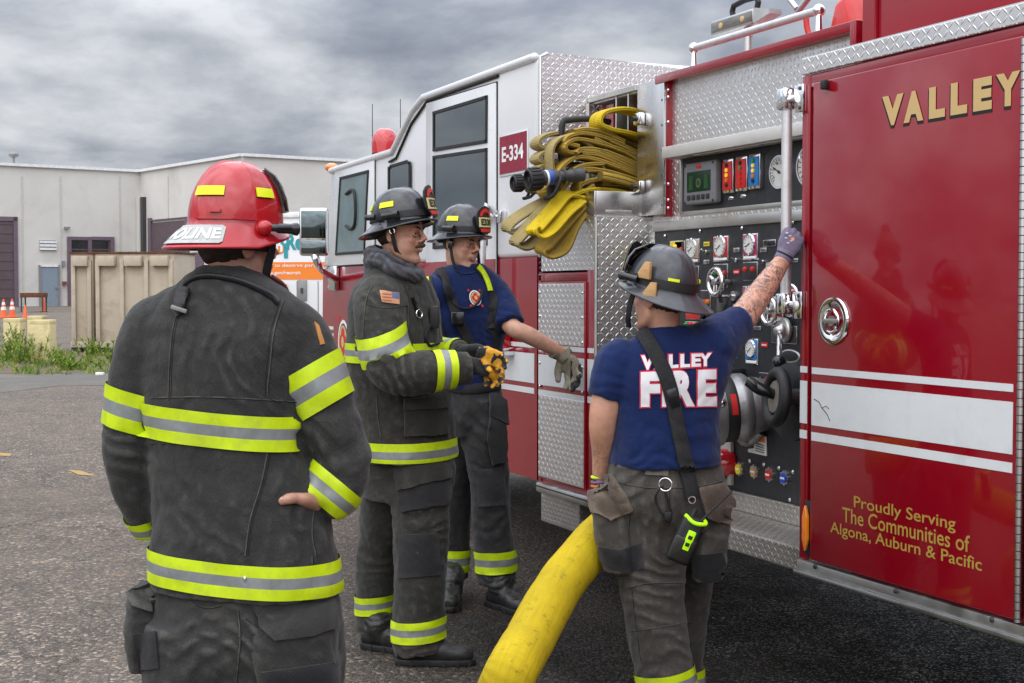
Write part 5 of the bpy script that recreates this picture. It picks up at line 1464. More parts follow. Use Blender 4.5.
# ---- head shapes (l = person's left, f = forward, k = up)
def head_shapes(c, f, k, s=1., neck=None, jaw=1.):
    f = V(f).normalized(); l = V(k).cross(f).normalized(); k = f.cross(l).normalized()
    M = Matrix((l, f, k)).transposed()
    P = lambda x, y, z: c+(l*x+f*y+k*z)*s
    E = lambda x, y, z, a, b_, h, seg=20: b_ball(P(x, y, z), a*s, b_*s, h*s, M, seg)
    o = [E(0, -.012, .035, .076, .095, .088, 28), E(0, .030, -.042, .061, .057, .068), E(0, .050, .045, .060, .042, .045),
         E(0, .015, -.03, .066*1, .06, .05)]
    dt = []
    for sg in (-1, 1):
        o.append(b_tube([P(.060*sg, -.005, -.045), P(.052*sg*jaw, .018, -.080), P(.022*sg, .066, -.104), P(0, .074, -.106)], [.018*s, .021*s, .020*s, .020*s], 12, 4))
        o.append(E(.041*sg, .056, -.024, .026, .027, .022)); o.append(E(.040*sg, .045, -.055, .027, .031, .036)); o.append(E(.050*sg, .025, -.045, .024, .034, .045))
        dt.append(E(.079*sg, -.008, -.008, .009, .020, .032)); dt.append(E(.073*sg, .002, -.010, .010, .012, .020))
        dt.append(b_tube([P(.012*sg, .086, .020), P(.032*sg, .083, .025), P(.050*sg, .068, .018)], [.009*s, .009*s, .009*s], 10, 3))
        dt.append(E(.0125*sg, .096, -.027, .0085, .011, .0085, 12))
        dt.append(E(.031*sg, .0665, .004, .0175, .0168, .0135, 16))
    dt.append(b_tube([P(0, .082, .018), P(0, .097, .002), P(0, .109, -.016), P(0, .112, -.023)], [.0085*s, .009*s, .0115*s, .0115*s], 12, 4))
    o.append(E(0, .076, -.052, .028, .020, .024)); o.append(E(0, .076, -.103, .020, .016, .016))
    dt.append(b_tube([P(-.023, .080, -.057), P(-.009, .093, -.052), P(.009, .093, -.052), P(.023, .080, -.057)], [.004*s, .0065*s, .0065*s, .004*s], 10, 4))
    dt.append(b_tube([P(-.020, .080, -.062), P(0, .092, -.066), P(.020, .080, -.062)], [.004*s, .0075*s, .004*s], 10, 4))
    if neck is not None:
        o.append(b_tube([P(0, -.022, -.02), P(0, -.020, -.075), (P(0, -.02, -.1)+neck)/2, neck], [.058*s, .054*s, .056*s, .066*s], 20, 4))
    HEAD_DETAIL[0] = dt
    return o, P, M
def skin_attr(me_obj, P, s, stub=.0, lipc=(.42, .13, .11), tat=None, base=(.50, .27, .19), pink=(.58, .22, .16)):
    """colour attribute for skin: lips, ruddy cheeks and nose, stubble"""
    me = me_obj.data; org = wl(me_obj)
    a = me.color_attributes.new('skin', 'FLOAT_COLOR', 'POINT')
    B = V(base); PK = V(pink); LP = V(lipc); ST = V(base)*.45
    lip = [P(x, .088, z) for x, z in ((-.016, -.057), (-.008, -.055), (0, -.0545), (.008, -.055), (.016, -.057), (-.01, -.065), (0, -.067), (.01, -.065))] if P else []
    chk = [P(sg*.045, .06, -.025) for sg in (-1, 1)]+[P(0, .105, -.02)]+[P(sg*.082, 0, 0) for sg in (-1, 1)] if P else []
    chin = [P(0, .075, -.095), P(.045, .03, -.08), P(-.045, .03, -.08), P(0, .085, -.042), P(.03, .06, -.1), P(-.03, .06, -.1), P(.06, .0, -.06), P(-.06, 0, -.06)] if P else []
    for i, v in enumerate(me.vertices):
        p = v.co+org; c = B.copy()
        for q in chk:
            g_ = math.exp(-((p-q).length/(.022*s))**2); c = c.lerp(PK, .7*g_)
        if stub:
            g_ = max((math.exp(-((p-q).length/(.030*s))**2) for q in chin), default=0); c = c.lerp(ST, stub*g_)
        if lip:
            g_ = max(math.exp(-((p-q).length/(.0068*s))**4) for q in lip); c = c.lerp(LP, g_)
        t = 1.
        if tat: t = 1-tat(p)
        a.data[i].color = (c.x, c.y, c.z, t)
def mat_skin(name, tattoo=False):
    n = N(name); at = n.n('ShaderNodeAttribute', attribute_name='skin')
    tc = n.n('ShaderNodeTexCoord').outputs['Object']
    nz = n.noise(tc, 35., 5); col = at.outputs['Color']
    vm = n.n('ShaderNodeVectorMath', operation='SCALE'); n.t.links.new(col, vm.inputs[0]); n.t.links.new(n.mrange(nz, .3, .7, .86, 1.12), vm.inputs['Scale'])
    c = vm.outputs[0]
    if tattoo:
        wv = n.n('ShaderNodeTexNoise', {'Scale': 17., 'Detail': 5., 'Roughness': .55, 'Distortion': 2.2}); n.t.links.new(tc, wv.inputs['Vector'])
        l = n.math('ABSOLUTE', n.math('SUBTRACT', wv.outputs[0], .5)); l = n.mrange(l, .012, .045, 1., 0.)
        v2 = n.noise(tc, 14., 3); sh = n.mrange(v2, .52, .66, 0., .6)
        k = n.math('MAXIMUM', l, sh, clamp=True)
        c = n.mix(n.math('MULTIPLY', k, n.math('MULTIPLY', n.math('SUBTRACT', 1., at.outputs['Alpha']), .85)), c, (.05, .05, .06))
    p = n.n('ShaderNodeBsdfPrincipled', {'Roughness': .45, 'Specular IOR Level': .45, 'Subsurface Weight': .08, 'Subsurface Scale': .01})
    n.t.links.new(c, p.inputs['Base Color'])
    bp = n.n('ShaderNodeBump', {'Strength': .5, 'Distance': .001}); n.t.links.new(n.noise(tc, 300., 3), bp.inputs['Height']); n.t.links.new(bp.outputs[0], p.inputs['Normal'])
    return n.out(p)
def mat_cloth(name, col, light, weave=900., rough=.85, wear=.5, bumpd=.0015, s2=9., dirt=None, crease=1.):
    """turnout cloth: faded on the raised folds, worn blotches, rip-stop weave"""
    n = N(name); tc = n.n('ShaderNodeTexCoord').outputs['Object']
    a = n.noise(tc, s2, 6, .62, .5); bz = n.noise(tc, s2*4, 5, .6); pt = n.n('ShaderNodeNewGeometry').outputs['Pointiness']
    wearm = n.math('MULTIPLY', n.mrange(pt, .505, .56), wear)
    w2 = n.math('MULTIPLY', n.mrange(a, .50, .70), .22)
    f = n.math('MAXIMUM', wearm, w2, clamp=True); f = n.math('MULTIPLY', f, n.mrange(bz, .3, .65, .5, 1.2), clamp=True)
    c = n.mix(f, col, light)
    if dirt: c = n.mix(n.math('MULTIPLY', n.mrange(n.noise(tc, 6.5, 8, .72), .56, .68), .35), c, dirt)
    gr = n.noise(tc, 330., 2, .7); gv = n.n('ShaderNodeVectorMath', operation='SCALE'); n.t.links.new(c, gv.inputs[0]); n.t.links.new(n.mrange(gr, .3, .7, .72, 1.3), gv.inputs['Scale']); c = gv.outputs[0]
    p = n.n('ShaderNodeBsdfPrincipled', {'Roughness': rough, 'Specular IOR Level': .3, 'Sheen Weight': .12, 'Sheen Roughness': .5}); n.t.links.new(c, p.inputs['Base Color'])
    w1 = n.n('ShaderNodeTexWave', {'Scale': weave/20, 'Distortion': .5}, wave_type='BANDS', bands_direction='DIAGONAL'); n.t.links.new(tc, w1.inputs['Vector'])
    cr = n.noise(tc, 24., 5, .6, 1.2)
    cr = n.math('ABSOLUTE', n.math('SUBTRACT', cr, .5))
    h = n.math('ADD', n.math('MULTIPLY', w1.outputs[1], .0002), n.math('MULTIPLY', cr, .0045*crease))
    h = n.math('ADD', h, n.math('MULTIPLY', bz, .0012))
    bp = n.n('ShaderNodeBump', {'Strength': 1., 'Distance': 1.}); n.t.links.new(h, bp.inputs['Height']); n.t.links.new(bp.outputs[0], p.inputs['Normal'])
    return n.out(p)

TURN = mat_cloth('turnout_charcoal', (.025, .025, .024), (.095, .094, .086), wear=.9, dirt=(.07, .063, .05))
TURN2 = mat_cloth('turnout_olive_charcoal', (.024, .0235, .020), (.10, .096, .080), wear=1., dirt=(.085, .075, .055))
TURN3 = mat_cloth('turnout_dark', (.020, .020, .021), (.06, .06, .06), wear=.7, dirt=(.04, .036, .03))
TURN4 = mat_cloth('turnout_brown_grey', (.050, .046, .040), (.15, .135, .115), wear=1., dirt=(.11, .085, .06))
SEAM_LIGHT.append(mat('seam_worn', (.075, .073, .066), .9, var=.4, vs=60))
PATCHM = mat_cloth('knee_patch_black', (.016, .016, .018), (.045, .045, .05), wear=.6)
POLY4 = mat_cloth('pocket_brown', (.07, .052, .038), (.16, .125, .095), wear=.8)
NAVY = mat_cloth('navy_cotton', (.0015, .011, .066), (.004, .026, .125), weave=1400, rough=.9, wear=.5, s2=5, crease=.8)
LIME = mat('lime_trim', (.52, .68, .0), .55, var=.14, vs=20, bump=.0003, bs=400, emit=(.6, .8, 0), es=.0, dirt=(.3, .34, .05), dirt_amt=.5, dirt_s=12)
SILV = mat('silver_trim', (.24, .26, .26), .5, var=.15, vs=25, metal=.25, dirt=(.12, .12, .11), dirt_amt=.6, dirt_s=10)
THREAD = mat('dark_thread', (.008, .008, .009), .8)
WEB = mat('black_webbing', (.012, .012, .014), .8, bump=.0006, bs=300, var=.2, vs=50)
SKIN = mat_skin('skin'); SKINT = mat_skin('skin_tattooed', True)
HELR = mat('helmet_red', (.42, .006, .012), .22, coat=.6, var=.08, vs=5, dirt=(.2, .03, .03), dirt_amt=.3, dirt_s=9, rvar=.08)
HELB = mat('helmet_black', (.017, .018, .021), .25, coat=.45, var=.3, vs=8, rvar=.12, dirt=(.06, .06, .06), dirt_amt=.5, dirt_s=7, bump=.0006, bs=40)
HELG = mat('helmet_scuffed_grey', (.035, .038, .046), .33, coat=.3, var=.3, vs=9, rvar=.12, dirt=(.10, .10, .11), dirt_amt=.6, dirt_s=8, bump=.0006, bs=40)
LIMR = mat('lime_reflector', (.72, .80, .0), .35, var=.04)
HAIR = mat('dark_brown_hair', (.028, .015, .009), .6, var=.4, vs=60, bump=.002, bs=220)
EYEW = mat('eye_white', (.6, .57, .54), .25); EYED = mat('eye_dark', (.02, .012, .01), .15)
LEATH = mat('leather_black', (.012, .011, .010), .4, bump=.0008, bs=120)
WOOD = mat('wedge_wood', (.50, .30, .13), .7, var=.2, vs=30, stretch=(1, 1, 8))
BOOT = mat('boot_black', (.014, .014, .014), .42, var=.3, vs=20, bump=.0015, bs=60, dirt=(.06, .05, .04), dirt_amt=.5, dirt_s=14)
TRIMS = (LIME, SILV)

def helmet(par, c, f, k, shell, s=1., back=.075, front=.030, side=.026, drop=.040, H=.135, a=.112, b_=.133, ribs=True, rubber=True, bk=1.0):
    """c = centre of the brim opening; dome + brim, one shell; returns object, bvh, placing function"""
    f = V(f).normalized(); l = V(k).cross(f).normalized(); k = f.cross(l).normalized()
    P = lambda x, y, z: c+(l*x+f*y+k*z)*s
    bm = bmesh.new(); K = 96; rows = []
    def brimw(t):
        cf = math.cos(t)   # 1 front, -1 back
        if cf >= 0: return side+(front-side)*cf**2
        return side+(back-side)*(-cf)**1.6
    def brimz(t, q):
        cf = math.cos(t); dr = drop*(.60+(bk-.60)*(-cf)) if cf < 0 else drop*(.60-.45*cf)
        return -dr*q**.92
    NP = 22
    for i in range(NP+1):
        ph = math.pi/2*(1-i/NP); row = []
        for j in range(K):
            t = 2*math.pi*j/K
            rb = 0
            if ribs:
                for q in range(4):
                    dt = (t-q*math.pi/2+math.pi) % (2*math.pi)-math.pi
                    rb = max(rb, math.exp(-(dt/.085)**2)*(.35 if q in (1, 3) else 1))
            w_ = 1+.042*rb*math.sin(ph)**.5*min(1, (i/NP)*4+.25) if ribs else 1
            cr = math.cos(ph)**.9; z = math.sin(ph)**.92*H
            yy = math.cos(t)*b_*cr*w_; xx = math.sin(t)*a*cr*w_
            row.append(bm.verts.new(P(xx, yy-.004, z*(1+(w_-1)*.8)+.0)))
        rows.append(row)
    for q in (.06, .2, .4, .6, .8, .93, 1.):
        row = []
        for j in range(K):
            t = 2*math.pi*j/K; w_ = brimw(t)*q
            row.append(bm.verts.new(P(math.sin(t)*(a+w_), math.cos(t)*(b_+w_)-.004, brimz(t, q)-.002)))
        rows.append(row)
    # rolled edge and underside
    for q, dz in ((1.005, -.006), (.96, -.0085), (.5, -.011), (.0, -.012)):
        row = []
        for j in range(K):
            t = 2*math.pi*j/K; w_ = brimw(t)*q
            row.append(bm.verts.new(P(math.sin(t)*(a+w_), math.cos(t)*(b_+w_)-.004, brimz(t, min(q, 1))+dz)))
        rows.append(row)
    for A, B in zip(rows, rows[1:]):
        for j in range(K): bm.faces.new((A[j], A[(j+1) % K], B[(j+1) % K], B[j]))
    bmesh.ops.remove_doubles(bm, verts=bm.verts, dist=1e-5); bmesh.ops.recalc_face_normals(bm, faces=bm.faces)
    o, bv = to_obj(bm, 'helmet', par, shell)
    # liner and ear/neck flap
    g = G(); g.add(b_lathe([(.0, .02), (.07, .03), (.090, 0), (.088, -.022), (.080, -.023), (.078, 0)], P(0, -.006, 0), k, 32), WEB); g.build('liner', o, 60)
    return o, bv, P
def arc_strip(P, a, b_, z0, z1, t0, t1, m, name, par, bulge=.003, n=24, H=.135, slope=0):
    """strip hugging the dome between heights z0..z1 and angles t0..t1"""
    b = bmesh.new(); R = []
    def pt(t, z, o):
        s_ = max(0, 1-(z/H)**2.15)**.45; return P(math.sin(t)*(a*s_+o), math.cos(t)*(b_*s_+o)-.004, z)
    zs = [z0+(z1-z0)*i/3 for i in range(4)]
    R.append([b.verts.new(pt(t0+(t1-t0)*k/n, zs[0]+slope*k/n, 0)) for k in range(n+1)])
    for z in zs: R.append([b.verts.new(pt(t0+(t1-t0)*k/n, z+slope*k/n, bulge)) for k in range(n+1)])
    R.append([b.verts.new(pt(t0+(t1-t0)*k/n, zs[-1]+slope*k/n, 0)) for k in range(n+1)])
    for A, B in zip(R, R[1:]):
        for k in range(n): b.faces.new((A[k], A[k+1], B[k+1], B[k]))
    for k in (0, n):
        b.faces.new([r[k] for r in R])
    bmesh.ops.recalc_face_normals(b, faces=b.faces); g = G(); g.add(b, m); return g.build(name, par, 50)
def front_shield(P, par, f, k, num, s=1., yb=.128, H=.125, wd=.050):
    l = V(k).cross(f).normalized()
    lean = -.12
    def S(x, z, o): return P(x, yb+.022-(x/wd)**2*.014+z*lean+o, .005+z)
    out = [(-.6, 0), (-.95, .25), (-1, .55), (-.85, .78), (-.5, .94), (0, 1.), (.5, .94), (.85, .78), (1, .55), (.95, .25), (.6, 0), (0, -.06)]
    def sheet_(pts, o, th, m, g):
        b = bmesh.new(); b.faces.new([b.verts.new((x*wd, z*H, 0)) for x, z in pts]); grid_cut(b, .012); 
        r = bmesh.ops.extrude_face_region(b, geom=b.faces[:]); nv = {x for x in r['geom'] if isinstance(x, bmesh.types.BMVert)}
        for v in b.verts: v.co = S(v.co.x, v.co.y, o+(th if v in nv else 0))
        bmesh.ops.recalc_face_normals(b, faces=b.faces); g.add(b, m)
    g = G(); sheet_(out, 0, .006, LEATH, g); o = g.build('front_shield', par, 40)
    g = G(); sheet_([(-.8, .20), (-.8, .56), (.8, .56), (.8, .20)], .006, .003, mat('shield_gold', (.55, .50, .22), .45), g); pl = g.build('number_panel', o, 30) if False else g.build('number_panel', par, 30)
    g = G(); b = text_bm(num, wd*1.3, H*.25, .05); grid_cut(b, .01)
    for v in b.verts: x, z = v.co.x-wd*.65, v.co.y+H*.26; v.co = S(x, z, .0105)
    g.add(b, NEED); g.build('number_lettering', par, 0)
    g = G(); sheet_([(-.62, .02), (-.68, .14), (.68, .14), (.62, .02)], .006, .003, PRED, g); g.build('name_strip', par, 30)
    pts = [(math.cos(t)*.72, .60+math.sin(t)*.30) for t in [math.pi*i/8 for i in range(9)]]+[(math.cos(t)*.46, .60+math.sin(t)*.16) for t in [math.pi*i/8 for i in range(8, -1, -1)]]
    b = bmesh.new(); vs_ = [b.verts.new((x*wd, z*H, 0)) for x, z in pts]
    for i in range(8): b.faces.new((vs_[i], vs_[i+1], vs_[16-i], vs_[17-i]))
    for v in b.verts: v.co = S(v.co.x, v.co.y, .0085)
    bmesh.ops.recalc_face_normals(b, faces=b.faces); g = G(); g.add(b, PRED); g.build('red_arc', par, 0)
    return o
def torch(P, par, x, y0, y1, z, r=.0125, m=None, L=1.):
    g = G(); g.add(b_lathe([(0, 0), (r*.9, 0), (r, .004*L), (r, .050*L), (r*1.2, .055*L), (r*1.3, .068*L), (r*1.15, .071*L), (0, .068*L)], P(x, y0, z), P(x, y1, z+.004)-P(x, y0, z), 20), m or BLKG); t = g.build('torch', par, 40)
    return t
def boot(par, heel, toe_dir, s=1., top=None):
    """rubber/leather boot standing on the ground: heel point on the ground"""
    d = V((toe_dir.x, toe_dir.y, 0)).normalized(); w_ = V((-d.y, d.x, 0)); k = V((0, 0, 1))
    sh = []
    sh.append(e_loft([(heel-d*.025*s+k*.045, w_*.033*s, k*.030), (heel+d*.03*s+k*.055, w_*.042*s, k*.045), (heel+d*.10*s+k*.055, w_*.043*s, k*.048), (heel+d*.17*s+k*.045, w_*.049*s, k*.040), (heel+d*.225*s+k*.040, w_*.046*s, k*.036), (heel+d*.258*s+k*.034, w_*.030*s, k*.024)], 20, 4))
    tp = top if top is not None else heel+d*.03+k*.28
    sh.append(b_tube([heel+d*.045*s+k*.04, heel+d*.045*s+k*.11, tp], [.050*s, .056*s, .066*s], 20, 5))
    b = fuse(sh, .006, 6); crumple(b, .004, 15, [(heel+k*.12+d*.06, .08, k, .022, .004)], seed=heel.x, fine=.001, weight=lambda p: 1. if p.z > .07 else .2)
    o, bv = to_obj(b, 'boot', par, BOOT)
    g = G(); b2 = bmesh.new(); out = []
    for t, w1 in ((-.032, .026), (-.015, .037), (.03, .043), (.09, .040), (.15, .050), (.20, .052), (.245, .042), (.268, .020)): out.append((t, w1))
    pts = [heel+d*t*s+w_*x*s+k*.001 for t, x in out]+[heel+d*t*s-w_*x*s+k*.001 for t, x in out[::-1]]
    g.add(b_prism(pts, (0, 0, .026), .004), RUB)
    for t, x in out[1:-1]:
        for sg in (-1, 1): g.add(b_obox(heel+d*t*s+w_*sg*(x+.0005)*s+k*.012, d*.006, w_*.003, k*.010), RUB)
    g.build('sole', o, 40)
    return o
K = V((0, 0, 1))
def rv(ang, base=FH):
    """base turned clockwise (to the right) by ang degrees"""
    a = R_(-ang); return V((base.x*math.cos(a)-base.y*math.sin(a), base.x*math.sin(a)+base.y*math.cos(a), 0))
class Fig:
    def __init__(s, z, f): s.z = z; s.f = f; s.l = K.cross(f); s.sc = FPX/z
    def q(s, px, py, dz=0.): return pD(px, py, s.z+dz)
    def ring(s, y, xl, xr, dz=0, a=None, b=None, f=None):
        f = f or s.f; l = K.cross(f); c = s.q((xl+xr)/2, y, dz); w_ = (xr-xl)/2*(s.z+dz)/FPX
        cl, cf = abs(l.dot(RT)), abs(f.dot(RT))
        if a is None and b is None: b = .6*w_; 
        if a is None:
            r = w_*w_-(b*cf)**2; a = math.sqrt(max(r, (.5*w_)**2))/cl
        else:
            a = min(a, w_*.85/max(cl, .01)); b = math.sqrt(max(w_*w_-(a*cl)**2, .0001))/cf
        return (c, l*a, f*b)
def eyes(P, s, par, look=(0, 0), close=0.):
    for sg in (-1, 1):
        g = G(); c = P(.031*sg, .0705, .004)
        g.add(b_ball(c, .0128*s, seg=16), EYEW)
        g.add(b_ball(c+(P(look[0], 1, look[1])-P(0, 0, 0)).normalized()*.0078*s, .0066*s, seg=12), EYED); ey = g.build('eye', par)
        g = G(); g.add(b_ball(P(.031*sg, .0695, .0085-close), .0148*s, .0148*s, .0105*s, seg=16), LIDM); g.build('eyelid', par)
        for z0, zz_, nm in ((.0105, 1, 'eyelid'), (-.0035, -1, 'eyelid')):
            pts = [P(sg*(.031+x), .0705+math.sqrt(max(0, .0142**2-x*x)), z0+.0022*zz_*(1-(x/.014)**2)) for x in (-.013, -.007, 0, .007, .013)]
            g = G(); g.add(b_tube(pts, [.002*s, .0034*s, .0038*s, .0034*s, .002*s], 8, 3), LIDM); g.build(nm, par)
def brows(P, s, par, m=None):
    for sg in (-1, 1):
        pts = [P(.013*sg, .0935, .021), P(.030*sg, .0905, .0275), P(.048*sg, .077, .023)]
        g = G(); g.add(b_tube(pts, [.0028*s, .0046*s, .002*s], 8, 4), m or HAIR); g.build('eyebrow', par)
def hair_cap(P, s, par, z1=.02, ext=.004):
    b = b_ball(P(0, 0, 0), 1, seg=100)
    l = P(1, 0, 0)-P(0, 0, 0); f = P(0, 1, 0)-P(0, 0, 0); k = P(0, 0, 1)-P(0, 0, 0); c = P(0, 0, 0)
    kill = []
    for v in b.verts:
        d = (v.co-c).normalized(); x, y, z = d.dot(l.normalized()), d.dot(f.normalized()), d.dot(k.normalized())
        v.co = P(x*(.0765+ext), -.012+y*(.0955+ext), .020+z*(.092))
        if y > .30 and z < .75 or z < -.62+.3*y: kill.append(v)
    bmesh.ops.delete(b, geom=kill, context='VERTS')
    crumple(b, .003, 40, fine=.002, seed=3)
    g = G(); g.add(b, HAIR); o = g.build('hair', par, 60)
    m = o.modifiers.new('t', 'SOLIDIFY'); m.thickness = .004; m.offset = -1; return o
LIDM = mat('eyelid_skin', (.46, .24, .17), .5)
def glove_obj(shapes, par, m, seed=0, amp=.0018, vox=.0038, name='glove', second=None):
    b = fuse(shapes, vox, 3, .4); crumple(b, amp, 22, seed=seed, fine=.0008)
    if second:
        for f_ in b.faces: f_.material_index = 1 if second(f_.calc_center_median()) else 0
    return to_obj(b, name, par, m)

# =================================================================== mustached firefighter (middle)
F2 = Fig(5.75, rv(90+22)); f, l, q = F2.f, F2.l, F2.q
P2 = None
h2f = (rv(90+20)-K*.04).normalized()
hk2 = (K-rv(110)*.02).normalized()
hc = q(400.5, 234, 0); hs = .98
xt = []; sh, HP, HM = head_shapes(hc, h2f, K, hs, neck=q(391, 278, .02))
sh += [e_loft([F2.ring(290, 368, 420, .04, a=.17), F2.ring(340, 368, 425, .04, a=.15), F2.ring(400, 370, 430, .04, a=.14), F2.ring(450, 378, 440, .04, a=.16)], 20, 3)]
sh += [b_tube([q(380, 298, -.12), q(396, 368, -.25), q(470, 362, -.20)], [.05, .045, .03], 14, 4), b_tube([q(402, 298, .2), q(415, 362, .25), q(462, 353, .08)], [.05, .045, .03], 14, 4)]
sh += [b_tube([q(414, 450, -.05), q(421, 545, -.07), q(418, 650, -.07)], [.08, .055, .045], 14, 4), b_tube([q(392, 450, .1), q(377, 550, .18), q(374, 640, .2)], [.08, .055, .045], 14, 4)]
b = fuse_body(sh, xt)
p2, bvb2 = to_obj(b, 'person', None, SKIN, origin=pZ(400, 660)); skin_attr(p2, HP, hs, stub=.35)
tag(p2, 'moustached firefighter in black helmet and charcoal turnout coat, holding yellow work gloves', 'person', 'firefighters gathered beside the engine')
eyes(HP, hs, p2, (-.15, -.05), .0015); brows(HP, hs, p2); hair_cap(HP, hs, p2)
MOUS = mat('moustache_brown', (.075, .035, .016), .7, var=.5, vs=90, bump=.002, bs=260)
g = G(); g.add(b_tube([HP(-.030, .082, -.053), HP(-.016, .0975, -.0445), HP(0, .1015, -.0425), HP(.016, .0975, -.0445), HP(.030, .082, -.053)], [.003, .0082, .0085, .0082, .003], 12, 4), MOUS); g.build('moustache', p2, 60)
g = G(); g.add(b_tube([HP(-.019, .0905, -.0590), HP(0, .0985, -.0600), HP(.019, .0905, -.0590)], [.0020, .0040, .0020], 8, 3), EYEW); g.build('teeth', p2, 60)
# trousers
tsh = [e_loft([F2.ring(440, 364, 452, .05, a=.18), F2.ring(470, 361, 454, .05, a=.18), F2.ring(498, 362, 450, .05, a=.17)], 28, 4),
       tb([q(414, 462, -.03), q(420, 505, -.06), q(421, 550, -.07), q(419, 600, -.07), q(419, 636, -.07), q(421, 652, -.07)], [.125, .118, .112, .104, .108, .106], 24),
       tb([q(393, 465, .1), q(384, 510, .14), q(377, 555, .18), q(374, 600, .2), q(375, 632, .2)], [.115, .10, .084, .080, .088], 24)]
b = fuse(tsh, .009, 8)
folds = [(q(421, 545, -.17), .13, K, .050, .007), (q(418, 640, -.1), .10, K, .030, .009), (q(377, 552, .12), .11, K, .05, .006), (q(375, 628, .15), .09, K, .03, .008), (q(405, 495, -.05), .12, (K+RT*.7).normalized(), .05, .007), (q(430, 520, -.15), .10, (K-RT*.6).normalized(), .04, .005)]
crumple(b, .008, 4.2, folds, 2.1, stretch=(1.3, 1.3, .8)); crumple(b, .0025, 16, (), 8., fine=.0008)
t2, bt2 = to_obj(b, 'turnout_trousers', p2, TURN2)
band(bt2, q(418, 617, -.07)+K*.0, q(420, 638, -.07), FH, 'reflective_band', t2, TRIMS, rmax=.2)
band(bt2, q(373.5, 594, .2), q(374.5, 612, .2), FH, 'reflective_band', t2, TRIMS, rmax=.16)
# coat
jsh = [e_loft([F2.ring(268, 375, 418, .03, a=.13), F2.ring(280, 362, 427, .03, a=.19), F2.ring(292, 354, 433, .04, a=.225), F2.ring(312, 351, 438, .04, a=.24), F2.ring(345, 351, 441, .04, a=.24), F2.ring(385, 354, 446, .04, a=.235), F2.ring(422, 360, 452, .05, a=.24), F2.ring(459, 367, 457, .05, a=.245)], 36, 5, 2.2),
       tb([q(384, 295, -.02), q(380, 305, -.14), q(381, 335, -.21), q(392, 366, -.25), q(412, 374, -.25), q(440, 371, -.225), q(470, 367, -.185)], [.10, .108, .098, .094, .086, .076, .063], 24),
       tb([q(405, 292, .16), q(412, 310, .24), q(420, 340, .26), q(436, 356, .2), q(462, 352, .08)], [.09, .095, .085, .075, .055], 22)]
b = fuse(jsh, .0085, 8)
folds = [(q(393, 368, -.30), .13, (RT*.9+K*.3).normalized(), .040, .009), (q(383, 345, -.28), .08, (K+RT*.2).normalized(), .034, .006), (q(430, 372, -.28), .09, RT, .042, .005), (q(375, 310, -.22), .10, (RT+K*.7).normalized(), .06, .005),
         (q(428, 400, -.15), .16, (K*.9+RT*.4).normalized(), .07, .006), (q(365, 400, 0), .12, (RT+K*.15).normalized(), .06, .006)]
crumple(b, .007, 4.5, folds, 5.3); crumple(b, .0024, 17, (), 1., fine=.0008)
j2, bj2 = to_obj(b, 'turnout_coat', p2, TURN2)
up2 = K
band(bj2, q(405, 461.0, .05), q(405, 438, .05), f, 'reflective_band', j2, TRIMS, rmax=.36)
c = q(398, 361, .05); band(bj2, c, q(398, 342, .05), f, 'reflective_band', j2, TRIMS, rmax=.27)
ax = (q(381, 335, -.21)-q(390, 360, -.25)).normalized()
cu = q(384.5, 343, -.225); dirb = (K*.90-RT*.30-FH*.2).normalized()
band(bj2, cu-dirb*.062, cu+dirb*.052, FH, 'reflective_band', j2, TRIMS, rmax=.122, off=.007)
band(bj2, q(432.5, 370.5, -.23), q(454.5, 370, -.205), K, 'reflective_band', j2, TRIMS, rmax=.115)
band(bj2, q(446, 353, .15), q(460, 352, .09), K, 'reflective_band', j2, TRIMS, rmax=.09)
patch([bj2], [(379.5, 290.5), (398.5, 293), (399, 304.5), (382, 302)], mat('flag_tan', (.50, .26, .14), .8, var=.15, vs=30), 'flag_patch', j2, off=.004, rim=.004, step=2)
patch([bj2], [(391.5, 292.6), (398, 293.3), (398.2, 299), (391.5, 298)], mat('flag_canton', (.10, .14, .26), .8), 'flag_canton', j2, off=.0055, rim=.002, step=2)
g = G()
for k in range(3):
    g.add(patch([bj2], [(382+k*.2, 293.6+k*3.0), (391, 294.7+k*3.0), (391, 295.7+k*3), (382+k*.2, 294.6+k*3)], mat('flag_stripe', (.42, .10, .06), .8), 'x', j2, off=.0056, rim=0, step=3, build=False).bm.copy(), bpy.data.materials['flag_stripe'])
g.build('flag_stripes', j2, 50)
patch([bj2], [(404, 400), (447, 398), (451, 434), (404, 437)], TURN2, 'cargo_pocket', j2, off=.016, rim=.02, step=4)
patch([bj2], [(403, 398), (449, 396), (450, 408), (403, 410)], TURN2, 'pocket_flap', j2, off=.024, rim=.016, step=4)
patch([bt2], [(400, 475), (445, 466), (449, 497), (443, 505), (402, 512)], PATCHM, 'cargo_pocket', t2, off=.016, rim=.02, step=4)
patch([bt2], [(396, 468), (446, 462), (448, 478), (400, 490)], TURN2, 'pocket_flap', t2, off=.024, rim=.014, step=4)
patch([bt2], [(399, 535), (438, 533), (441, 575), (399, 578)], PATCHM, 'knee_patch', t2, off=.005, rim=.006, step=5)
draw_seams2([bj2], [[(372, 285), (366, 300), (363, 330), (364, 360), (372, 375)], [(402, 285), (408, 300), (409, 330)], [(376, 395), (378, 420), (381, 438)], [(440, 300), (444, 330), (447, 370), (450, 400)], [(407, 287), (414, 300), (420, 320), (424, 345)], [(364, 303), (385, 308), (407, 305)]], j2, THREAD, .0012)
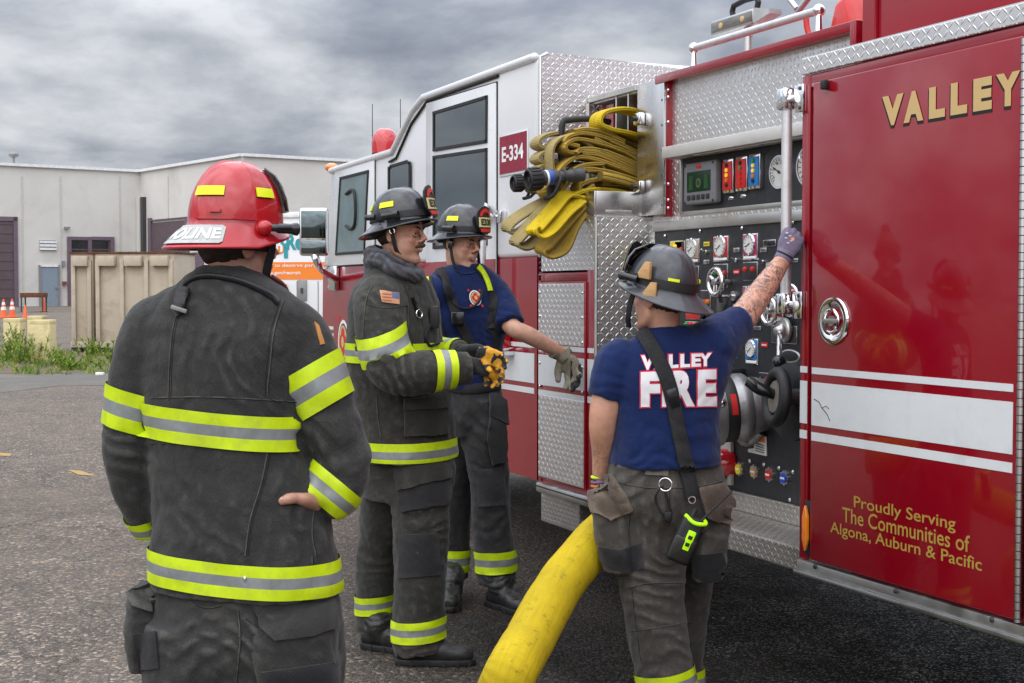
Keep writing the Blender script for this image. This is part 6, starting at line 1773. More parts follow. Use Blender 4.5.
# chest mic hook and clips
strap([bj2], [(411, 298), (415, 308), (418, 316)], .012, BLKG, 'clip', j2, off=.006, th=.01)
g = G(); h = hitpx(bj2, 417, 314); c = h[0]+clampface(h[1], h[0])*.014; g.add(b_torus(c, h[1], .016, .0025, 20, 6), CHROME); g.build('metal_ring', j2)
g = G(); h = hitpx(bj2, 430, 318); c = h[0]+clampface(h[1], h[0])*.02; g.add(b_obox(c, RT*.02, FH*.014, K*.045, .006), RUB); g.build('radio_mic', j2)
strap([bj2], [(428, 325), (424, 336), (428, 346), (437, 343)], .012, WEB, 'mic_cord', j2, off=.006, th=.008)
# hood bunched round the neck
hsh = [b_tube([q(376, 258, -.10)+K*0, q(370, 262, .02), q(380, 261, .14), q(402, 266, .15), q(418, 273, .05), q(413, 276, -.08), q(395, 270, -.13), q(376, 258, -.10)], .028, 14, 5, cap=True),
       b_tube([q(372, 250, -.06), q(368, 252, .02), q(377, 250, .12), q(398, 256, .12), q(411, 266, .03), q(406, 267, -.06), q(388, 258, -.09), q(372, 250, -.06)], .021, 14, 5),
       e_loft([F2.ring(284, 366, 424, .03, a=.15), F2.ring(270, 366, 419, .03, a=.12), F2.ring(258, 372, 410, .03, a=.09)], 24, 4)]
b = fuse(hsh, .007, 6); crumple(b, .006, 11, [(q(395, 266, -.1), .12, (K*.8+RT*.5).normalized(), .022, .006)], 9.)
HOODM = mat_cloth('hood_grey', (.035, .036, .042), (.11, .11, .125), wear=.9)
to_obj(b, 'hood', p2, HOODM)
# gloves
ORG = mat('glove_orange', (.62, .30, .02), .7, var=.25, vs=30, dirt=(.2, .1, .02), dirt_amt=.7, dirt_s=30)
w_ = q(468, 365, -.18); dr = (RT*.9-K*.15+FH*.1).normalized()
glove_obj(hand_shapes(w_, dr, (-FH*.1-K*.6+RT*.1+FH*.5), 1, fat=.005, curls=[(.5, .7, .5)]*4, s=1.02, thumb=(.8, .5, .3))+[b_tube([q(455, 368, -.2), w_+dr*.02], [.050, .040], 16, 3)], p2, [BLK if False else PATCHM, ORG], 3., second=lambda p, w_=w_, dr=dr: (p-w_).dot(dr) > .085)
w_ = q(466, 353, .02); dr = (RT*.9-K*.1-FH*.2).normalized()
glove_obj(hand_shapes(w_, dr, (-K*.5-FH*.7), -1, fat=.005, curls=[(.5, .7, .5)]*4, thumb=(.8, .5, .3))+[b_tube([q(456, 353, .1), w_+dr*.02], [.042, .036], 16, 3)], p2, [PATCHM, ORG], 7., second=lambda p, w_=w_, dr=dr: (p-w_).dot(dr) > .085)
# the spare pair of yellow work gloves he holds
gl = thing('work_gloves', q(488, 362, -.15), 'yellow and black work gloves held in the moustached firefighter\'s hands', 'gloves')
for (x, y, dz), dd_, sd, cz in (((481, 353, -.20), (RT*.85-K*.30-FH*.2), 1, .25), ((484, 361, -.16), (RT*.45-K*.9-FH*.15), -1, .35)):
    sh_ = hand_shapes(q(x, y, dz), dd_, (-FH*.8-K*.2), sd, fat=.002, s=.78, curls=[(cz, .5, .3), (cz+.2, .4, .4), (cz, .6, .3), (cz+.3, .4, .2)], spread=.3)
    glove_obj(sh_, gl, [ORG, PATCHM], x, amp=.003, vox=.004, second=lambda p: noise.noise(p*28) > .12)
# boots
hb_ = pZ(404, 664); boot(p2, hb_, pZ(475, 664)-hb_, 1.08, top=q(420, 640, -.07))
hb_ = pZ(370, 648); boot(p2, hb_, pZ(400, 652)-hb_, 1.05, top=q(375, 625, .2))
# letters on the coat tail
b = text_bm('FES', 19, 13, .03)
for v in b.verts: x, y = v.co.x, v.co.y; v.co = V((370+x*.92+y*.1, -(466+x*.45-y*.9)-0, 0))
grid_cut(b, 3); 
for v in b.verts: v.co = pD(v.co.x, -v.co.y, 5.86)
g = G(); g.add(b, LIME); g.build('tail_lettering', j2, 0)
g = G(); g.add(b_prism([pD(x, y, 5.87) for x, y in ((367, 455), (393, 455), (394, 478), (386, 484), (368, 474))], FH*.006), TURN2); g.build('coat_tail', j2, 0)
# helmet
hf = (rv(90+20)+K*.13).normalized()
hco = HP(0, .004, .050)
HA, HB, HH = .104, .124, .138
kw = dict(a=HA, b_=HB, H=HH, back=.062, front=.030, side=.026, drop=.042)
def gear(par, HPfun, hc_, hf, shell, num=None, torch_side=-1, **k2):
    k_ = dict(kw); k_.update(k2)
    k1 = (K-hf*K.dot(hf)).normalized()
    o, bv, P = helmet(par, hc_, hf, k1, shell, **k_)
    return o, bv, P, k1
o, bvh2, P_, k1 = gear(p2, HP, hco, hf, HELB)
for t0, t1 in ((-1.95, -1.40), (1.40, 1.95), (-2.9, -2.5), (2.5, 2.9)): arc_strip(P_, HA+.002, HB+.002, .056, .078, t0, t1, LIMR, 'reflector', o, .004, H=HH)
arc_strip(P_, HA+.001, HB+.001, .008, .034, 0, 2*math.pi, RUB, 'rubber_band', o, .004, 60, H=HH)
front_shield(P_, o, hf, k1, 'E33', yb=HB)
torch(P_, o, -(HA+.014), -.030, 1, .020, .012)
g = G(); g.add(b_tube([P_(-(HA+.016), -.06, .022), P_(-(HA+.016), -.085, .024), P_(-(HA+.012), -.10, .026)], .012, 10, 3), BLKG); g.build('torch_mount', o)
for sg in (-1, 1):
    strap_pts = [P_(sg*.096, -.01, -.005), P_(sg*.090, -.008, -.05), HP(sg*.070, .02, -.075), HP(sg*.035, .06, -.112)]
    g = G(); g.add(b_tube(strap_pts, 1, 10, 5, flat=(.009, .0022), ref=hf), WEB); s_ = g.build('chin_strap', o, 60)
    g = G(); g.add(b_torus(strap_pts[1]-RT*0+V((0, 0, .01)), FH, .010, .0022, 14, 6), CHROME); g.build('buckle', s_)
g = G(); g.add(b_tube([P_(-.092, -.04, -.012), P_(-.085, -.07, -.035), P_(-.05, -.10, -.04), P_(.05, -.10, -.04), P_(.085, -.07, -.035), P_(.092, -.04, -.012)], .016, 10, 4), WEB); g.build('ear_flap', o, 60)

# =================================================================== young firefighter in navy T-shirt
F3 = Fig(6.75, rv(180-40)); f, l, q = F3.f, F3.l, F3.q
h3f = (rv(180-50)-K*.20).normalized(); h3k = (K+rv(130)*.20).normalized()
hc = q(461.5, 242.5, 0); hs = .96
xt = []; sh, HP, HM = head_shapes(hc, h3f, h3k, hs, neck=q(464, 276, .02), jaw=.98)
sh += [e_loft([F3.ring(278, 446, 490, .02, b=.07), F3.ring(296, 438, 500, .02, b=.09), F3.ring(340, 440, 500, .02, b=.10), F3.ring(390, 448, 496, .02, b=.10)], 20, 3)]
sh += [b_tube([q(495, 297, .09), q(505, 315, .02), q(513, 328, -.07), q(528, 335, -.06), q(547, 345, -.01), q(563, 353, .04)], [.052, .050, .043, .043, .037, .030], 18, 5),
       b_tube([q(436, 300, -.08), q(430, 345, .08), q(446, 372, .02)], [.055, .046, .032], 14, 4)]
sh += [b_tube([q(480, 395, 0), q(489, 490, -.03), q(496, 590, -.03)], [.08, .055, .045], 14, 4), b_tube([q(462, 395, .05), q(455, 490, .15), q(450, 585, .2)], [.08, .055, .045], 14, 4)]
xt += hand_shapes(q(446, 372, .02), (-K), (RT), 1, curl=(.5, .5, .4))
b = fuse_body(sh, xt)
p3, bvb3 = to_obj(b, 'person', None, SKIN, origin=pZ(480, 604)); skin_attr(p3, HP, hs, stub=.12, base=(.56, .31, .22))
tag(p3, 'clean shaven young firefighter in navy t-shirt, suspenders and black helmet, arm reaching right', 'person', 'firefighters gathered beside the engine')
eyes(HP, hs, p3, (.1, -.5), .0035); brows(HP, hs, p3); hair_cap(HP, hs, p3)
tsh = [e_loft([F3.ring(378, 447, 498, .02, b=.12), F3.ring(395, 446, 500, .02, b=.13), F3.ring(415, 444, 503, .02, b=.14), F3.ring(435, 444, 503, .03, b=.13)], 28, 4),
       tb([q(481, 400, -.01), q(483, 430, -.02), q(487, 460, -.03), q(490, 490, -.03), q(492, 525, -.03), q(496, 560, -.03), q(497, 584, -.03)], [.115, .112, .102, .096, .092, .096, .092], 22),
       tb([q(463, 405, .06), q(459, 450, .12), q(455, 490, .16), q(452, 530, .19), q(451, 578, .2)], [.115, .105, .09, .082, .085], 22)]
b = fuse(tsh, .009, 7)
folds = [(q(489, 485, -.12), .12, K, .045, .007), (q(497, 575, -.1), .10, K, .028, .010), (q(472, 430, -.1), .12, (K+RT*.5).normalized(), .045, .008), (q(451, 570, .1), .1, K, .03, .008), (q(488, 525, -.1), .1, (K-RT*.4).normalized(), .05, .006)]
crumple(b, .008, 4.5, folds, 12.1, stretch=(1.3, 1.3, .8)); crumple(b, .0025, 16, (), 3., fine=.0008)
t3, bt3 = to_obj(b, 'turnout_trousers', p3, TURN3)
band(bt3, q(494.5, 571, -.03), q(493.5, 549.5, -.03), FH, 'reflective_band', t3, TRIMS, rmax=.15)
band(bt3, q(451, 570, .2), q(452, 548, .2), FH, 'reflective_band', t3, TRIMS, rmax=.14)
patch([bt3], [(490, 402), (501, 405), (503, 462), (492, 465), (487, 440)], TURN3, 'cargo_pocket', t3, off=.03, rim=.035, step=4)
patch([bt3], [(488, 398), (502, 402), (503, 425), (488, 418)], TURN3, 'pocket_flap', t3, off=.036, rim=.02, step=4)
patch([bt3], [(476, 470), (502, 468), (505, 505), (478, 507)], PATCHM, 'knee_patch', t3, off=.005, rim=.006, step=5)
strap([bt3], [(447, 386), (470, 389), (499, 385)], .045, WEB, 'belt', t3, off=.006, th=.006)
# shirt
jsh = [e_loft([F3.ring(264, 450, 481, .02, b=.07), F3.ring(270, 438, 491, .03, b=.085), F3.ring(279, 428, 502, .03, b=.10), F3.ring(295, 426, 510, .03, b=.115), F3.ring(322, 430, 508, .02, b=.125), F3.ring(350, 438, 502, .02, b=.125), F3.ring(372, 442, 499, .02, b=.125), F3.ring(388, 444, 499, .02, b=.125)], 32, 5, 2.2),
       tb([q(484, 287, .11), q(495, 293, .09), q(504, 308, .02), q(510, 325, -.05)], [.058, .074, .070, .071], 22),
       tb([q(445, 285, -.10), q(437, 295, -.10), q(431, 320, -.02)], [.07, .082, .075], 20)]
b = fuse(jsh, .007, 6)
folds = [(q(505, 318, -.05), .09, (RT*.5+K*.8).normalized(), .04, .005), (q(470, 362, -.12), .12, (K*.9+RT*.3).normalized(), .04, .006), (q(495, 340, 0), .1, (RT*.7-K*.6).normalized(), .045, .006)]
crumple(b, .0055, 4.6, folds, 21.); crumple(b, .0015, 16, (), 2.)
s3, bs3 = to_obj(b, 'navy_shirt', p3, NAVY)
c3 = hitpx(bs3, 474.5, 298.5); n3 = clampface(c3[1], c3[0])
uu = K.cross(n3).normalized(); emblem(c3[0]+n3*.007, uu, n3.cross(uu).normalized(), n3, .033, .038, s3, .0012)
seam_ = draw_seams([bs3], [[(450, 267), (457, 272), (467, 274), (477, 271), (482, 267)]], s3, NAVY, .004, 'neckline', off=.001)
# suspenders: black webbing with lime shoulder runs
strap([bs3], [(427, 268), (430, 290), (434, 310), (440, 330), (444, 350), (448, 386)], .048, WEB, 'suspender', p3, off=.006)
strap([bs3], [(425, 267), (427, 280), (430, 297)], .040, LIME, 'suspender_reflective', p3, off=.012)
strap([bs3], [(476, 266), (486, 280), (493, 300), (495, 335), (494, 360), (491, 386)], .040, WEB, 'suspender', p3, off=.006)
strap([bs3], [(477, 266.5), (482, 273), (486.5, 282), (489, 291)], .030, LIME, 'suspender_reflective', p3, off=.012)
strap([bs3], [(440, 271), (447, 290), (455, 312), (464, 332), (474, 352), (486, 376)], .046, WEB, 'radio_strap', p3, off=.014)
g = G(); h = hitpx(bs3, 458, 318); c = h[0]-FH*.03; g.add(b_obox(c, RT*.032, FH*.018, K*.030, .008), BLKG); g.build('radio_mic', p3)
strap([bs3], [(446, 287), (450, 300), (458, 308), (468, 309), (477, 302), (481, 290)], .010, WEB, 'mic_cord', p3, off=.016, th=.008)
# glove
w_ = q(562, 353, .04); dr = (RT*.42-K*.9+FH*.1).normalized()
GLV = mat('glove_grey_tan', (.24, .21, .16), .8, var=.3, vs=40, dirt=(.08, .07, .06), dirt_amt=.7, dirt_s=20)
glove_obj(hand_shapes(w_+RT*.012, dr, (-RT*.45-K*.2-FH*.85), 1, fat=.0045, curls=[(.45, .5, .4), (.4, .45, .4), (.45, .5, .4), (.6, .6, .4)], s=1.12, thumb=(.75, .6, .3), spread=.25)+[b_tube([q(553, 349.5, .02), q(560, 353, .04), w_+dr*.03+RT*.01], [.042, .038, .036], 16, 3)], p3, [GLV, PATCHM], 5., second=lambda p: (p-q(563, 366, .04)).dot(RT) > .035 and noise.noise(p*20) > -.2)
hb_ = pZ(494, 606); boot(p3, hb_, pZ(528, 616)-hb_, 1.08, top=q(496, 575, -.03))
hb_ = pZ(452, 600); boot(p3, hb_, pZ(447, 616)-hb_, 1.08, top=q(451, 572, .2))
hf = (rv(180-50)-K*.04).normalized(); hco = HP(0, -.002, .046)
o, bvh3, P_, k1 = gear(p3, HP, hco, hf, HELB)
for t0, t1 in ((-1.65, -1.10), (1.1, 1.65)): arc_strip(P_, HA+.002, HB+.002, .056, .078, t0, t1, LIMR, 'reflector', o, .004, H=HH)
arc_strip(P_, HA+.001, HB+.001, .008, .032, 0, 2*math.pi, RUB, 'rubber_band', o, .004, 60, H=HH)
front_shield(P_, o, hf, k1, 'E330', yb=HB)
torch(P_, o, -(HA+.012), -.02, 1, .020, .012)
for sg in (-1, 1):
    pts = [P_(sg*.094, .01, -.005), P_(sg*.094, .012, -.06), P_(sg*.090, .03, -.14), P_(sg*.06, .06, -.21), P_(sg*.01, .08, -.235)]
    g = G(); g.add(b_tube(pts, 1, 10, 6, flat=(.009, .0025), ref=hf), WEB); s_ = g.build('chin_strap', o, 60)
    g = G(); g.add(b_obox(P_(sg*.098, .012, -.055), RT*.012, FH*.006, K*.018, .003), BLKG); g.build('buckle', s_)
g = G(); g.add(b_tube([P_(-.092, -.02, -.012), P_(-.088, -.06, -.03), P_(-.05, -.095, -.035), P_(.05, -.095, -.035), P_(.088, -.06, -.03), P_(.092, -.02, -.012)], .014, 10, 4), WEB); g.build('ear_flap', o, 60)

# =================================================================== firefighter at the pump panel, back to us
F4 = Fig(4.75, rv(-12)); f, l, q = F4.f, F4.l, F4.q
h4f = (rv(-48)+K*.05).normalized()
hc = q(661, 297, 0); hs = .95
xt = []; sh, HP, HM = head_shapes(hc, h4f, K, hs, neck=q(666, 335, .01))
sh += [e_loft([F4.ring(335, 640, 705, .0, b=.07), F4.ring(360, 630, 712, 0, b=.08), F4.ring(410, 628, 708, 0, b=.08), F4.ring(465, 622, 712, 0, b=.09)], 20, 3)]
W4 = q(783.5, 259, .40)
sh += [b_tube([q(712, 346, .04), q(728, 332, .10), q(742, 318, .15), q(754, 302, .22), q(768, 282, .31), W4], [.060, .056, .052, .048, .042, .030], 20, 5),
       b_tube([q(620, 362, -.0), q(608, 398, -.03), q(603, 425, -.03), q(604, 450, 0.02), q(601, 478, .06)], [.060, .056, .048, .043, .031], 20, 5)]
xt += hand_shapes(q(601, 480, .06), (-K*.9+FH*.3+RT*.1), RT, 1, s=.92, curl=(.4, .5, .4))
sh += [b_tube([q(640, 480, 0), q(652, 590, 0), q(670, 690, 0)], [.085, .06, .045], 14, 4), b_tube([q(690, 480, .05), q(688, 590, .25), q(682, 680, .34)], [.085, .06, .045], 14, 4)]
b = fuse_body(sh, xt)
p4, bvb4 = to_obj(b, 'person', None, SKINT, origin=V((q(668, 690, 0).x, q(668, 690, 0).y, 0)))
ta, tb_ = q(742, 322, .14), q(781, 263, .4)
tl = (tb_-ta).length; td_ = (tb_-ta).normalized()
la = q(603, 455, .02)
def tatf(p):
    t = (p-ta).dot(td_)
    if -.02 < t < tl and ((p-ta)-td_*t).length < .09: return 1. if t < tl*.8 else max(0, 1-(t-tl*.8)/(tl*.2))
    return max(0, 1-(p-la).length/.09) if p.x < q(625, 400).x+.5 and (p-la).length < .09 else 0.
skin_attr(p4, HP, hs, tat=tatf, base=(.55, .29, .20))
tag(p4, 'firefighter in navy VALLEY FIRE t-shirt seen from behind, tattooed arm raised to the rail', 'person', 'firefighters gathered beside the engine')
hair_cap(HP, hs, p4)
tsh = [e_loft([F4.ring(457, 613, 720, .0, b=.125), F4.ring(470, 609, 723, 0, b=.135), F4.ring(490, 605, 726, 0, b=.15), F4.ring(512, 606, 724, .01, b=.15), F4.ring(528, 612, 718, .02, b=.13)], 32, 4, 2.2),
       tb([q(640, 490, 0), q(646, 520, 0), q(651, 560, 0), q(653, 600, 0), q(659, 640, 0), q(666, 675, 0), q(671, 705, 0), q(673, 730, 0)], [.128, .128, .118, .102, .102, .100, .100, .098], 24),
       tb([q(692, 495, .04), q(692, 530, .14), q(688, 570, .24), q(682, 620, .30), q(680, 670, .34), q(682, 715, .34)], [.125, .112, .096, .088, .086, .088], 24)]
b = fuse(tsh, .0085, 8)
folds = [(q(652, 585, -.1), .13, (K+RT*.15).normalized(), .045, .008), (q(630, 500, -.14), .12, (K*.8-RT*.6).normalized(), .05, .008), (q(668, 515, -.12), .10, (RT*.8+K*.5).normalized(), .05, .007), (q(665, 655, -.1), .12, K, .05, .006), (q(700, 560, .1), .12, (K+RT*.6).normalized(), .04, .007)]
crumple(b, .0075, 4.2, folds, 31.1, stretch=(1.3, 1.3, .8)); crumple(b, .0026, 16, (), 4., fine=.0008)
t4, bt4 = to_obj(b, 'turnout_trousers', p4, TURN4)
band(bt4, q(668, 690, 0), q(664, 668.5, 0), FH, 'reflective_band', t4, TRIMS, rmax=.16)
band(bt4, q(681, 690, .34), q(680, 668, .34), FH, 'reflective_band', t4, TRIMS, rmax=.15)
def box_pocket(c, ux, uz, un, hx, hz, hn, m, name, par, seed=0, taper=.85):
    b = fuse([e_loft([(c+uz*hz, ux*hx*taper, un*hn*.7), (c+uz*hz*.5, ux*hx, un*hn), (c-uz*hz*.4, ux*hx, un*hn*1.05), (c-uz*hz, ux*hx*.92, un*hn*.8)], 24, 4, 4)], .007, 3); crumple(b, .006, 9, (), seed); return to_obj(b, name, par, m)
oo, bpl = box_pocket(q(614, 530, -.02), (RT*.95-FH*.3).normalized(), (K-RT*.16).normalized(), (FH+RT*.2).normalized(), .062, .135, .085, TURN4, 'cargo_pocket', t4, 1.)
patch([bpl, bt4], [(597, 546), (620, 550), (641, 543), (644, 568), (625, 573), (602, 563)], PATCHM, 'pocket_patch', oo, off=.004, rim=.006, step=4)
patch([bpl, bt4], [(588, 483), (612, 474), (628, 497), (633, 510), (612, 520), (594, 512)], POLY4, 'pocket_flap', oo, off=.014, rim=.02, step=4)
oo, bpr = box_pocket(q(712, 535, .04), (RT*.95+FH*.3).normalized(), (K+RT*.10).normalized(), FH, .058, .150, .085, TURN4, 'cargo_pocket', t4, 2.)
patch([bpr, bt4], [(697, 488), (722, 483), (738, 512), (726, 524), (706, 516)], POLY4, 'pocket_flap', oo, off=.014, rim=.02, step=4)
patch([bpr, bt4], [(692, 556), (722, 552), (728, 574), (712, 586), (694, 576)], PATCHM, 'pocket_patch', oo, off=.005, rim=.006, step=4)
draw_seams2([bt4], [[(614, 481), (640, 487), (668, 488), (700, 486), (722, 481)], [(668, 488), (669, 505), (668, 525)], [(628, 588), (650, 583), (682, 583)], [(624, 632), (655, 628), (690, 622)], [(630, 505), (628, 540), (632, 600), (640, 660)]], t4, THREAD, .0012)
patch([bt4], [(644, 457), (668, 458), (668, 476), (645, 475)], TURN4, 'belt_loop', t4, off=.008, rim=.01, step=4)
# shirt
jsh = [e_loft([F4.ring(325, 650, 688, .01, b=.06), F4.ring(333, 640, 706, .01, b=.08), F4.ring(343, 625, 722, .01, b=.10), F4.ring(357, 614, 733, .01, b=.115), F4.ring(380, 611, 729, .0, b=.125), F4.ring(405, 612, 722, 0, b=.125), F4.ring(435, 611, 720, 0, b=.14), F4.ring(464, 608, 722, 0, b=.155)], 36, 5, 2.25),
       tb([q(694, 350, .01), q(712, 345, .04), q(726, 333, .09), q(740, 322, .14)], [.08, .088, .074, .064], 22),
       tb([q(632, 358, 0), q(620, 364, -.01), q(611, 383, -.03), q(606, 399, -.035)], [.075, .086, .073, .064], 22)]
b = fuse(jsh, .007, 7)
folds = [(q(712, 375, -.1), .13, (K*.6-RT*.8).normalized(), .045, .007), (q(720, 340, 0), .09, (RT*.8-K*.3).normalized(), .035, .005), (q(690, 440, -.13), .14, (K*.95+RT*.25).normalized(), .04, .007), (q(630, 440, -.13), .12, (K*.9-RT*.4).normalized(), .045, .006), (q(612, 385, -.08), .08, (K+RT*.3).normalized(), .035, .004)]
tc_ = q(678, 383, -.12); crumple(b, .0055, 4.2, folds, 41., weight=lambda p: 1-.72*math.exp(-((p-tc_).length/.17)**4)); crumple(b, .0014, 15, (), 6.)
s4, bs4 = to_obj(b, 'navy_shirt', p4, NAVY)
draw_seams([bs4], [[(641, 333), (655, 329), (672, 328), (690, 331)]], s4, NAVY, .004, 'neckline')
# VALLEY FIRE print, laid on the back; pink-red outline under white letters
PINK = mat('print_red', (.62, .03, .07), .7); WPR = mat('print_white', (.72, .72, .74), .7, var=.05)
def back_text(s, tl_, tr_, br, bl, bold, m, off, name):
    b = text_bm(s, 1, 1, bold)
    for v in b.verts:
        x, y = v.co.x, v.co.y; a = V(bl).lerp(V(br), x); c = V(tl_).lerp(V(tr_), x); w = a.lerp(c, y); v.co = V((w.x, -w.y, 0))
    grid_cut(b, 2.2); drape(b, [bs4], off); g = G(); g.add(b, m); return g.build(name, s4, 0)
def wtext(word, xs, top, bot, bold):
    for ch, (x0, x1) in zip(word, xs):
        T = lambda x: V((x, top[0]+(top[1]-top[0])*(x-xs[0][0])/(xs[-1][1]-xs[0][0]), 0)); B = lambda x: V((x, bot[0]+(bot[1]-bot[0])*(x-xs[0][0])/(xs[-1][1]-xs[0][0]), 0))
        o_ = 1.3
        back_text(ch, T(x0-o_)-V((0, o_, 0)), T(x1+o_)-V((0, o_, 0)), B(x1+o_)+V((0, o_, 0)), B(x0-o_)+V((0, o_, 0)), bold+.03, PINK, .0035, 'print_outline')
        back_text(ch, T(x0), T(x1), B(x1), B(x0), bold, WPR, .0055, 'print_letter')
wtext('VALLEY', [(641.5, 654), (654, 667), (668.5, 678), (680, 689.5), (691, 700), (698.5, 711)], (356, 353.5), (370.5, 366), .05)
wtext('FIRE', [(641, 660), (662, 668.5), (673, 694), (697, 715.5)], (372.5, 369.5), (407, 406), .06)
# radio strap, radio, karabiner
strap([bs4], [(641, 331), (652, 348), (664, 372), (671, 395), (676, 420), (682, 452)], .050, WEB, 'radio_strap', p4, off=.010, th=.004, segw=6)
strap([bs4, bt4], [(680, 440), (684, 465), (688, 482), (691, 497)], .050, WEB, 'radio_strap_end', p4, off=.014, th=.004, segw=6)
strap([bs4], [(668, 399), (676, 396.5)], .062, BLKG, 'strap_slider', p4, off=.016, th=.004, n=5)
NEON = mat('neon_plastic', (.45, .85, .0), .35, emit=(.3, .7, 0), es=.15)
rc_ = q(686, 539, -.24); rz = (K*.9+RT*.38).normalized(); rx = (RT*.9-K*.38).normalized(); 
g = G(); g.add(b_obox(rc_, rx*.036, FH*.022, rz*.075, .012, 3), RUB); g.add(b_obox(rc_-rz*.035, rx*.040, FH*.026, rz*.045, .014, 3), LEATH); rad = g.build('radio', p4)
g = G(); g.add(b_obox(rc_-FH*.0235+rz*.0+rx*.006, rx*.013, FH*.003, rz*.034, .004), NEON); g.add(b_tube([rc_+rz*.072-rx*.035-FH*.012, rc_+rz*.060-FH*.026, rc_+rz*.07+rx*.035-FH*.02, rc_+rz*.078+rx*.03+FH*.015], .0065, 8, 4), NEON); g.build('radio_trim', rad)
g = G()
for z in (-.012, .012): g.add(b_obox(rc_-FH*.0268+rz*z+rx*.006, rx*.007, FH*.002, rz*.006, .001), RUB)
g.build('radio_button', rad)
g = G(); g.add(b_cyl(rc_+rz*.07+rx*.02, rc_+rz*.20+rx*.075, .0045, .003, 8), RUB); g.build('antenna', rad)
g = G(); g.add(b_cyl(rc_+rz*.07-rx*.01, rc_+rz*.10-rx*.008, .009, .008, 12), RUB); g.build('radio_knob', rad)
g = G(); g.add(b_torus(q(692, 500, -.2), FH, .011, .0022, 18, 6), CHROME); g.build('metal_ring', rad)
kc = hitpx(bt4, 662, 497)[0]-FH*.018
def kp(px, py, o=0.): return pD(px, py, (kc-FH*o-CAM).dot(FH))
g = G(); g.add(b_tube([kp(661, 486), kp(656, 494), kp(656, 502), kp(661, 512), kp(668, 521), kp(671, 517), kp(669, 505), kp(666, 494), kp(662, 486)], .0042, 8, 4), BLKG); kb = g.build('karabiner', t4, 60)
g = G(); g.add(b_torus(kp(665.5, 484.5, .006), FH*.9+RT*.3, .021, .0024, 28, 8), CHROME); g.build('key_ring', kb)
g = G(); g.add(b_obox(kp(668, 516, .004), RT*.011, FH*.006, K*.014, .003), RUB); g.build('gate', kb)
# bracelets
for y, m in ((476, NEON), (481, PLB if False else mat('bracelet_purple', (.16, .10, .24), .5)), (485, mat('bracelet_orange', (.5, .18, .05), .5))):
    g = G(); c = q(601.5, y, .062); g.add(b_torus(c, (K-RT*.1).normalized(), .033, .0045, 24, 8), m); g.build('bracelet', p4)
# glove gripping the rail
PUR = mat('glove_purple_grey', (.15, .125, .19), .75, var=.15, vs=60, bump=.0006, bs=400); 
bar = V((xb_, D-.03, 0))
dr = (RT*.42+K*.88).normalized()
w4 = W4+dr*.005
shp = hand_shapes(w4, dr, (FH*.95+RT*.15), 1, fat=.0022, curls=[(1.0, 1.2, .7), (1.05, 1.2, .7), (1.1, 1.2, .7), (1.1, 1.2, .7)], s=.94, spread=.05, thumb=(.85, .25, .35), tcurl=.25)
glove_obj(shp+[b_tube([W4-(W4-q(768, 282, .31)).normalized()*.018, W4+dr*.02], [.034, .034], 16, 3)], p4, PUR, 2., amp=.001, vox=.0038)
gm = [c_ for c_ in p4.children if c_.name.startswith('glove')][-1]
gb_ = bmesh.new(); gb_.from_mesh(gm.data); bmesh.ops.translate(gb_, verts=gb_.verts, vec=wl(gm)); bgl = BVHTree.FromBMesh(gb_); gb_.free()
WGP = mat('glove_print_white', (.5, .48, .55), .7); 
for k_, (x, y) in enumerate(((786, 233), (789, 236), (785, 238), (790, 241), (787, 243))):
    patch([bgl], [(x, y-1), (x+2.6, y-.6), (x+2.2, y+.6), (x-.4, y+.4)], WGP, 'glove_print', gm, off=.0012, rim=.001, step=1.5)
patch([bgl], [(791, 238), (794, 237.5), (794.5, 240.5), (791.5, 241)], AMB, 'glove_print', gm, off=.0012, rim=.001, step=1.5)
strap([bgl], [(778, 251), (785, 254), (792, 258)], .006, WEB, 'glove_cuff', gm, off=.001, th=.002)
# helmet
hf = (rv(-50)+K*.22).normalized(); hco = HP(0, .0, .036)
o, bvh4, P_, k1 = gear(p4, HP, hco, hf, HELG, back=.070, drop=.046, side=.028)
arc_strip(P_, HA+.001, HB+.001, .006, .036, 0, 2*math.pi, RUB, 'rubber_band', o, .0045, 60, H=HH)
for t0, t1 in ((math.pi-.95, math.pi-.62), (math.pi+.38, math.pi+.98), (-.9, -.5)): arc_strip(P_, HA+.002, HB+.002, .037, .046, t0, t1, LIMR, 'reflector', o, .004, H=HH)
front_shield(P_, o, hf, k1, '334', yb=HB)
# dark flipped-up visor
g = G(); b = bmesh.new(); R0 = []
sdm = lambda z, H_: max(0, 1-(z/H_)**2.15)**.45
for z, r in ((.02, .014), (.05, .020), (.08, .026), (.11, .032), (.134, .034)):
    R0.append([b.verts.new(P_(math.sin(t)*(HA*sdm(z, HH)+r), math.cos(t)*(HB*sdm(z, HH)+r+.004), z)) for t in [(-.8+1.6*i/20) for i in range(21)]])
for A, B in zip(R0, R0[1:]):
    for i in range(20): b.faces.new((A[i], A[i+1], B[i+1], B[i]))
g.add(b, mat('smoked_visor', (.012, .012, .014), .12, coat=1)); vv = g.build('visor', o, 60); m = vv.modifiers.new('t', 'SOLIDIFY'); m.thickness = .004
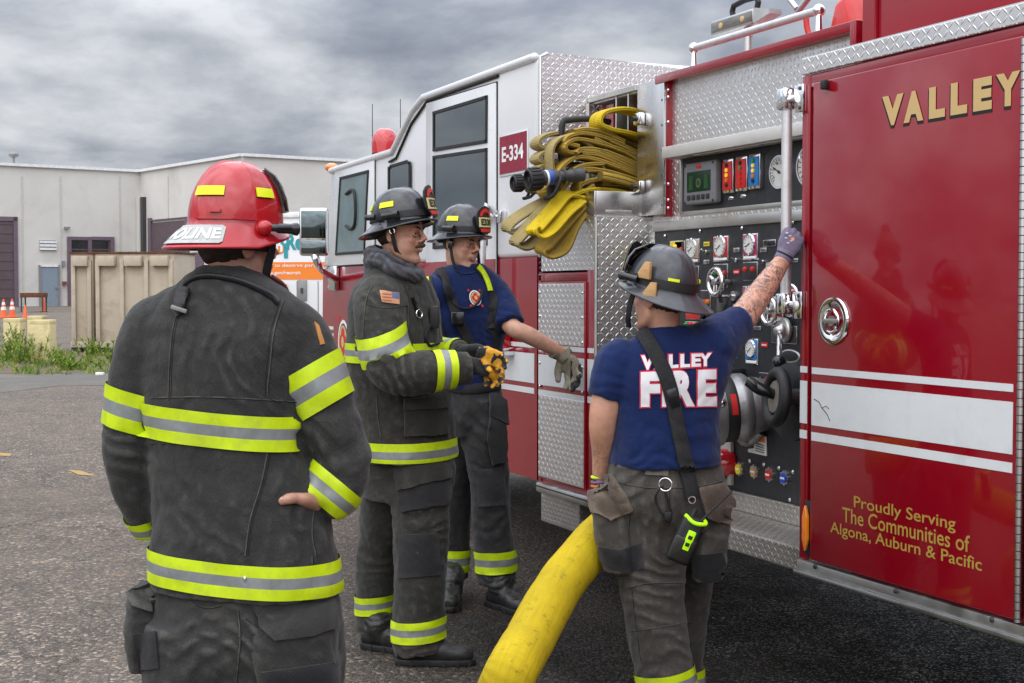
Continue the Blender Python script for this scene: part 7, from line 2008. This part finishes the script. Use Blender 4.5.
# wooden door wedges under the band
def wedge(t, z, dt, dz, th, name='door_wedge'):
    c = P_(math.sin(t)*(HA+.010), math.cos(t)*(HB+.010), z); out_ = (P_(math.sin(t), math.cos(t), 0)-P_(0, 0, 0)).normalized(); tn = k1.cross(out_).normalized()
    g = G(); p = [c-tn*.026-k1*.004, c-tn*.006+k1*.036, c+tn*.014+k1*.038, c+tn*.022-k1*.018, c-tn*.018-k1*.020]
    g.add(b_prism([x-out_*.004+tn*dt+k1*dz for x in p], out_*th, .002), WOOD); return g.build(name, o, 30)
wedge(1.62, .048, 0, 0, .016); wedge(1.85, -.014, 0, 0, .014)
torch(P_, o, HA+.012, .02, 1, .020, .012)
torch(P_, o, -(HA+.012), .0, 1, .024, .013)
for sg in (-1, 1):
    pts = [P_(sg*.094, .03, -.005), P_(sg*.094, .045, -.05), P_(sg*.088, .05, -.11), P_(sg*.06, .06, -.15)]
    g = G(); g.add(b_tube(pts, 1, 10, 6, flat=(.010, .0035), ref=hf), WEB); g.build('chin_strap', o, 60)
for dx, px, z in ((0, 668, 0), (1, 682, .34)):
    c = q(px, 690, z); c.z = 0; c += f*-.03; boot(p4, c, rv(-15 if dx == 0 else 5), 1.02, top=V((c.x, c.y, .26))+f*.05)

# =================================================================== captain with red helmet, nearest, back to us
F1 = Fig(3.4, rv(18)); f, l, q = F1.f, F1.l, F1.q
h1f = (rv(52)-K*.02).normalized()
hc = q(237, 245, 0); hs = .93
xt = []; sh, HP, HM = head_shapes(hc, h1f, K, hs, neck=q(228, 285, .0))
sh += [e_loft([F1.ring(295, 185, 270, .0, b=.08), F1.ring(330, 170, 280, 0, b=.09), F1.ring(450, 180, 285, 0, b=.09), F1.ring(560, 175, 300, 0, b=.11)], 20, 3)]
sh += [b_tube([q(155, 320, 0), q(128, 455, .02), q(156, 528, .12)], [.055, .045, .032], 14, 4)]
sh += [b_tube([q(292, 330, 0), q(340, 455, -.01), q(312, 503, -.03)], [.055, .045, .032], 14, 4)]
sh += [b_tube([q(200, 560, 0), q(185, 780, .0), q(180, 990, 0)], [.09, .06, .05], 14, 4), b_tube([q(290, 560, 0), q(295, 780, .0), q(300, 990, 0)], [.09, .06, .05], 14, 4)]
# coat first, so that the thumb can rest on it
jsh = [e_loft([F1.ring(268, 198, 256, -.0, b=.075), F1.ring(281, 182, 272, .0, b=.10), F1.ring(294, 160, 290, 0, b=.12), F1.ring(312, 142, 303, 0, b=.135), F1.ring(345, 133, 311, 0, b=.15), F1.ring(395, 139, 305, 0, b=.15), F1.ring(440, 147, 308, 0, b=.15), F1.ring(490, 152, 322, 0, b=.16), F1.ring(540, 152, 333, 0, b=.165), F1.ring(589, 148, 341, 0, b=.17)], 44, 5, 2.3),
       tb([q(172, 322, 0), q(154, 332, .0), q(140, 368, 0), q(131, 410, 0), q(128, 455, .01), q(140, 498, .05), q(155, 528, .10)], [.068, .074, .072, .062, .062, .056, .048], 24),
       tb([q(278, 328, 0), q(293, 338, -.0), q(310, 375, -.01), q(327, 420, -.01), q(341, 456, -.01), q(336, 483, -.02), q(318, 501, -.03)], [.075, .084, .080, .075, .072, .070, .060], 26)]
b = fuse(jsh, .0075, 9)
folds = [(q(341, 452, -.08), .11, (K*.9+RT*.4).normalized(), .038, .008), (q(318, 390, -.09), .09, (K*.8+RT*.5).normalized(), .045, .004), (q(126, 450, -.06), .09, (K+RT*.2).normalized(), .035, .007),
         (q(200, 350, -.14), .20, (RT+K*.25).normalized(), .09, .004), (q(290, 340, -.12), .12, (RT*.9+K*.4).normalized(), .05, .006), (q(180, 500, -.15), .2, (K*.6+RT*.5).normalized(), .09, .006), (q(300, 540, -.12), .14, (RT*.9-K*.3).normalized(), .06, .007), (q(155, 330, -.1), .1, (RT-K*.5).normalized(), .05, .005)]
crumple(b, .007, 3.2, folds, 51.); crumple(b, .0022, 13, (), 16., fine=.0006)
bj1 = BVHTree.FromBMesh(b); JB = b
def on1(px, py, o):
    h = hitpx(bj1, px, py); return h[0]-FH*o if h else q(px, py)
a1, a2, a25, a3 = on1(305, 499.5, .004), on1(297, 497.5, .011), on1(290, 498, .011), on1(283, 500.5, .006)
xt += [b_tube([q(314, 503, -.06), a1, a2, a25, a3], [.024, .0170, .0132, .0135, .0105], 14, 5), b_ball(a3, .0105)]
xt += hand_shapes(q(316, 502, -.03), (FH*.75-RT*.45-K*.2), (-RT*.6-FH*.3), 1, s=.95, curl=(.4, .4, .3), thumb=(.6, .5, .3))[:5]
b = fuse_body(sh, xt)
p1, bvb1 = to_obj(b, 'person', None, SKIN, origin=V((q(240, 600).x, q(240, 600).y, 0))); skin_attr(p1, HP, hs, stub=.5, base=(.44, .235, .165))
tag(p1, 'firefighter in red helmet and charcoal turnout coat, seen from behind, hands on hips', 'person', 'firefighters gathered beside the engine')
eyes(HP, hs, p1); brows(HP, hs, p1); hair_cap(HP, hs, p1)
j1, _ = to_obj(JB, 'turnout_coat', p1, TURN)
g = G(); g.add(b_ball(a3-RT*.002+K*.0045-FH*.006, .0060, .0035, .0045, seg=10), mat('nail', (.62, .40, .32), .3)); g.build('thumb_nail', p1)
tl_ = (K+RT*.055).normalized(); c = q(246, 566.5, 0); band(bj1, c-tl_*.0385, c+tl_*.0385, f, 'reflective_band', j1, TRIMS, rmax=.34, seg=90)
ca = q(222, 437, 0); cb2 = q(222, 403.5, 0); tilt = (l*.035)
tl_ = (K+RT*.085).normalized(); c = (ca+cb2)/2-K*.008; band(bj1, c-tl_*.040, c+tl_*.040, f, 'reflective_band', j1, TRIMS, rmax=.25, seg=90)
c = q(314, 386, -.01); dirb = (q(300, 345, -.01)-q(330, 428, -.01)).normalized(); dirb = (dirb+RT*-.22).normalized()
band(bj1, c-dirb*.058, c+dirb*.048, FH, 'reflective_band', j1, TRIMS, rmax=.13, seg=64)
c = q(131, 408, 0); dirb = (K*.95+RT*.28).normalized()
band(bj1, c-dirb*.05, c+dirb*.045, FH, 'reflective_band', j1, TRIMS, rmax=.10)
c = q(329, 493, -.025); dirb = (q(344, 468, -.01)-q(314, 504, -.03)).normalized()
band(bj1, c-dirb*.036, c+dirb*.038, FH, 'reflective_band', j1, TRIMS, rmax=.10)
c = q(150, 519, .09); dirb = (q(140, 498, .05)-q(155, 528, .10)).normalized()
band(bj1, c-dirb*.03, c+dirb*.035, FH, 'reflective_band', j1, TRIMS, rmax=.08)
draw_seams2([bj1], [[(188, 292), (176, 315), (170, 350), (168, 400)], [(283, 300), (274, 330), (270, 365), (268, 395), (280, 402)], [(150, 398), (200, 397), (250, 399), (298, 402)], [(270, 437), (262, 480), (250, 520), (245, 556)], [(150, 443), (220, 446), (300, 450)], [(313, 450), (316, 490), (312, 530), (316, 556)], [(312, 556), (313, 589)]], j1, THREAD, .0012)
draw_seams([bj1], [[(191, 292), (179, 315), (173, 350), (171, 398)], [(280, 301), (271, 330), (267, 365), (265, 396)], [(273, 437), (265, 480), (253, 520), (248, 556)]], j1, THREAD, .0008)
g = G(); h = hitpx(bj1, 245, 578); g.add(b_ball(h[0]-FH*.006, .0075, .004, .0075, seg=12), CHROME); g.build('snap', j1)
# collar, cord, hanger loop
csh = [e_loft([(q(226, 296, .0), RT*.110, FH*.10), (q(228, 283, .0), RT*.094, FH*.088), (q(230, 273, .0), RT*.080, FH*.078), (q(231, 267, .01), RT*.072, FH*.070)], 30, 4)]
b = fuse(csh, .007, 4); crumple(b, .005, 9, [(q(225, 272, -.09), .1, (K*.8+RT*.4).normalized(), .028, .004)], 61.)
col, bc1 = to_obj(b, 'collar', j1, TURN)
def onc(px, py, o=.006):
    hs_ = [h for h in (hitpx(bj1, px, py), hitpx(bc1, px, py)) if h]
    h = min(hs_, key=lambda t: (t[0]-CAM).length); return h[0]+clampface(h[1], h[0])*o
g = G(); pts = [onc(x, y) for x, y in ((181, 294), (186, 285), (195, 279), (208, 277), (223, 278.5), (238, 282), (251, 287), (262, 292.5), (271, 298), (277, 304))]
P_c = catmull(pts, 8)
CORD = mat('black_cord', (.02, .02, .022), .35)
g.add(b_tube(pts, .0052, 12, 10), CORD)
for i, p in enumerate(P_c[:-1:1]):
    t = (P_c[min(i+1, len(P_c)-1)]-P_c[max(i-1, 0)]).normalized(); u_, w_v, _ = frame_of(t); g.add(b_torus(p, (t+u_*.9+w_v*.3).normalized(), .0056, .0026, 14, 6), CORD)
g.build('twisted_cord', p1, 60)
strap([bj1, bc1], [(187, 290), (185, 298), (182, 308), (177, 313)], .034, LEATH, 'hanger_loop', j1, off=.014, th=.006)
g = G(); h = hitpx(bj1, 181, 309); c = h[0]-FH*.022; g.add(b_obox(c, (RT*.95-K*.3)*.019, FH*.003, (K*.95+RT*.3)*.005, .002), M_GREY); g.build('loop_clasp', j1)
patch([bj1], [(314, 322), (318, 326), (324, 344), (320, 345)], mat('flag_edge', (.5, .22, .06), .7), 'shoulder_patch', j1, off=.004, rim=.004, step=3)
# trousers
tsh = [e_loft([F1.ring(560, 158, 322, .0, b=.14), F1.ring(600, 150, 335, 0, b=.155), F1.ring(640, 146, 336, 0, b=.16), F1.ring(672, 150, 334, .01, b=.14)], 32, 4, 2.2),
       tb([q(200, 620, 0), q(198, 680, 0), q(193, 760, 0), q(190, 860, 0), q(188, 950, 0)], [.135, .130, .112, .105, .105], 24),
       tb([q(288, 620, 0), q(292, 680, 0), q(296, 760, 0), q(300, 860, 0), q(302, 950, 0)], [.135, .128, .112, .105, .105], 24)]
b = fuse(tsh, .0085, 8)
folds = [(q(235, 640, -.13), .12, (K*.7+RT*.7).normalized(), .05, .009), (q(200, 660, -.14), .12, (K*.8-RT*.5).normalized(), .05, .007), (q(285, 620, -.15), .12, (RT*.6+K*.7).normalized(), .06, .005)]
crumple(b, .006, 4., folds, 71., stretch=(1.3, 1.3, .8)); crumple(b, .0024, 14, (), 14., fine=.0007)
t1, bt1 = to_obj(b, 'turnout_trousers', p1, TURN)
for px in (190, 301): band(bt1, q(px, 925, 0), q(px, 890, 0), FH, 'reflective_band', t1, TRIMS, rmax=.16)
oo, bpp = box_pocket(q(299, 640, -.05), (RT*.98+FH*.2).normalized(), (K-RT*.05).normalized(), FH, .098, .105, .125, TURN, 'cargo_pocket', t1, 3., .95)
patch([bpp, bt1], [(250, 600), (285, 590), (328, 590), (335, 607), (334, 628), (312, 636), (275, 640), (262, 628)], TURN, 'pocket_flap', oo, off=.009, rim=.014, step=6)
patch([bpp, bt1], [(262, 672), (333, 662), (340, 672), (338, 692), (262, 692)], PATCHM, 'pocket_patch', oo, off=.004, rim=.006, step=6)
oo, bpp = box_pocket(q(150, 627, .02), (RT*.9+FH*.4).normalized(), (K-RT*.02).normalized(), FH, .046, .10, .08, TURN, 'cargo_pocket', t1, 4., .85)
patch([bpp, bt1], [(127, 592), (146, 580), (156, 600), (150, 612), (132, 606)], TURN, 'pocket_flap', oo, off=.012, rim=.016, step=5)
patch([bpp, bt1], [(133, 634), (157, 632), (160, 668), (138, 670)], PATCHM, 'pocket_patch', oo, off=.006, rim=.008, step=5)
draw_seams2([bt1], [[(185, 588), (190, 600), (205, 608), (220, 606)], [(238, 610), (240, 640), (236, 683)], [(245, 618), (268, 640), (275, 683)]], t1, THREAD, .0012)
for px in (190, 301):
    c = q(px, 950, 0); c.z = 0; boot(p1, c-f*.02, rv(0 if px < 200 else 30), 1.05, top=V((c.x, c.y, .26))+f*.03)
# helmet
hf = (rv(54)-K*.03).normalized(); hco = HP(0, .0, .052)
o, bvh1, P_, k1 = gear(p1, HP, hco, hf, HELR, back=.060, drop=.090, bk=.66, side=.026, front=.014, a=.101, b_=.115, H=.150)
A1, B1, H1 = .101, .115, .150
for t0, t1_ in ((-2.98, -2.22), (-1.50, -1.04)): arc_strip(P_, A1+.003, B1+.003, .062, .084, t0, t1_, LIMR, 'reflector', o, .004, H=H1, n=20)
arc_strip(P_, A1+.002, B1+.002, .022, .028, math.pi+.62, math.pi+.88, HELR, 'moulded_lug', o, .008, H=H1, n=10)
arc_strip(P_, A1+.002, B1+.002, .006, .010, -2.9, -1.4, HELR, 'moulded_rib', o, .003, H=H1, n=30)
# name sticker on the rear brim
def brimpt(t, qn, off=.002):
    cf = math.cos(t); wb = .026+(.060-.026)*max(0, -cf)**1.6; dz = -.090*(.60+.06*(-cf))*qn**.92
    return P_(math.sin(t)*(A1+wb*qn), math.cos(t)*(B1+wb*qn)-.004, dz+off)
MS = mat('sticker_silver', (.42, .44, .43), .4, var=.1, vs=40, dirt=(.2, .2, .2), dirt_amt=.5, dirt_s=40); ML = mat('sticker_letter', (.66, .66, .60), .4)
T0, T1 = math.pi-.30, math.pi+1.0
def sticker(bm_, off, m, name):
    for v in bm_.verts:
        x, y = v.co.x, v.co.y; v.co = brimpt(T0+(T1-T0)*x, .95-.78*y, off)
    bmesh.ops.recalc_face_normals(bm_, faces=bm_.faces); g = G(); g.add(bm_, m); return g.build(name, o, 50)
b = bmesh.new(); b.faces.new([b.verts.new((x, y, 0)) for x, y in ((0.02, .1), (.06, 0), (.94, 0), (.98, .1), (1, .9), (.95, 1), (.05, 1), (0, .9))]); grid_cut(b, .05); sticker(b, .0035, MS, 'name_sticker')
b = text_bm('MOLINE', .90, .62, .04); 
for v in b.verts: v.co = V((v.co.x+.05, v.co.y+.19, 0))
grid_cut(b, .04); sticker(b, .0055, ML, 'name_lettering')
g = G(); b = bmesh.new(); R0 = []
sdm = lambda z, H_: max(0, 1-(z/H_)**2.15)**.45
for z, r in ((.035, .010), (.065, .012), (.095, .014), (.120, .016), (.138, .014)):
    R0.append([b.verts.new(P_(math.sin(t)*(A1*sdm(z, H1)+r), math.cos(t)*(B1*sdm(z, H1)+r+.002), z)) for t in [(-.7+1.4*i/20) for i in range(21)]])
for A, B in zip(R0, R0[1:]):
    for i in range(20): b.faces.new((A[i], A[i+1], B[i+1], B[i]))
g.add(b, bpy.data.materials['smoked_visor']); vv = g.build('visor', o, 60); m = vv.modifiers.new('t', 'SOLIDIFY'); m.thickness = .005
torch(P_, o, -(A1+.020), .045, 1, -.010, .012, L=.75)
g = G(); g.add(b_tube([P_(-(A1+.012), .03, -.008), P_(-(A1+.024), .04, -.010), P_(-(A1+.026), .075, -.008)], .009, 12, 3), BLKG); g.add(b_ball(P_(-(A1+.012), .015, -.010), .020, .020, .018), HELR); g.build('torch_mount', o, 60)
for sg in (-1, 1):
    pts = [P_(sg*.096, .03, -.005), P_(sg*.086, .05, -.05), HP(sg*.066, .05, -.075), HP(sg*.03, .085, -.115)]
    g = G(); g.add(b_tube(pts, 1, 10, 6, flat=(.010, .0035), ref=hf), WEB); g.build('chin_strap', o, 60)
g = G(); g.add(b_tube([HP(-.055, .07, -.08), HP(-.06, .10, -.10), HP(-.05, .12, -.13), HP(-.03, .11, -.17), HP(-.05, .08, -.175)], .0065, 10, 5), mat('dark_red_hose', (.08, .012, .015), .4)); g.build('strap_tube', o, 60)
g = G(); g.add(b_lathe([(.094, .0), (.106, -.016), (.102, -.052), (.092, -.056), (.086, -.04)], P_(0, -.020, -.008), k1, 40), WEB)
for v in g.bm.verts: pass
g.build('neck_flap', o, 60)
# ------------------------------------------------------------------ hoses
HYEL = mat_hose('hose_yellow', (.60, .43, .008), (.34, .24, .02), (.12, .09, .02))
HTAN = mat_hose('hose_dirty_gold', (.42, .275, .04), (.24, .17, .06), (.075, .055, .02), seed=3.)
HOLV = mat_hose('hose_faded_olive', (.36, .28, .115), (.22, .18, .09), (.08, .065, .035), seed=7.)
XH = XB-.20
def hx(px, py, X=None): return pX(px, py, X if X is not None else XH)
def flat_hose(g, pts, wd, th, m, X=None, n=6, sc=None, ref=(1, 0, 0)):
    P = [hx(p[0], p[1], (X or XH)+(p[2] if len(p) > 2 else 0)) for p in pts]
    g.add(b_tube(P, sc or 1, 16, n, flat=(wd/2, th/2), ref=ref), m)
def nozzle(par, p, d, s=1., band=True):
    d = V(d).normalized(); g = G()
    prof = [(.030, -.20), (.034, -.20), (.034, -.17), (.030, -.165), (.030, -.13), (.026, -.12), (.026, -.07), (.031, -.065)]
    g.add(b_lathe([(0, -.205)]+[(r*s, h*s) for r, h in prof]+[(.036*s, -.06*s), (.036*s, .02*s), (.030*s, .02*s)], p, d, 36), M_DGREY); 
    nz = g.build('nozzle', par, 40)
    g = G(); rr = [(.036, .018), (.048, .022), (.052, .035), (.052, .085), (.046, .092), (.040, .092), (.036, .075), (.016, .070), (.014, .085), (0, .086)]
    g.add(b_lathe([(r*s, h*s) for r, h in rr], p, d, 40), RUB); u_, w_v, _ = frame_of(d)
    for k in range(16):
        t = 2*math.pi*k/16; e = u_*math.cos(t)+w_v*math.sin(t); g.add(b_obox(p+d*.058*s+e*.052*s, d*.026*s, e*.004*s, e.cross(d)*.005*s, .001, 1), RUB)
    g.build('nozzle_tip', nz, 40)
    if band:
        g = G(); g.add(b_lathe([(.0362*s, -.035*s), (.0372*s, -.033*s), (.0372*s, -.012*s), (.0362*s, -.010*s)], p, d, 32), mat('blue_label', (.03, .09, .38), .4)); g.add(b_lathe([(.0365*s, -.010*s), (.0372*s, -.009*s), (.0372*s, -.0*s), (.0365*s, .001*s)], p, d, 32), M_WHP); g.build('label_band', nz)
    g = G(); u0 = V((0, 0, -1)); b0 = p-d*.06*s
    g.add(b_tube([b0+V((.036, 0, 0))*s, b0+V((.045, 0, -.02))+d*.0, b0+V((.03, 0, -.085))*s+d*.03, b0+V((0, 0, -.095))*s+d*.06, b0+V((-.03, 0, -.085))*s+d*.03, b0+V((-.036, 0, 0))*s], .010*s, 10, 4), RUB); g.build('bale_handle', nz, 60)
    for h in (-.15, -.10):
        g = G(); g.add(b_torus(p+d*h*s, d, .031*s, .005*s, 32, 8), M_DGREY); g.build('coupling_ring', nz)
    return nz
# bright yellow attack line (lower stack, loop on top, hanging loops)
fh = thing('attack_hose', V((XH, D+.1, ZT+.1)), 'dirty gold folded attack hose with black nozzle, stacked over the steel tray', 'hose', 'folded hoses in the hose bed')
runs = [
    [(640, 226), (628, 214), (600, 205), (575, 203), (556, 210)],
]
def stack(g, spec, m, wd=.11, th=.023, X=0.):
    for s_ in spec: flat_hose(g, s_, wd, th, m, XH+X)
g = G()
# middle gold folds
stack(g, [
    [(645, 168), (620, 152), (592, 143), (573, 140), (562, 146, .01), (566, 153, .0), (580, 152), (600, 156), (645, 178)],
    [(645, 181), (615, 168), (592, 160), (574, 158), (560, 166), (548, 182), (543, 192, .01), (553, 196), (567, 180), (580, 170), (600, 172), (645, 188)],
    [(645, 191), (622, 183), (598, 180), (580, 183), (576, 189), (584, 193), (602, 190), (645, 196)],
    [(645, 199), (625, 196), (604, 195), (590, 197)], [(645, 177.5), (615, 164), (594, 155.5), (578, 154)], [(645, 165), (630, 156), (608, 147.5), (590, 139)], [(620, 142), (600, 133), (582, 130), (570, 132)], [(645, 195), (622, 187), (598, 184.5)], [(645, 171), (622, 160), (600, 151.5)], [(600, 164), (580, 166), (565, 174), (555, 188)], [(590, 186), (575, 196), (562, 200)],
    [(645, 174), (618, 160), (596, 151), (578, 150), (570, 156, .02)], [(645, 185), (618, 176), (598, 171), (582, 171)], [(620, 146), (600, 138), (580, 134), (566, 137), (562, 143), (575, 147)], [(645, 160), (626, 150), (606, 141)],
], HTAN)
stack(g, [[(640, 150), (622, 142), (604, 136), (596, 134)], [(640, 156), (620, 146), (600, 142)]], HTAN, X=-.06)
g.build('hose_jacket', fh, 28, uvbox=False)
nozzle(fh, pX(545, 178, XH+.10), (0, -1, -.12), 1.0)
g = G(); flat_hose(g, [(645, 190, .05), (625, 182, .08), (606, 177, .10), (600, 176, .1)], .07, .04, HTAN); g.build('hose_end', fh, 50, uvbox=False)
fh2 = thing('attack_hose', V((XH-.1, D+.1, ZT+.1)), 'faded olive folded hose with smaller nozzle, furthest left in the hose bed', 'hose', 'folded hoses in the hose bed')
g = G()
stack(g, [
    [(600, 140), (575, 134), (552, 134), (538, 139), (536, 146), (548, 149), (575, 146)],
    [(585, 152), (560, 150), (541, 153), (535, 160), (545, 163), (570, 158)],
    [(580, 165), (555, 164), (538, 167), (533, 174), (545, 177)],
    [(575, 180), (552, 179), (535, 183), (531, 190), (545, 192)],
], HOLV, X=-.10)
stack(g, [[(600, 170), (590, 150), (575, 140), (560, 138), (549, 150), (550, 178), (556, 200)]], HOLV, X=-.02, th=.02)
# hanging loops at the lower left
flat_hose(g, [(555, 198), (540, 204), (522, 214), (509, 224), (508, 231), (520, 232), (533, 222), (545, 210), (556, 202)], .075, .018, HOLV, XH-.06, ref=(.85, .36, -.36))
flat_hose(g, [(560, 200), (540, 214), (522, 234), (515, 243), (524, 247), (536, 240), (548, 222), (560, 208)], .075, .018, HOLV, XH+.0, ref=(.85, .36, -.36))
g.build('hose_jacket', fh2, 28, uvbox=False)
nozzle(fh2, pX(526, 183, XH-.12), (0, -1, -.05), .78, band=False)
fh3 = thing('attack_hose', V((XH+.1, D+.1, ZT+.1)), 'bright yellow folded hose with a big loop on top, over the polished tray', 'hose', 'folded hoses in the hose bed')
g = G()
stack(g, [
    [(650, 142), (625, 134), (606, 130), (596, 124), (600, 114), (618, 110), (634, 113), (650, 122)],
], HYEL, th=.024, wd=.13, X=.02)
stack(g, [
    [(645, 205), (620, 193), (600, 190), (584, 191), (570, 196), (583, 198), (605, 196), (645, 209)],
    [(645, 213), (620, 200), (598, 197), (580, 200), (572, 205)],
    [(645, 218), (620, 205), (600, 203), (580, 206)],
], HYEL, th=.022, X=.03)
g.build('hose_jacket', fh3, 28, uvbox=False); g = G()
flat_hose(g, [(580, 196), (566, 194, .02), (552, 210, .05), (538, 226, .07), (534, 231, .08), (541, 235, .09), (552, 228, .08), (566, 212, .06), (580, 200, .03)], .085, .018, HYEL, XH+.05, ref=(.85, .36, -.36))
g.build('hanging_loop', fh3, 28, uvbox=False)
g = G(); flat_hose(g, [(582, 204), (566, 222), (548, 243), (541, 250), (548, 255), (563, 248), (573, 226), (583, 210)], .085, .020, HTAN, XH+.06, ref=(.85, .36, -.36)); g.build('hanging_loop', fh, 50, uvbox=False)
g = G(); g.add(b_tube([pX(x, y, XH-.05) for x, y in ((561, 166), (562, 126), (570, 120), (592, 119), (610, 122))], .016, 12, 5), RUB); g.build('tray_handle', fh2, 60)

# large supply hose on the ground
P0 = V((pY(604, 470, D+.05).x, D+.02, .62))
S = thing('supply_hose', pZ(520, 660, 0), 'thick bright yellow supply hose curving down to the ground beside the firefighter at the panel', 'hose')
LY = mat_hose('supply_hose_yellow', (.52, .38, .006), (.36, .26, .01), (.10, .075, .01), rib=.011, amt=.55, groove=False)
pts = [(692, 478, 5.2), (680, 482, 5.15), (652, 492, 5.05), (618, 520, 4.95), (588, 550, 4.80)]
path = [pD(x, y, z) for x, y, z in pts]
gp = [(556, 592), (528, 645), (505, 690), (492, 735), (478, 800)]
r0 = .0
R_H = .077
for x, y in gp:
    p = pZ(x, y, R_H); path.append(p)
path[5].z = .24; path[5] = pD(557, 590, 4.62)
path[6] = pD(531, 637, 4.36)
path[7] = pD(506, 683, 4.13)
path[8] = pZ(488, 735, R_H); path[9] = pZ(470, 800, R_H)
g = G(); b = b_tube(path, [.078]*len(path), 40, 14, flat=(1.0, 1.0))
b2 = b_tube(path, [.078]*len(path), 40, 14)
b.free(); crumple(b2, .0022, 6, (), 3., fine=.0006, stretch=(1, 1, 1))
g.add(b2, LY); g.build('hose_jacket', S, 60, uvbox=False)
